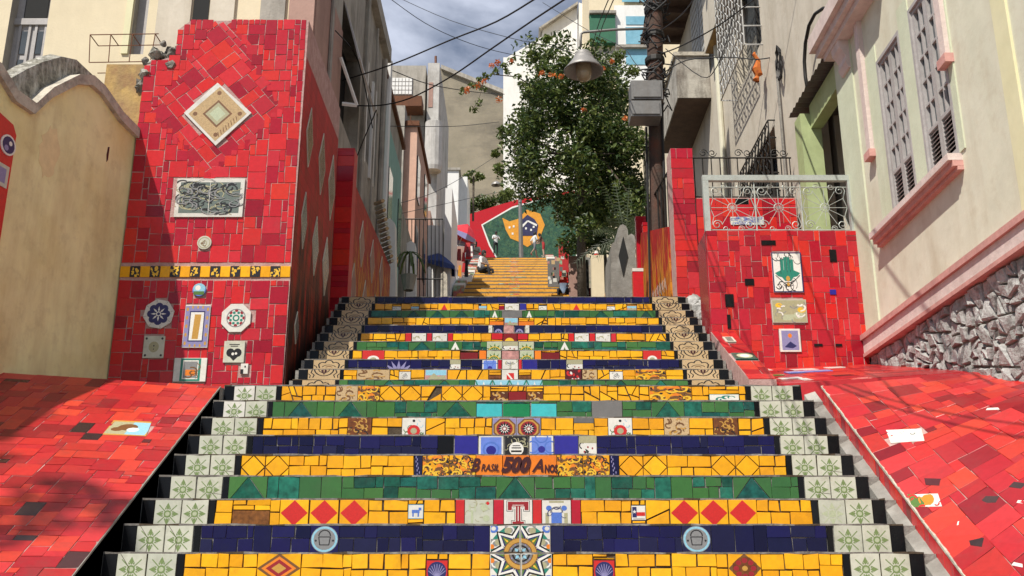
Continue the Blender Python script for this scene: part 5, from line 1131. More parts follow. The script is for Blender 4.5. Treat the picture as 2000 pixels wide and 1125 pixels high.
    for u in (.15, .62, 1.1): q = MB(); scroll(q, Fr, (u, .69), .06, 'iron_black', .007); scroll(q, Fr, (u + .12, .69), .06, 'iron_black', .007, -1); q.build('scroll', r5)
    p = aX(1478, 128, HX - .15); q = MB(); q.lathe([(.015, .22), (.03, .18), (.035, .08), (.07, -.06), (.06, -.15), (.03, -.18), (.05, -.23), (.03, -.27)], (p.x, p.y, p.z), 'orange_cloth', 7); q.v = [(x + .03 * math.sin(z * 30), y, z) for x, y, z in q.v]; tag(q.build('hanging_cloth'), 'orange cloth bag hanging under the white window grille', 'cloth')
    p = aX(1522, 130, HX - .06); q = MB()
    for k in range(5): q.tube([p + V((rng.uniform(-.02, .02), .10 * math.sin(a * .63) + rng.uniform(-.02, .02), .25 * math.cos(a * .63) + rng.uniform(-.03, .03) + .05)) for a in range(10)], .012, 'iron_black', 4, closed=True)
    tag(q.build('cable_coil'), 'loose coil of black cable hung on the beige wall', 'cable')
    q = MB(); pts = [aX(x, y, HX - .12) for x, y in ((1625, 17), (1608, 16), (1592, 27), (1580, 50), (1573, 85), (1571, 120), (1573, 150), (1578, 178))]; q.tube(pts, .022, 'iron_black', 6); tag(q.build('conduit_hose', smooth=True), 'thick black hose looping down the beige wall to the awning', 'hose')
beige_house()
# ------------------------------------------------------------------ left side of the lane
def box_part(parent, name, x0, x1, y0, y1, z0, z1, m): b = MB(); b.box(x0, x1, y0, y1, z0, z1, m); return b.build(name, parent)
def left_street():
    r = thing('cream_house', (-6, 15, 5), 'sunlit cream house front with tall shuttered door high at upper left', 'building')
    F = Frame((0, 14, 0), (1, 0, 0), (0, 0, 1))
    d0, d1 = aY(8, 100, 14), aY(112, 0, 14); w0, w1 = aY(252, 106, 14), aY(292, 0, 14)
    holes = [(d0.x, d1.x - .1, 8.6, 11.6), (w0.x, w1.x, w0.z, 11.6)]
    b = MB(); holed(b, F, -10, -4.36, 3.5, 12.5, holes, .25, 'warm_cream', 'old_grey'); b.box(-10, -4.36, 14.4, 18, 3.5, 12.5, 'warm_cream'); b.build('wall', r, origin=(-6, 15, 5))
    h = holes[0]; b = MB(); b.fbox(F, h[0], h[1], h[2], h[3], -.24, -.2, 'shutter'); dr = b.build('door', r)
    zt = aY(60, 22, 14).z; box_part(dr, 'transom', h[0] + .12, h[1] - .12, 14.18, 14.195, zt, zt + .5, 'dark_void')
    m = (h[0] + h[1]) / 2
    for a, c in ((h[0] + .08, m - .03), (m + .03, h[1] - .08)):
        for k in range(3): b = MB(); b.fbox(F, a + .05, c - .05, 8.75 + k * .5, 9.15 + k * .5, -.2, -.185, 'glass_dark'); b.build('pane', dr)
        b = MB(); b.fbox(F, a, a + .04, 8.65, zt - .1, -.2, -.17, 'shutter'); b.fbox(F, c - .04, c, 8.65, zt - .1, -.2, -.17, 'shutter'); b.build('leaf', dr)
    box_part(dr, 'transom_rail', h[0], h[1], 14.15, 14.199, zt - .14, zt - .03, 'shutter')
    h = holes[1]; b = MB(); b.fbox(F, h[0], h[1], h[2], h[3], -.2, -.15, 'shutter'); w = b.build('window', r)
    for k in range(3): b = MB(); b.fbox(F, h[0] + .16, h[1] - .05, h[2] + .08 + k * .5, h[2] + .5 + k * .5, -.149, -.14, 'glass_dark'); b.build('pane', w)
    b = MB(); b.fbox(F, h[0] - .12, h[0] - .02, h[2], h[3], 0, .03, 'pale_yellow'); b.build('jamb', w)
    # bare wire frame on the ledge
    r = thing('wire_frame', (-4.6, 10.6, 7.9), 'bare steel wire planter frame in front of the cream house', 'wire frame')
    p0, p1 = aY(176, 68, 10.6), aY(310, 66, 10.6); q0, q1 = aY(174, 122, 10.6), aY(300, 120, 10.6)
    for dy in (0, .25):
        for a, c in ((p0, p1), (q0, q1)): b = MB(); b.tube([a + V((0, dy, 0)), c + V((0, dy, 0))], .006, 'rust', 4); b.build('wire', r)
    for t in (0, .3, .62, .95):
        a = p0.lerp(p1, t); c = q0.lerp(q1, t); b = MB(); b.tube([a, c], .006, 'rust', 4); b.tube([a, a + V((0, .25, 0))], .006, 'rust', 4); b.build('wire', r)
    gw = aY(215, 134, 10.5); b = MB(); b.box(gw.x, -3.75, 10.4, 11.0, 6.0, gw.z, 'ochre_plaster'); tag(b.build('garden_wall'), 'ochre garden wall under the wire frame beside the tower', 'wall')
    # tall grey and pink house
    r = thing('grey_pink_house', (-3.3, 13, 5), 'tall grey house with dusky pink lower wall and propped window shutter behind the tower', 'building')
    F = Frame((-2.45, 0, 0), (0, 1, 0), (0, 0, 1)); X = -2.45
    holes = [(12.9, 14.7, 8.15, 9.9), (15.3, 15.9, 8.6, 10.0), (16.3, 16.8, 8.6, 10.0)]
    b = MB(); holed(b, F, 11.06, 17.3, 5.0, 11.55, holes, .25, 'old_grey', 'old_grey'); b.box(-4.36, X - .3, 11.06, 17.3, 3.5, 11.55, 'old_grey'); b.box(-4.36, X, 11.05, 11.09, 3.5, 11.55, 'old_grey'); b.box(-4.36, X, 17.28, 17.3, 3.5, 11.55, 'old_grey'); b.build('wall', r, origin=(-3.3, 13, 5))
    b = MB(); b.fbox(F, 11.06, 12.89, 5.0, 9.35, -.02, .02, 'dusky_pink'); b.build('painted_dado', r)
    b = MB(); b.fbox(F, 11.05, 17.4, 11.4, 11.7, -.1, .12, 'old_grey'); b.build('cornice', r)
    b = MB(); b.box(-4.36, -2.47, 11.03, 11.055, 5.0, 11.5, 'warm_cream'); b.build('front_face', r)
    for x0, x1, m in ((-4.36, -3.95, 'beige_plaster'), (-3.72, -3.42, 'beige_plaster'), (-3.1, -2.8, 'old_grey'), (-2.75, -2.44, 'dusky_pink')):
        b = MB(); b.box(x0, x1, 10.99, 11.028, 5.0, 11.5, m); b.build('pilaster', r)
    b = MB(); b.box(-3.93, -3.74, 11.02, 11.027, 5.0, 11.5, 'dark_void'); b.build('recess', r)
    for h in holes:
        b = MB(); b.fbox(F, h[0], h[1], h[2], h[3], -.26, -.24, 'dark_void' if h[0] < 13 else 'glass_dark'); b.build('window', r)
    for u in (15.25, 15.95, 16.25): b = MB(); b.fbox(F, u - .05, u + .05, 8.4, 10.2, 0, .04, 'white_wall'); b.build('window_jamb', r)
    b = MB(); a, c, e = aX(665, 112, -2.4), aX(697, 206, -2.2), aX(668, 203, -2.4)
    b.tube([a, c], .025, 'white_wall', 5); b.tube([e, c], .03, 'white_wall', 5); b.build('awning_arm', r)
    b = MB(); b.hexa([V((-2.44, 12.95, 9.85)), V((-2.44, 14.6, 9.85)), V((-2.2, 14.6, 8.95)), V((-2.2, 12.95, 8.95)), V((-2.43, 12.95, 9.88)), V((-2.43, 14.6, 9.88)), V((-2.18, 14.6, 8.97)), V((-2.18, 12.95, 8.97))], 'shutter'); b.build('shutter', r)
    for y, rr in ((11.95, .03), (14.9, .04), (16.0, .025), (17.1, .05)): b = MB(); b.tube([(X + .05, y, 5), (X + .05, y, 11.3)], rr, 'old_grey', 6); b.build('downpipe', r)
    # second red wall along the lane
    r = thing('flame_mural_wall', (-2.2, 14.7, 5), 'red and orange flame painted mosaic wall with pale diamonds beyond the tower', 'mosaic wall')
    b = MB(); b.hexa([V(p) for p in ((-2.42, 12.26, 4.6), (-2.2, 12.26, 4.6), (-2.2, 17.4, 4.6), (-2.42, 17.4, 4.6), (-2.42, 12.26, 7.1), (-2.2, 12.26, 7.1), (-2.2, 17.4, 7.3), (-2.42, 17.4, 7.3))], 'mural_flame'); b.build('wall_body', r)
    Fs = Frame((-2.2, 0, 0), (0, 1, 0), (0, 0, 1))
    for k in range(4):
        for j in range(2): diamond_yz(Fs, (12.9 + k * 1.1 + j * .5, 6.45 - j * .75 + .10 * k), .24, .36, r, 'dusky_pink')
    b = MB(); b.box(-2.42, -2.03, 12.0, 12.25, 4.5, 7.14, 'red_paint'); b.build('end_pier', r)
    cover(Frame((-2.24, 12.0, 5.0), (1, 0, 0), (0, 0, 1)), .21, 2.1, .07, r, RED, None, 'red_tile', sizes=[(3, 2), (3, 3), (3, 1)], joint=.002)
    r = thing('gate_pier', (-2.2, 18, 6), 'pale plaster gate pier with pointed cap at the end of the flame wall', 'pier')
    b = MB(); F = Frame((0, 18.0, 0), (1, 0, 0), (0, 0, 1)); g = lambda x, y: (aY(x, y, 18).x, aY(x, y, 18).z)
    b.prism([g(747, 590), g(773, 590), g(771, 436), g(762, 426), g(750, 432)], F, -.3, 0, 'white_wall', back=True); b.build('shaft', r)
    r = thing('slatted_sheets', (-2.3, 17.6, 7), 'stack of pale corrugated sheets leaning on the gate pier', 'sheets')
    for k in range(14):
        a, c = aX(733 + k * 1.6, 398 + k * 9, -2.3), aX(748 + k * 1.4, 392 + k * 9, -2.12); b = MB(); b.tube([a, c], .035, 'cream_tile' if k % 2 else 'tan_tile', 5); b.build('sheet', r)
    # teal house, salmon house, glass block house, further up
    r = thing('teal_house', (-2.8, 19, 7), 'teal painted house front with white downpipe, beyond the grey and pink house', 'building')
    box_part(r, 'wall', -4.5, -2.46, 17.31, 20.8, 5, 10.6, 'teal_paint'); box_part(r, 'upper_wall', -4.5, -2.47, 17.31, 20.8, 10.602, 11.2, 'old_grey')
    box_part(r, 'roof_edge', -4.5, -2.40, 17.32, 20.9, 11.202, 11.30, 'rust')
    for y in (18.6, 20.3): box_part(r, 'window', -2.47, -2.44, y, y + .6, 8.4, 9.8, 'glass_dark')
    b = MB(); b.tube([(-2.4, 17.7, 5.5), (-2.4, 17.7, 11.6)], .06, 'white_wall', 7); b.build('downpipe', r)
    r = thing('salmon_house', (-2.9, 26, 8), 'narrow salmon pink house with dark sloping roof edge and grey upper wall', 'building')
    box_part(r, 'wall', -3.03, -2.62, 25.4, 29.3, 7, 13.95, 'salmon'); box_part(r, 'grey_bay', -5, -2.95, 25.2, 29.3, 7, 14.5, 'old_grey'); box_part(r, 'side_passage', -5, -2.55, 20.82, 25.1, 6, 10.2, 'old_grey')
    b = MB(); b.hexa([V(p) for p in ((-2.94, 25.3, 13.96), (-2.56, 25.3, 13.96), (-2.56, 29.4, 13.96), (-2.94, 29.4, 13.96), (-2.94, 25.3, 14.1), (-2.56, 25.3, 14.1), (-2.56, 29.4, 14.1), (-2.94, 29.4, 14.1))], 'rust'); b.build('roof_edge', r)
    for y, z in ((25.6, 10), (27.8, 10.4), (25.6, 12), (27.8, 12.4)): box_part(r, 'window', -2.63, -2.59, y, y + .7, z, z + 1.2, 'glass_dark')
    p = aY(803, 328, 27); b = MB(); b.lathe([(.02, 0), (.25, .04), (.42, .14)], (0, 0, 0), 'white_wall', 14); d = thing('satellite_dish', p, 'small white satellite dish on the salmon house', 'dish')
    d.rotation_euler = (0, 0, 0); o = link('dish', b.mesh('dish', True), d, Matrix.Translation(p) @ Matrix.Rotation(1.2, 4, V((.3, 1, 0)))); q = MB(); q.tube([p, p + V((-.5, .2, -.2))], .03, 'old_grey', 5); q.build('arm', d)
    r = thing('glass_block_house', (-4.5, 40, 12), 'raw concrete house with a glass block window under the blue sky', 'building')
    g = lambda x, y, Y=40: aY(x, y, Y); a, c = g(756, 330), g(832, 128)
    box_part(r, 'wall', a.x - 1.5, c.x, 40, 46, 10, c.z, 'old_grey'); a, c = g(765, 186), g(806, 153)
    w = box_part(r, 'window', a.x, c.x, 39.95, 39.998, a.z, c.z, 'shutter')
    for i in range(6):
        for j in range(4):
            x0 = a.x + (c.x - a.x) * (i + .1) / 6; x1 = a.x + (c.x - a.x) * (i + .9) / 6; z0 = a.z + (c.z - a.z) * (j + .1) / 4; z1 = a.z + (c.z - a.z) * (j + .9) / 4; box_part(w, 'pane', x0, x1, 39.92, 39.949, z0, z1, 'white_wall')
    a, c = g(832, 330), g(860, 132); box_part(r, 'stair_tower', a.x + .002, c.x, 39.6, 46, 10, c.z, 'tired_white')
    a, c = g(838, 218), g(852, 170); box_part(r, 'bare_patch', a.x, c.x - .1, 39.58, 39.599, a.z, c.z, 'dusky_pink')
    b = MB(); a, c = g(858, 330, 39), g(834, 235, 39); b.lathe([(.02, 0), (.34, .02), (.38, .2), (.38, c.z - a.z), (.34, c.z - a.z + .03), (.02, c.z - a.z + .05)], ((a.x + c.x) / 2, 39.3, a.z), 'tired_white', 14); b.build('round_balcony', r, smooth=False)
    a, c = g(838, 132), g(848, 110); box_part(r, 'chimney', a.x, c.x, 41, 41.5, a.z - .1, c.z, 'rust'); b = MB(); b.tube([g(851, 132, 41), g(851, 110, 41)], .06, 'roof_tile', 6); b.build('vent_pipe', r)
    a, c = g(768, 240), g(828, 200); box_part(r, 'rusty_canopy', a.x, c.x, 39.0, 39.9, a.z + .3, c.z - .2, 'rust'); a, c = g(800, 400), g(806, 240); box_part(r, 'rusty_post', a.x, c.x, 39.2, 39.4, a.z, c.z, 'rust')
    r = thing('party_wall_building', (-3, 84, 24), 'huge blank khaki party wall with horizontal stains closing the lane', 'building')
    g = lambda x, y: (aY(x, y, 82).x, aY(x, y, 82).z); F = Frame((0, 82, 0), (1, 0, 0), (0, 0, 1))
    b = MB(); b.prism([g(850, 450), g(1010, 450), g(1010, 188), g(982, 180), g(930, 158), g(862, 132), g(850, 132)], F, -6, 0, 'khaki_wall', back=True); b.build('wall', r)
    b = MB(); b.prism([g(862, 137), g(985, 186), g(985, 178), g(862, 129)], F, -6.1, .3, 'old_grey', back=True); b.build('roof_edge', r)
    r = thing('white_house', (-4, 56, 18), 'small white house with arched door at the end of the lane', 'building')
    g = lambda x, y, Y=56: aY(x, y, Y); a, c = g(838, 500), g(896, 333); box_part(r, 'wall', a.x, c.x, 56, 60, 14, c.z, 'white_wall'); box_part(r, 'coping', a.x - .1, c.x + .1, 55.9, 60, c.z + .002, c.z + .15, 'old_grey')
    a2, c2 = g(848, 410), g(862, 362); b = MB(); F = Frame((0, 55.99, 0), (1, 0, 0), (0, 0, 1)); b.prism([(a2.x, a2.z), (c2.x, a2.z), (c2.x, c2.z - .2)] + arcpts((a2.x + c2.x) / 2, c2.z - .2, (c2.x - a2.x) / 2, 0, math.pi, 8), F, 0, .03, 'iron_white'); b.build('door', r)
    a3, c3 = g(896, 500, 57), g(913, 345, 57); box_part(r, 'side_wing', c.x + .002, c3.x, 57, 61, 14, c3.z, 'white_wall')
    # white boundary wall with railings, lane left side
    r = thing('white_boundary_wall', (-3, 27, 9), 'white boundary wall catching the sun behind the iron fence', 'wall')
    g = lambda x, y, Y=30: aY(x, y, Y); a, c = g(762, 600), g(866, 440); box_part(r, 'wall', a.x, c.x, 30, 30.4, 8, c.z, 'white_wall'); a, c = g(866, 600), g(884, 372); box_part(r, 'tall_end', a.x + .001, c.x, 29.8, 33, 8, c.z, 'white_wall')
    a, c = g(760, 420), g(800, 360); box_part(r, 'teal_shed', a.x, c.x, 30.5, 33, 8, c.z, 'teal_paint'); a, c = g(800, 440), g(838, 398); box_part(r, 'pink_shed', a.x + .002, c.x, 30.6, 33, 8, c.z, 'dusky_pink')
    r = thing('iron_fence', (-2.5, 24, 8), 'thin black iron fence with vertical bars left of the far flight', 'fence')
    g = lambda x, y, Y=24: aY(x, y, Y)
    for y in (428, 545): b = MB(); b.tube([g(772, y), g(866, y)], .018, 'iron_black', 5); b.build('rail', r)
    for k in range(13): x = 774 + k * 7.6; b = MB(); b.tube([g(x, 600), g(x, 428)], .012, 'iron_black', 5); b.build('bar', r)
    for nm, x0, x1, yt, Y, m, lab in (('fence_post', 772, 789, 492, 21, 'old_grey', 'squat grey post at the left foot of the iron fence'), ('fence_post', 793, 812, 470, 23, 'white_wall', 'pale post under the leaves behind the iron fence'), ('fence_post', 832, 846, 520, 26, 'white_wall', 'white slanted post under the blue parasol'), ('fence_post', 860, 874, 530, 26, 'coping', 'short weathered post right of the blue parasol')):
        F = Frame((0, Y, 0), (1, 0, 0), (0, 0, 1)); q = lambda x, y: (aY(x, y, Y).x, aY(x, y, Y).z); b = MB(); b.prism([q(x0, 605), q(x1, 605), q(x1 - 1, yt + 6), q((x0 + x1) / 2, yt), q(x0 + 1, yt + 5)], F, -.35, 0, m, back=True); tag(b.build(nm), lab, 'post')
left_street()

# ------------------------------------------------------------------ far flight, mural wall, buildings beyond
def far_flight():
    r = thing('far_staircase', (0, YF0, ZF0), 'distant flight of yellow tiled stairs climbing to the flag mural', 'staircase', kind='structure')
    n = 40; t = (YF1 - YF0) / n; q = (ZF1 - ZF0) / n; w = 1.42
    rr = random.Random(4)
    for i in range(n):
        Y, Z = YF0 + i * t, ZF0 + i * q; ww = w + (.12 if i < 12 else 0) + (.15 if i < 3 else 0)
        b = MB(); b.box(-ww, ww, Y, Y + t + .05, Z - q - .2, Z, 'far_dark' if i % 3 == 0 else 'far_yellow'); b.box(-ww + .01, ww - .01, Y - .012, Y - .001, Z - q, Z - (.02 if i % 3 else .075), 'far_yellow'); b.build('step', r)
        if i % 2 == 0:
            k = rr.uniform(.12, .22) * (2.6 if i in (10, 11, 16, 22, 28) else 1); b = MB(); b.box(.03 - k, .03 + k, Y - .02, Y - .0125, Z - q, Z - .02, 'far_mix'); b.build('medallion', r)
        if i > 4:
            for sx in (-1, 1):
                b = MB(); b.box(*(sorted((sx * (ww + .002), sx * (ww + .35)))), Y - .02, Y + t - .01, Z - q - .3, Z + .12, 'far_mix' if rr.random() < .6 else 'white_tile'); b.build('border_block', r)
    b = MB(); b.box(-6, 6, 14.6, YF0 - .01, ZTOP - 3, ZTOP - .05, 'concrete'); b.build('landing', r)
    b = MB()
    for k in range(26):                                    # plain steps hidden behind the upper flight
        Y = 16 + k * .48; b.box(-2.0, 2.0, Y, Y + .47, ZTOP - 1, ZTOP + (k + 1) * .188, 'concrete')
    b.build('plain_step', r)
    b = MB(); b.box(-6, 6, YF1 + .06, 70, ZF1 - 4, ZF1 - .01, 'concrete'); b.build('upper_landing', r)
    b = MB(); b.hexa([V(p) for p in ((-6, 46, ZF1), (6, 46, ZF1), (6, 66, ZF1), (-6, 66, ZF1), (-6, 46, ZF1 + .05), (6, 46, ZF1 + .05), (6, 66, 23.95), (-6, 66, 23.95))], 'concrete'); b.build('rising_path', r)
far_flight()
def flag_wall():
    Y = 67; F = Frame((0, Y, 0), (1, 0, 0), (0, 0, 1)); g = lambda x, y: (aY(x, y, Y).x, aY(x, y, Y).z)
    r = thing('flag_mural_wall', (0, Y, 23.5), 'big red mosaic wall with a green, orange and blue flag mural at the top', 'mural')
    b = MB(); b.prism([g(895, 520), g(1125, 520), g(1125, 372), g(1075, 380), g(1020, 387), g(975, 400), g(912, 420), g(895, 428)], F, -.6, 0, 'mural_red', back=True); b.build('wall_body', r)
    def lay(pts, m, k, nm): b = MB(); b.prism([g(*p) for p in pts], F, .002 + .02 * k, .018 + .02 * k, m); b.build(nm, r)
    lay([(940, 439), (1000, 404), (1060, 386), (1125, 378), (1125, 520), (978, 520), (955, 480)], 'ink_white', 0, 'white_border')
    for pts in ([(943, 440), (1001, 407), (1061, 389), (1125, 381), (1125, 520), (980, 520), (958, 479)],): lay(pts, 'mural_green', 1, 'green_field')
    lay([(981, 426), (995, 433), (1012, 428), (1012, 472), (997, 466), (988, 450)], 'mural_orange', 2, 'orange_shape'); lay([(1012, 428), (1029, 410), (1055, 418), (1064, 440), (1054, 466), (1030, 483), (1012, 472)], 'mural_orange', 2, 'orange_shape')
    lay([(1015, 434), (1030, 420), (1044, 429), (1051, 440), (1048, 461), (1018, 461)], 'mural_blue', 3, 'blue_disc')
    lay([(1019, 441), (1030, 431), (1031, 434), (1021, 445)], 'ink_white', 4, 'white_band'); lay([(1031, 431), (1049, 439), (1048, 443), (1031, 434)], 'ink_white', 4, 'white_band')
    for k, (x, y) in enumerate(((995, 445), (1003, 443), (1001, 457), (1027, 447), (1037, 450), (1042, 444))): lay([(x - 1.5, y - 2), (x + 2, y - 2), (x + 2, y + 2), (x - 1.5, y + 2)], 'ink_white', 4 if x > 1012 else 3, 'star')
flag_wall()
def far_buildings():
    r = thing('white_gable_house', (3, 74, 25), 'tall white gabled building rising behind the flowering tree', 'building')
    F = Frame((0, 74, 0), (1, 0, 0), (0, 0, 1)); g = lambda x, y, Y=74: (aY(x, y, Y).x, aY(x, y, Y).z)
    b = MB(); b.prism([g(983, 560), g(1128, 560), g(1128, 12), g(1060, 58), g(1058, 72), g(990, 112), g(983, 112)], F, -9, 0, 'white_wall', back=True); b.build('wall', r)
    b = MB(); b.prism([g(1128.5, 560), g(1152, 560), g(1152, 18), g(1130, 10)], F, -9, .4, 'white_wall', back=True); b.build('corner_bay', r)
    b = MB(); b.prism([g(1055, 62), g(1128, 14), g(1128, 9), g(1052, 60)], F, -9, .5, 'old_grey', back=True); b.build('roof_edge', r)
    r = thing('apartment_tower', (9, 66, 24), 'cream apartment tower with pale blue windows and a green blind behind the utility pole', 'building')
    F = Frame((0, 66, 0), (1, 0, 0), (0, 0, 1)); g = lambda x, y: (aY(x, y, 66).x, aY(x, y, 66).z)
    b = MB(); b.prism([g(1150, 560), g(1420, 560), g(1420, -160), g(1150, -160)], F, -8, 0, 'warm_cream', back=True); b.build('wall', r)
    def pan(x0, y0, x1, y1, m, nm, n0=.02, n1=.1, par=None): a, c = g(x0, y1), g(x1, y0); b = MB(); b.prism(rect(a[0], a[1], c[0], c[1]), F, n0, n1, m); return b.build(nm, par or r)
    pan(1152, 36, 1200, 90, 'shade_green', 'blind', .02, .5); pan(1150, 30, 1202, 35, 'old_grey', 'slab', .02, .7)
    w = pan(1204, 14, 1262, 175, 'white_wall', 'window_bay', .02, .25)
    for x0, y0, x1, y1 in ((1222, 36, 1262, 52), (1222, 57, 1262, 90), (1222, 94, 1262, 130), (1214, -40, 1262, 8)): pan(x0, y0, x1, y1, 'blue_glass', 'pane', .26, .3, w)
    pan(1202, 95, 1262, 100, 'old_grey', 'slab', .31, .6); pan(1152, 100, 1200, 150, 'old_grey', 'loggia', .02, .1)
far_buildings()
# ------------------------------------------------------------------ right edge of the lane
def pole():
    r = thing('utility_pole', (2.12, 14.5, 5), 'dark weathered wooden utility pole hung with cables and grey boxes', 'utility pole')
    b = MB(); b.tube([(2.12, 14.5, 4.4), (2.15, 14.5, 6), (2.20, 14.5, 8), (2.27, 14.5, 10.5), (2.32, 14.5, 12.5)], [.105, .105, .115, .13, .12], 'pole_wood', 12); b.build('shaft', r, smooth=True)
    rr = random.Random(2)
    for k in range(5):
        z = 9.3 + k * .45; b = MB(); b.lathe([(.15, 0), (.16, .02), (.16, .08), (.15, .1)], (2.2 + (z - 8) * .025, 14.5, z), 'iron_black', 12); b.build('clamp', r)
    b = MB()
    for k in range(46):                                  # knot of cable ends on the pole
        z = rr.uniform(8.8, 11.4); x = 2.2 + (z - 8) * .028; a = rr.uniform(0, 6.28); s = rr.uniform(.12, .34)
        b.tube([(x + s * math.cos(a + i * .8) * (1 - .1 * i), 14.5 + s * .7 * math.sin(a + i * .8), z + rr.uniform(-.15, .15)) for i in range(6)], .012, 'wire', 4)
    b.build('cable_knot', r)
    b = MB(); b.tube([(2.0, 14.45, 5.2), (2.05, 14.4, 8.6)], .018, 'wire', 5); b.tube([(2.27, 14.38, 5.2), (2.3, 14.38, 9)], .02, 'wire', 5); b.build('riser_cable', r)
    for x0, y0, x1, y1, nm in ((1231, 168, 1290, 204, 'meter_box'), (1230, 207, 1288, 237, 'junction_box')):
        a, c = aY(x0, y1, 14.2), aY(x1, y0, 14.2); b = MB(); b.box(a.x, c.x, 14.02, 14.36, a.z, c.z, 'metal_grey'); o = b.build(nm, r)
        b = MB(); b.box(a.x + .03, c.x - .03, 14.0, 14.019, a.z + .03, c.z - .03, 'metal_grey'); b.build('lid', o)
    a = aY(1262, 56, 14.4); l = aY(1140, 118, 14.4)
    b = MB(); b.tube([a, aY(1200, 58, 14.4), aY(1140, 63, 14.4), aY(1135, 66, 14.4), aY(1134, 78, 14.4), aY(1134, 92, 14.4)], .022, 'metal_grey', 7); b.build('lamp_arm', r, smooth=True)
    c = aY(1140, 140, 14.4); b = MB(); b.lathe([(.03, .36), (.10, .345), (.125, .32), (.12, .275), (.155, .26), (.165, .225), (.185, .19), (.25, .10), (.315, .02), (.31, .0), (.28, .015), (.21, .08), (.10, .15)], (c.x, c.y, c.z), 'lamp_shade', 24); o = b.build('lamp_shade', r, smooth=True)
    b = MB(); b.lathe([(.10, .16), (.125, .1), (.125, -.04), (.11, -.11), (.07, -.15), (.0, -.16)], (c.x, c.y, c.z), 'lamp_glass', 18); b.build('lamp_glass', o, smooth=True)
pole()
def lane_right():
    r = thing('diamond_wall', (1.95, 17, 6), 'rounded grey concrete wall with dark diamond openings below the pole', 'wall')
    F = Frame((0, 17, 0), (1, 0, 0), (0, 0, 1)); g = lambda x, y, Y=17: (aY(x, y, Y).x, aY(x, y, Y).z)
    b = MB(); b.prism([g(1193, 600), g(1242, 600), g(1241, 470), g(1239, 460), g(1233, 456), g(1227, 460), g(1226, 448), g(1222, 441), g(1217, 438), g(1211, 440), g(1207, 447), g(1205, 478), g(1202, 473), g(1197, 474), g(1194, 480)], F, -1.2, 0, 'concrete', back=True); b.build('wall_body', r)
    b = MB(); b.prism([g(1208, 500), g(1217, 462), g(1226, 500), g(1217, 540)], F, .002, .02, 'dark_void'); b.build('diamond_opening', r)
    Y = 20; g2 = lambda x, y: aY(x, y, Y); r = thing('cream_post', (1.7, 20, 6), 'cream gatepost with white and red finial right of the far flight', 'post')
    a, c = g2(1157, 600), g2(1179, 498); box_part(r, 'shaft', a.x, c.x, 20, 20.25, a.z, c.z, 'warm_cream'); p = g2(1166, 497); b = MB(); b.lathe([(.05, 0), (.055, .05), (.03, .06)], (p.x, 20.1, c.z), 'ink_red', 8); b.lathe([(.045, .061), (.035, .1), (.01, .13)], (p.x, 20.1, c.z), 'ink_white', 8); b.build('finial', r)
    b = MB(); F = Frame((0, 19, 0), (1, 0, 0), (0, 0, 1)); g3 = lambda x, y: (aY(x, y, 19).x, aY(x, y, 19).z); b.prism([g3(1178, 600), g3(1196, 600), g3(1196, 505), g3(1190, 520)], F, -.1, 0, 'mural_orange', back=True); tag(b.build('orange_buttress'), 'triangular orange buttress between cream post and grey diamond wall', 'buttress')
    for x0, x1, yt, Y, lab in ((1248, 1263, 428, 15.6, 'tall narrow red post under the black pole cables'), (1238, 1256, 530, 14.8, 'short red post with rounded white cap by the mural side wall'), (1262, 1276, 440, 15.2, 'red post directly behind the utility pole foot')):
        a, c = aY(x0, 600, Y), aY(x1, yt, Y); rr = thing('red_post', ((a.x + c.x) / 2, Y, a.z), lab, 'post', 'red posts at the foot of the pole')
        box_part(rr, 'shaft', a.x, c.x, Y, Y + .12, a.z, c.z, RED); box_part(rr, 'cap', a.x - .005, c.x + .005, Y - .005, Y + .125, c.z + .001, c.z + .05, 'white_tile' if 'white cap' in lab else RED)
    # vendor stands on the right of the far flight
    r = thing('souvenir_stand', (1.6, 29, 10), 'red souvenir stand hung with framed pictures right of the far flight', 'stall')
    g4 = lambda x, y: aY(x, y, 29)
    for x0, y0, x1, y1, m, nm in ((1093, 462, 1112, 522, 'red_paint', 'red_banner'), (1091, 525, 1111, 545, 'ink_red', 'picture_frame'), (1070, 505, 1092, 560, 'grey_tile', 'picture_board'), (1112, 500, 1135, 600, 'dusky_pink', 'hanging_cloth'), (1120, 512, 1131, 536, 'white_tile', 'bag'), (1138, 505, 1150, 600, 'iron_black', 'dark_cloth'), (1144, 558, 1156, 600, 'maroon_tile', 'crate')):
        a, c = g4(x0, y1), g4(x1, y0); yy = 29 + .11 * (sum(map(ord, nm)) % 7); box_part(r, nm, a.x, c.x, yy, yy + .06, a.z, c.z, m)
    a, c = g4(1097, 541), g4(1106, 529); box_part(r, 'picture', a.x, c.x, 28.96, 28.99, a.z, c.z, 'cream_tile')
    rr = random.Random(8)
    for k in range(14): x, y = rr.uniform(1066, 1095), rr.uniform(508, 560); a, c = g4(x, y), g4(x + rr.uniform(4, 8), y - rr.uniform(4, 9)); box_part(r, 'print', a.x, c.x, 28.8 - k * .01, 28.808 - k * .01, a.z, c.z, rr.choice(['white_tile', 'far_mix', 'grey_tile', 'pink_tile', 'tan_tile']))
    r = thing('clothes_stall', (-1.8, 33, 11), 'clothes stall with hanging red, orange and white garments left of the far flight', 'stall')
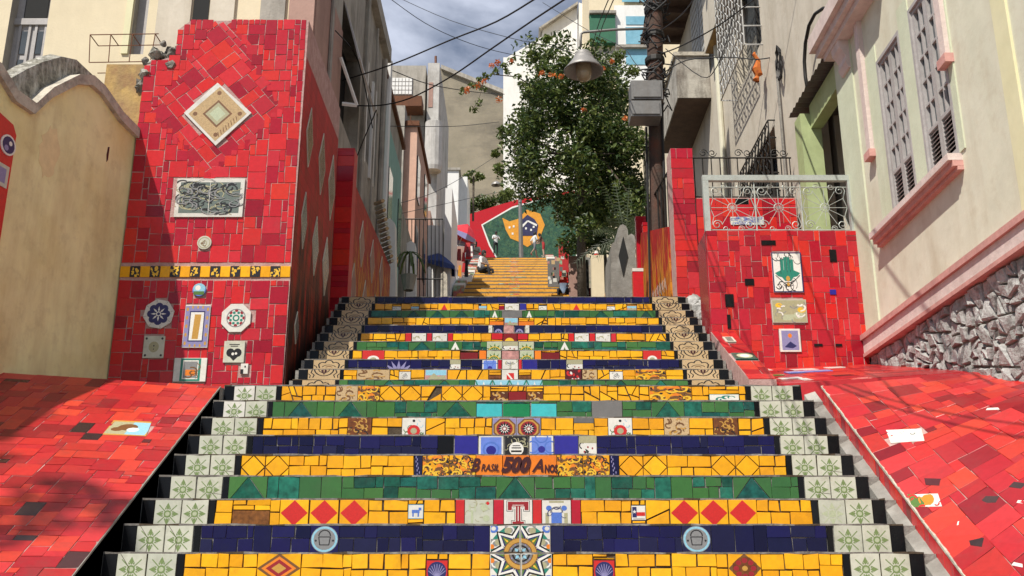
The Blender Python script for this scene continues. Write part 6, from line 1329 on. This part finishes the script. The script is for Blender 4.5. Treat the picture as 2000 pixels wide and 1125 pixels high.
    for k in range(16):
        x = 886 + rr.uniform(0, 32); y = 470 + rr.uniform(0, 60); p = aY(x, y, 33); w, h = rr.uniform(.06, .14), rr.uniform(.3, .6); b = MB(); yy = 33 + k * .06
        b.hexa([V((p.x - w, yy, p.z - h)), V((p.x + w * .8, yy, p.z - h * 1.05)), V((p.x + w * .8, yy + .03, p.z - h)), V((p.x - w, yy + .03, p.z - h)), V((p.x - w * .6, yy, p.z)), V((p.x + w * .6, yy, p.z)), V((p.x + w * .6, yy + .03, p.z)), V((p.x - w * .6, yy + .03, p.z))], rr.choice(['red_paint', 'dusky_pink', 'mural_orange', 'iron_black', 'white_wall', 'maroon_tile'])); b.build('garment', r)
    a, c = aY(885, 580, 34), aY(905, 470, 34); box_part(r, 'back_panel', a.x, c.x, 34.6, 34.7, a.z, c.z, 'dusky_pink'); p = aY(905, 470, 33); b = MB(); b.tube([(p.x - .5, 33.4, p.z), (p.x + .4, 33.4, p.z)], .02, 'iron_black', 5); b.tube([(p.x - .5, 33.4, p.z), (p.x - .5, 33.4, p.z - 2)], .02, 'iron_black', 5); b.build('rack', r)
lane_right()
def parasol(px, py, Y, rad, h, m, lab, tilt, trim=None):
    p = aY(px, py, Y); r = thing('parasol', (p.x, Y, p.z - 2.2), lab, 'parasol'); n = 8; b = MB(); R = Matrix.Translation(p) @ Matrix.Rotation(tilt, 4, 'Y')
    pts = lambda rr, z: [R @ V((rr * math.cos(2 * math.pi * (i + .5) / n), rr * math.sin(2 * math.pi * (i + .5) / n), z)) for i in range(n)]
    rings = [pts(.03, h), pts(rad * .55, h * .62), pts(rad, 0), pts(rad * 1.0, -h * .35)]
    for k, (A, B) in enumerate(zip(rings, rings[1:])):
        for i in range(n):
            if k == 2: B = [q + V((0, 0, .05 * (1 if j % 2 else -1))) for j, q in enumerate(rings[3])]
            b.face([A[i], B[i], B[(i + 1) % n], A[(i + 1) % n]], (trim or m) if k == 2 else m)
    b.build('canopy', r)
    b = MB(); b.tube([R @ V((0, 0, h)), R @ V((0, 0, -2.1))], .02, 'iron_white', 6); b.build('pole', r)
    for i in range(n): b = MB(); b.tube([R @ V((0, 0, h * .6)), rings[2][i]], .007, 'iron_white', 4); b.build('rib', r)
parasol(853, 520, 30, .62, .42, 'parasol_blue', 'blue market parasol beside the iron fence', .12)
parasol(903, 462, 38, .62, .55, 'parasol_red', 'red parasol with purple trim in front of the flag mural', .38, 'ink_lilac')

# ------------------------------------------------------------------ vegetation
def leafmat(name, a, b):
    m = mat(name, [a, b, a], rough=.45, scale=2.5, vary=.35)
    nt = MATS[m].node_tree; N, L = nt.nodes, nt.links; bs = N['Principled BSDF']; src = bs.inputs['Base Color'].links[0].from_socket
    tr = N.new('ShaderNodeBsdfTranslucent'); L.new(src, tr.inputs[0]); mx = N.new('ShaderNodeMixShader'); mx.inputs[0].default_value = .28
    L.new(bs.outputs[0], mx.inputs[1]); L.new(tr.outputs[0], mx.inputs[2]); L.new(mx.outputs[0], N['Material Output'].inputs[0])
leafmat('leaf_mid', (.06, .10, .018), (.105, .145, .03)); leafmat('leaf_dark', (.022, .05, .010), (.04, .075, .016)); leafmat('leaf_light', (.13, .19, .04), (.19, .22, .06)); leafmat('petal', (.66, .24, .04), (.60, .15, .05)); leafmat('palm_leaf', (.05, .075, .035), (.09, .115, .06))
def foliage(name, parent, clumps, per, size, mats, seed, droop=.3):
    r = random.Random(seed); b = MB(); idx = [b.m(m) for m in mats]
    for c, rad, dens in clumps:
        for _ in range(int(per * dens)):
            d = V((r.gauss(0, 1), r.gauss(0, 1), r.gauss(0, 1))).normalized() * rad * (r.random() ** .45); p = c + V((d.x, d.y, d.z * .85))
            n = V((r.gauss(0, .7), r.gauss(-.2, .7), r.gauss(.8, .6))).normalized(); t = n.orthogonal().normalized(); t = Matrix.Rotation(r.uniform(0, 6.28), 3, n) @ t; w = n.cross(t); s = size * r.uniform(.6, 1.35)
            i = len(b.v); b.v += [tuple(p - t * s), tuple(p + w * s * .48 + n * s * .1), tuple(p + t * s - n * s * droop), tuple(p - w * s * .48 + n * s * .1)]; b.f.append((i, i + 1, i + 2, i + 3)); b.mi.append(idx[min(len(idx) - 1, int(r.random() ** 1.3 * len(idx)))])
    return b.build(name, parent)
def main_tree():
    Y = 24; base = aY(1135, 480, Y); r = thing('flowering_tree', (base.x, Y, base.z - 1.5), 'big leafy tree with orange blossom over the right side of the stairs', 'tree')
    rr = random.Random(11); cl = []; fl = []
    ell = [((1235, 380), 28, 90, 12), ((1122, 265), 118, 130, 62), ((1075, 150), 50, 75, 9), ((1180, 165), 62, 70, 10), ((1045, 300), 42, 85, 12), ((1190, 330), 75, 110, 24), ((1160, 390), 60, 65, 12), ((1115, 190), 70, 70, 9)]
    for (cx, cy), rx, ry, n in ell:
        for _ in range(n):
            a = rr.uniform(0, 6.28); q = rr.random() ** .5; cl.append((aY(cx + rx * q * math.cos(a), cy + ry * q * math.sin(a), Y + rr.uniform(-1.3, 1.6)), rr.uniform(.32, .66), rr.uniform(.6, 1.2)))
    foliage('crown', r, cl, 225, .068, ['leaf_mid', 'leaf_dark', 'leaf_light', 'leaf_dark'], 1)
    sp = [(aY(x, y, Y - .8), s, 1) for x, y, s in ((1068, 75, .12), (1078, 105, .2), (1045, 112, .16), (1100, 120, .2), (1210, 110, .2), (1150, 112, .2), (1235, 140, .2), (985, 255, .2), (975, 330, .2), (968, 300, .12), (992, 380, .22))]
    foliage('twig_tips', r, sp, 110, .062, ['leaf_mid', 'leaf_light'], 2)
    spray = [(aY(x, y, Y - 1.2), .11, 1) for x, y in ((905, 178), (925, 168), (938, 155), (952, 148), (968, 138), (985, 128), (1000, 118), (945, 172), (935, 200), (925, 215), (1010, 150), (1020, 165), (990, 140), (1030, 175))]
    foliage('spray', r, spray, 16, .07, ['leaf_mid', 'leaf_light'], 3)
    fl = [(aY(x, y, Y - 1.5), s, 1) for x, y, s in ((912, 176, .10), (933, 166, .12), (945, 158, .1), (960, 128, .08), (972, 122, .08), (1000, 118, .06), (975, 195, .1), (1058, 142, .1), (1080, 146, .10), (1097, 148, .09), (1178, 135, .08), (1195, 120, .07), (1140, 215, .06), (1220, 232, .08))]
    foliage('blossom', r, fl, 20, .045, ['petal'], 4)
    b = MB(); top = aY(1128, 260, Y); b.tube([base - V((0, 0, 1.5)), base, aY(1136, 400, Y), aY(1133, 330, Y), top], [.12, .11, .10, .09, .05], 'bark', 9); b.build('trunk', r, smooth=True)
    for k, (x, y) in enumerate(((1050, 280), (1200, 300), (1080, 160), (1180, 180), (1010, 330), (1230, 380))):
        b = MB(); s = aY(1134, 350 - 12 * k, Y); e = aY(x, y, Y + (-1) ** k * .8); b.tube([s, s.lerp(e, .5) + V((0, 0, .25)), e], [.05, .035, .015], 'bark', 6); b.build('limb', r)
    b = MB(); b.tube([aY(1060, 180, Y - .6), aY(1010, 150, Y - 1), aY(960, 145, Y - 1.2), aY(910, 178, Y - 1.2)], [.02, .015, .012, .008], 'bark', 5); b.tube([aY(945, 160, Y - 1.2), aY(935, 195, Y - 1.2), aY(922, 216, Y - 1.2)], .008, 'bark', 4); b.tube([aY(960, 145, Y - 1.2), aY(985, 125, Y - 1.2), aY(1002, 116, Y - 1.2)], .008, 'bark', 4); b.build('branch', r)
    # dark hedge-like second tree at the right, palm, bushes
    r2 = thing('dark_tree', (2.9, 27, 9), 'dense dark tree filling the gap below the palm, right of the flowering tree', 'tree')
    cl = [(aY(rr.uniform(1110, 1245), rr.uniform(375, 480), 28 + rr.uniform(-.8, 1.2)), rr.uniform(.35, .6), rr.uniform(.6, 1.1)) for _ in range(34)]
    foliage('crown', r2, cl, 150, .09, ['leaf_dark', 'leaf_mid'], 6); b = MB(); p = aY(1180, 520, 28.5); b.tube([p - V((0, 0, 1.5)), p, aY(1175, 420, 28.5)], [.12, .1, .05], 'bark', 8); b.build('trunk', r2)
    r3 = thing('palm', (2.4, 19, 7), 'grey green palm with long arching fronds in front of the dark tree', 'palm')
    c = aY(1222, 470, 19); 
    for k in range(13):
        a = -1.5 + k * .27; ln = rr.uniform(.7, 1.5); dy = rr.uniform(-.5, .5); pts = [c + V((math.sin(a) * ln * t * .75, dy * t, math.cos(a) * ln * t * 1.0 - .55 * t * t * abs(math.sin(a)))) for t in [i / 9 for i in range(10)]]
        b = MB(); b.tube(pts, [.014 - .0011 * i for i in range(10)], 'palm_leaf', 4)
        for i in range(1, 10):
            for s in (-1, 1):
                for hh in (0, .5):
                    p = pts[i - 1].lerp(pts[i], hh); d = (pts[i] - pts[i - 1]).normalized(); w = d.cross(V((0, -1, .3))).normalized() * s; l = rr.uniform(.16, .26) * (1 - .06 * i); e = p + w * l + d * l * .8 - V((0, 0, .06)); q = d * .009; b.face([p - q, p + q, e], 'palm_leaf')
        b.build('frond', r3)
    b = MB(); b.tube([c - V((0, 0, 1.6)), c], [.1, .07], 'bark', 8); b.build('trunk', r3)
    for k, (x, y, s, lab) in enumerate(((920, 402, .55, 'round bush on the mural wall next to the white house'), (948, 396, .6, 'dark bush in the middle of the mural wall top'), (985, 388, .6, 'bush nearest the lamp post above the mural'))):
        Y = 70; p = aY(x, y, Y); o = thing('bush', (p.x, Y, p.z - 1), lab, 'bush', 'bushes above the mural'); foliage('foliage', o, [(p + V((rr.uniform(-.5, .5), rr.uniform(-.3, .3), rr.uniform(-.35, .3))), s, 1) for _ in range(6)], 120, .13, ['leaf_mid', 'leaf_dark'], 20 + k); b = MB(); b.tube([p - V((0, 0, 1.5)), p], .06, 'bark', 5); b.build('stem', o)
    p = aY(925, 345, 60); o = thing('papaya_tree', p - V((0, 0, 3)), 'small thin papaya tree against the khaki party wall', 'tree'); b = MB(); b.tube([p - V((0, 0, 3)), p], .07, 'bark', 6); b.build('trunk', o)
    foliage('crown', o, [(p + V((.5 * math.cos(a), .4 * math.sin(a), .12 * math.sin(a * 3))), .22, 1) for a in (0, .9, 1.8, 2.7, 3.6, 4.5, 5.4)], 45, .14, ['leaf_mid', 'leaf_light'], 30)
    p = aY(800, 495, 20); o = thing('potted_palm', p - V((0, 0, .8)), 'drooping green plant in front of the pale fence post', 'plant')
    for k in range(9):
        a = k * .7; b = MB(); pts = [p + V((math.cos(a) * .42 * t, math.sin(a) * .3 * t, .28 * t - .65 * t * t)) for t in (0, .25, .5, .75, 1)]
        for s0, s1 in zip(pts, pts[1:]): d = (s1 - s0).normalized(); w = d.cross(V((0, 0, 1))).normalized() * .03; b.face([s0 - w, s0 + w, s1 + w * .7, s1 - w * .7], 'leaf_mid')
        b.build('leaf', o)
    b = MB(); b.lathe([(.1, -.8), (.16, -.5), (.17, -.48), (.02, -.46)], p, 'old_grey', 10); b.tube([p - V((0, 0, .5)), p], .02, 'bark', 5); b.build('pot', o)
    # street tree standing outside the picture on the left, whose crown shades the slope
    o = thing('street_tree', (-8.6, .2, 0), 'street tree just left of the view that dapples the red slope with shade', 'tree')
    cl = [(V((-8.1, .9, 12.4)) + V((rr.uniform(-1.0, .8), rr.uniform(-1.6, .5), rr.uniform(-.5, .6))), rr.uniform(.25, .42), rr.uniform(.4, .9)) for _ in range(14)]
    foliage('crown', o, cl, 80, .10, ['leaf_mid', 'leaf_dark'], 40); b = MB(); b.tube([(-8.6, .2, 0), (-8.5, .3, 5), (-8.1, .6, 9.5), (-7.6, .9, 12.3)], [.26, .2, .12, .04], 'bark', 9); b.build('trunk', o)
main_tree()
def lamp_post():
    Y = 50; r = thing('lamp_post', (aY(1017, 500, Y).x, Y, aY(1017, 500, Y).z), 'grey street lamp post standing in front of the flag mural', 'lamp post')
    b = MB(); b.tube([aY(1018, 505, Y), aY(1016, 400, Y), aY(1012, 300, Y)], [.12, .10, .08], 'metal_grey', 8); b.build('shaft', r); p = aY(1012, 297, Y); b = MB(); b.lathe([(.02, .4), (.25, .25), (.32, 0), (.05, -.05)], p, 'lamp_shade', 10); b.build('lamp_head', r)
    p = aY(969, 362, 46); r = thing('wall_lamp', p, 'dark dish street lamp hanging on a wire before the khaki wall', 'lamp'); b = MB(); b.lathe([(.03, .22), (.10, .18), (.22, .08), (.24, .0), (.1, .02)], p, 'lamp_shade', 12); b.build('lamp_shade', r); b = MB(); b.tube([p + V((0, 0, .2)), p + V((0, 0, .35)), p + V((1.2, 0, .5))], .012, 'wire', 4); b.build('arm', r)
lamp_post()
def wires():
    W = [([(640, 166), (760, 128), (880, 78), (970, 42), (1048, -4)], 13.5, 9.0, .014, 'thick cable crossing the sky from grey house up to the top centre'),
         ([(690, 206), (740, 206), (800, 192), (880, 150), (960, 95), (1040, 40), (1110, -6)], 14.5, 8.5, .014, 'long cable sweeping from the grey house up past the tree top'),
         ([(760, -4), (830, 45), (900, 78), (970, 100), (1060, 118)], 20, 26, .012, 'thin slack cable across the upper left of the sky'),
         ([(775, -6), (880, 40), (1000, 75), (1080, 92), (1200, 130)], 22, 16, .010, 'thin cable from upper sky down to the pole lamp'),
         ([(610, 72), (690, 108), (760, 135), (840, 165), (930, 180), (985, 184)], 12.5, 30, .016, 'dark cable from the tower top running back up the lane'),
         ([(1262, 150), (1238, 120), (1215, 92), (1150, 60), (1060, 5)], 14.4, 24, .010, 'thin cable rising left from the pole behind the lamp'),
         ([(1190, -5), (1165, 60), (1148, 130)], 10, 20, .010, 'left of the bundle dropping into the tree crown'),
         ([(1200, -5), (1172, 65), (1152, 140)], 10, 20, .010, 'right of the bundle dropping into the tree crown'),
         ([(1290, 105), (1330, 90), (1400, 52), (1465, 5), (1490, -15)], 14.4, 10, .014, 'upper black cable from the pole to the top of the beige house'),
         ([(1285, 150), (1340, 118), (1420, 112), (1480, 116), (1525, 108)], 14.4, 13.2, .013, 'black cable strung from the pole to the loose coil'),
         ([(1525, 108), (1560, 95), (1600, 82), (1640, 72)], 13.0, 10.6, .009, 'thin cable from the loose coil to the pale corner building'),
         ([(1290, 60), (1330, 30), (1360, -8)], 14.4, 10, .012, 'short cable leaving the pole towards the top edge'),
         ([(1300, 95), (1370, 150), (1400, 130), (1425, 60), (1440, -5)], 14.3, 12.5, .010, 'drooping cable hanging in front of the concrete balcony'),
         ([(740, 246), (830, 247), (900, 246), (975, 238)], 17.5, 30, .012, 'level cable low across the khaki wall'),
         ([(760, 402), (850, 375), (930, 330), (975, 300)], 20, 40, .012, 'cable rising right in front of the white house'),
         ([(770, 420), (860, 400), (960, 378), (1000, 370)], 20, 40, .010, 'lowest cable above the iron fence'),
         ([(735, 215), (690, 330), (700, 380)], 13, 16, .012, 'short cable dangling down the grey house wall'),
         ([(655, 60), (700, 120), (728, 250)], 12, 15, .012, 'cable stapled diagonally on the grey house')]
    for pts, ya, yb, rad, lab in W:
        n = len(pts); P = [aY(x, y, ya + (yb - ya) * k / (n - 1)) for k, (x, y) in enumerate(pts)]
        Q = []
        for k in range(n - 1):                                # Catmull-Rom
            p0, p1, p2, p3 = P[max(0, k - 1)], P[k], P[k + 1], P[min(n - 1, k + 2)]
            for t in (0, .25, .5, .75): Q.append(.5 * ((2 * p1) + (p2 - p0) * t + (2 * p0 - 5 * p1 + 4 * p2 - p3) * t * t + (3 * p1 - p0 - 3 * p2 + p3) * t ** 3))
        Q.append(P[-1])
        if pts[-1][1] < 0: Q.append(P[-1] + (P[-1] - P[-2]).normalized() * 5)
        if pts[0][1] < 0: Q.insert(0, P[0] + (P[0] - P[1]).normalized() * 5)
        b = MB(); b.tube(Q, rad * .72, 'wire', 5); tag(b.build('overhead_cable', smooth=True), lab if 'cable' in lab else lab + ' cable'.replace(' cable', ' cable'), 'cable', 'overhead cables')
wires()

# ------------------------------------------------------------------ people
for nm, c in (('cloth_white', (.66, .66, .64)), ('cloth_black', (.012, .012, .014)), ('cloth_red', (.40, .03, .03)), ('cloth_grey', (.16, .16, .17)), ('cloth_blue', (.30, .42, .60)), ('cloth_brown', (.14, .07, .045)), ('cloth_cream', (.50, .45, .36))): mat(nm, [c, tuple(q * .8 for q in c)], rough=.9, scale=12, vary=.15)
def person(loc, face, pose, cols, lab):
    """cols: skin, top, bottom, shoe"""
    J = {'pel': (0, 0, .94), 'sp': (0, .0, 1.12), 'ch': (0, .01, 1.32), 'nk': (0, .02, 1.46), 'hd': (0, .045, 1.55), 'tp': (0, .05, 1.66)}
    S = {}
    for s, n in ((-1, 'l'), (1, 'r')):
        S.update({'sh' + n: (s * .175, .0, 1.40), 'el' + n: (s * .24, -.02, 1.13), 'wr' + n: (s * .24, .08, .90), 'hn' + n: (s * .235, .11, .82), 'hp' + n: (s * .095, 0, .88), 'kn' + n: (s * .11, .02, .49), 'an' + n: (s * .115, -.02, .09), 'to' + n: (s * .13, .15, .03)})
    J.update(S)
    if pose == 'walk': J.update({'knl': (-.1, .18, .52), 'anl': (-.1, .22, .10), 'tol': (-.1, .38, .05), 'knr': (.1, -.08, .5), 'anr': (.1, -.34, .16), 'tor': (.1, -.22, .05), 'ell': (-.24, -.14, 1.14), 'wrl': (-.22, -.08, .92), 'hnl': (-.22, -.03, .84), 'elr': (.24, .06, 1.13), 'wrr': (.2, .27, 1.02), 'hnr': (.19, .33, .98)})
    if pose == 'phone': J.update({'ell': (-.25, .08, 1.14), 'wrl': (-.08, .30, 1.18), 'hnl': (-.03, .34, 1.2), 'elr': (.25, .08, 1.14), 'wrr': (.08, .30, 1.16), 'hnr': (.03, .34, 1.18), 'hd': (0, .07, 1.54), 'tp': (0, .11, 1.64)})
    if pose == 'sit':
        for k in ('pel', 'sp', 'ch', 'nk', 'hd', 'tp', 'shl', 'shr'): J[k] = (J[k][0], J[k][1] + (.12 if k not in ('pel', 'sp') else .02), J[k][2] - .50 - (.04 if k in ('ch', 'nk', 'hd', 'tp', 'shl', 'shr') else 0))
        for s, n in ((-1, 'l'), (1, 'r')): J.update({'hp' + n: (s * .1, .03, .40), 'kn' + n: (s * .14, .44, .46), 'an' + n: (s * .13, .50, .04), 'to' + n: (s * .14, .66, -.02), 'el' + n: (s * .26, .20, .62), 'wr' + n: (s * .15, .40, .56), 'hn' + n: (s * .1, .46, .54)})
    if pose == 'lean':
        for k in ('sp', 'ch', 'nk', 'hd', 'tp', 'shl', 'shr'): x, y, z = J[k]; t = z - .94; J[k] = (x, y + t * .35, .94 + t * .92)
        J.update({'ell': (-.2, .3, 1.05), 'wrl': (-.1, .48, 1.0), 'hnl': (-.08, .55, 1.0), 'elr': (.2, .3, 1.05), 'wrr': (.1, .48, 1.0), 'hnr': (.08, .55, 1.0)})
    E = [('pel', 'sp', .13, .12, 'top'), ('sp', 'ch', .12, .135, 'top'), ('ch', 'nk', .135, .06, 'top'), ('nk', 'hd', .055, .085, 'skin'), ('hd', 'tp', .085, .075, 'hair')]
    for n in 'lr': E += [('ch', 'sh' + n, .11, .07, 'top'), ('sh' + n, 'el' + n, .062, .045, 'top'), ('el' + n, 'wr' + n, .042, .03, 'skin'), ('wr' + n, 'hn' + n, .034, .028, 'skin'), ('pel', 'hp' + n, .12, .095, 'bot'), ('hp' + n, 'kn' + n, .092, .06, 'bot'), ('kn' + n, 'an' + n, .055, .036, 'leg'), ('an' + n, 'to' + n, .04, .03, 'shoe')]
    names = list(J); me = bpy.data.meshes.new('body'); me.from_pydata([J[k] for k in names], [(names.index(a), names.index(c)) for a, c, *_ in E], []); o = bpy.data.objects.new('body', me); COL.objects.link(o)
    md = o.modifiers.new('skin', 'SKIN'); o.modifiers.new('sub', 'SUBSURF').levels = 1; rad = {}
    for a, c, ra, rc, _ in E: rad[a] = max(rad.get(a, 0), ra) if a not in ('hd',) else .088; rad[c] = rc if c not in rad else rad[c]
    rad['ch'] = .13; rad['hd'] = .088; rad['nk'] = .058
    for i, k in enumerate(names):
        sv = me.skin_vertices[0].data[i]; q = rad[k]; sv.radius = (q * (1.15 if k in ('pel', 'sp', 'ch') else 1), q * (.8 if k in ('pel', 'sp', 'ch') else 1)); sv.use_root = (k == 'pel')
    dg = bpy.context.evaluated_depsgraph_get(); m2 = bpy.data.meshes.new_from_object(o.evaluated_get(dg)); bpy.data.objects.remove(o); m2.name = 'body'
    sk, top, bot, shoe = cols; mm = [sk, top, bot, shoe, 'hair']; m2.materials.clear()
    for q in mm: m2.materials.append(MATS[q])
    idx = {'skin': 0, 'top': 1, 'bot': 2, 'shoe': 3, 'hair': 4, 'leg': 2 if bot not in ('cloth_red', 'cloth_grey') else 0}
    for p in m2.polygons:
        best = None; c0 = V(p.center)
        for a, c, _, _, g in E:
            A, B = V(J[a]), V(J[c]); t = max(0, min(1, (c0 - A).dot(B - A) / (B - A).length_squared)); d = (c0 - A.lerp(B, t)).length
            if best is None or d < best[0]: best = (d, g)
        g = best[1]
        if g in ('hair', 'skin') and c0.z > J['hd'][2] - .08: g = 'hair' if (c0.y < J['hd'][1] + .02 or c0.z > J['tp'][2]) else 'skin'
        p.material_index = idx[g]; p.use_smooth = True
    root = thing('person', loc, lab, 'person'); root.rotation_euler = (0, 0, face); WM[root.name] = Matrix.Translation(V(loc)) @ Matrix.Rotation(face, 4, 'Z')
    link('body', m2, root, WM[root.name].copy())
    H = J['tp']; b = MB(); b.lathe([(.085, -.10), (.098, -.03), (.095, .03), (.06, .075), (.01, .09)], (H[0], H[1] - .03, H[2]), 'hair', 10); me2 = b.mesh('hair', True); link('hair', me2, root, WM[root.name].copy())
    return root
def crowd():
    def at(x, y, Y): return aY(x, y, Y)
    a = at(968, 500, 64); person((a.x, 64, a.z), math.radians(200), 'phone', ('skin_tone', 'cloth_white', 'cloth_black', 'cloth_black'), 'standing person in white top and black trousers before the green mural')
    a = at(1044, 502, 63); person((a.x, 63, a.z), math.radians(-60), 'walk', ('skin_tone', 'cloth_white', 'cloth_grey', 'cloth_red'), 'person in white tee and shorts walking right before the orange mural')
    a = at(1062, 502, 64); person((a.x, 64, a.z), math.radians(80), 'lean', ('skin_light', 'cloth_brown', 'cloth_red', 'cloth_cream'), 'person in brown top leaning forward beside the tree foliage')
    a = at(929, 530, 46); person((a.x, 46, a.z - .25), math.radians(160), 'phone', ('skin_tone', 'cloth_cream', 'cloth_grey', 'cloth_black'), 'standing person in cream top beside the red parasol')
    a = at(938, 545, 36); person((a.x, 36, a.z - .1), math.radians(-120), 'sit', ('skin_tone', 'cloth_white', 'cloth_black', 'cloth_black'), 'person in white shirt seated on the left edge of the far flight')
    a = at(1101, 585, 30); person((a.x, 30, a.z - .25), math.radians(175), 'sit', ('skin_tone', 'cloth_blue', 'cloth_black', 'cloth_black'), 'person in pale blue shirt seated at the right foot of the far flight')
crowd()
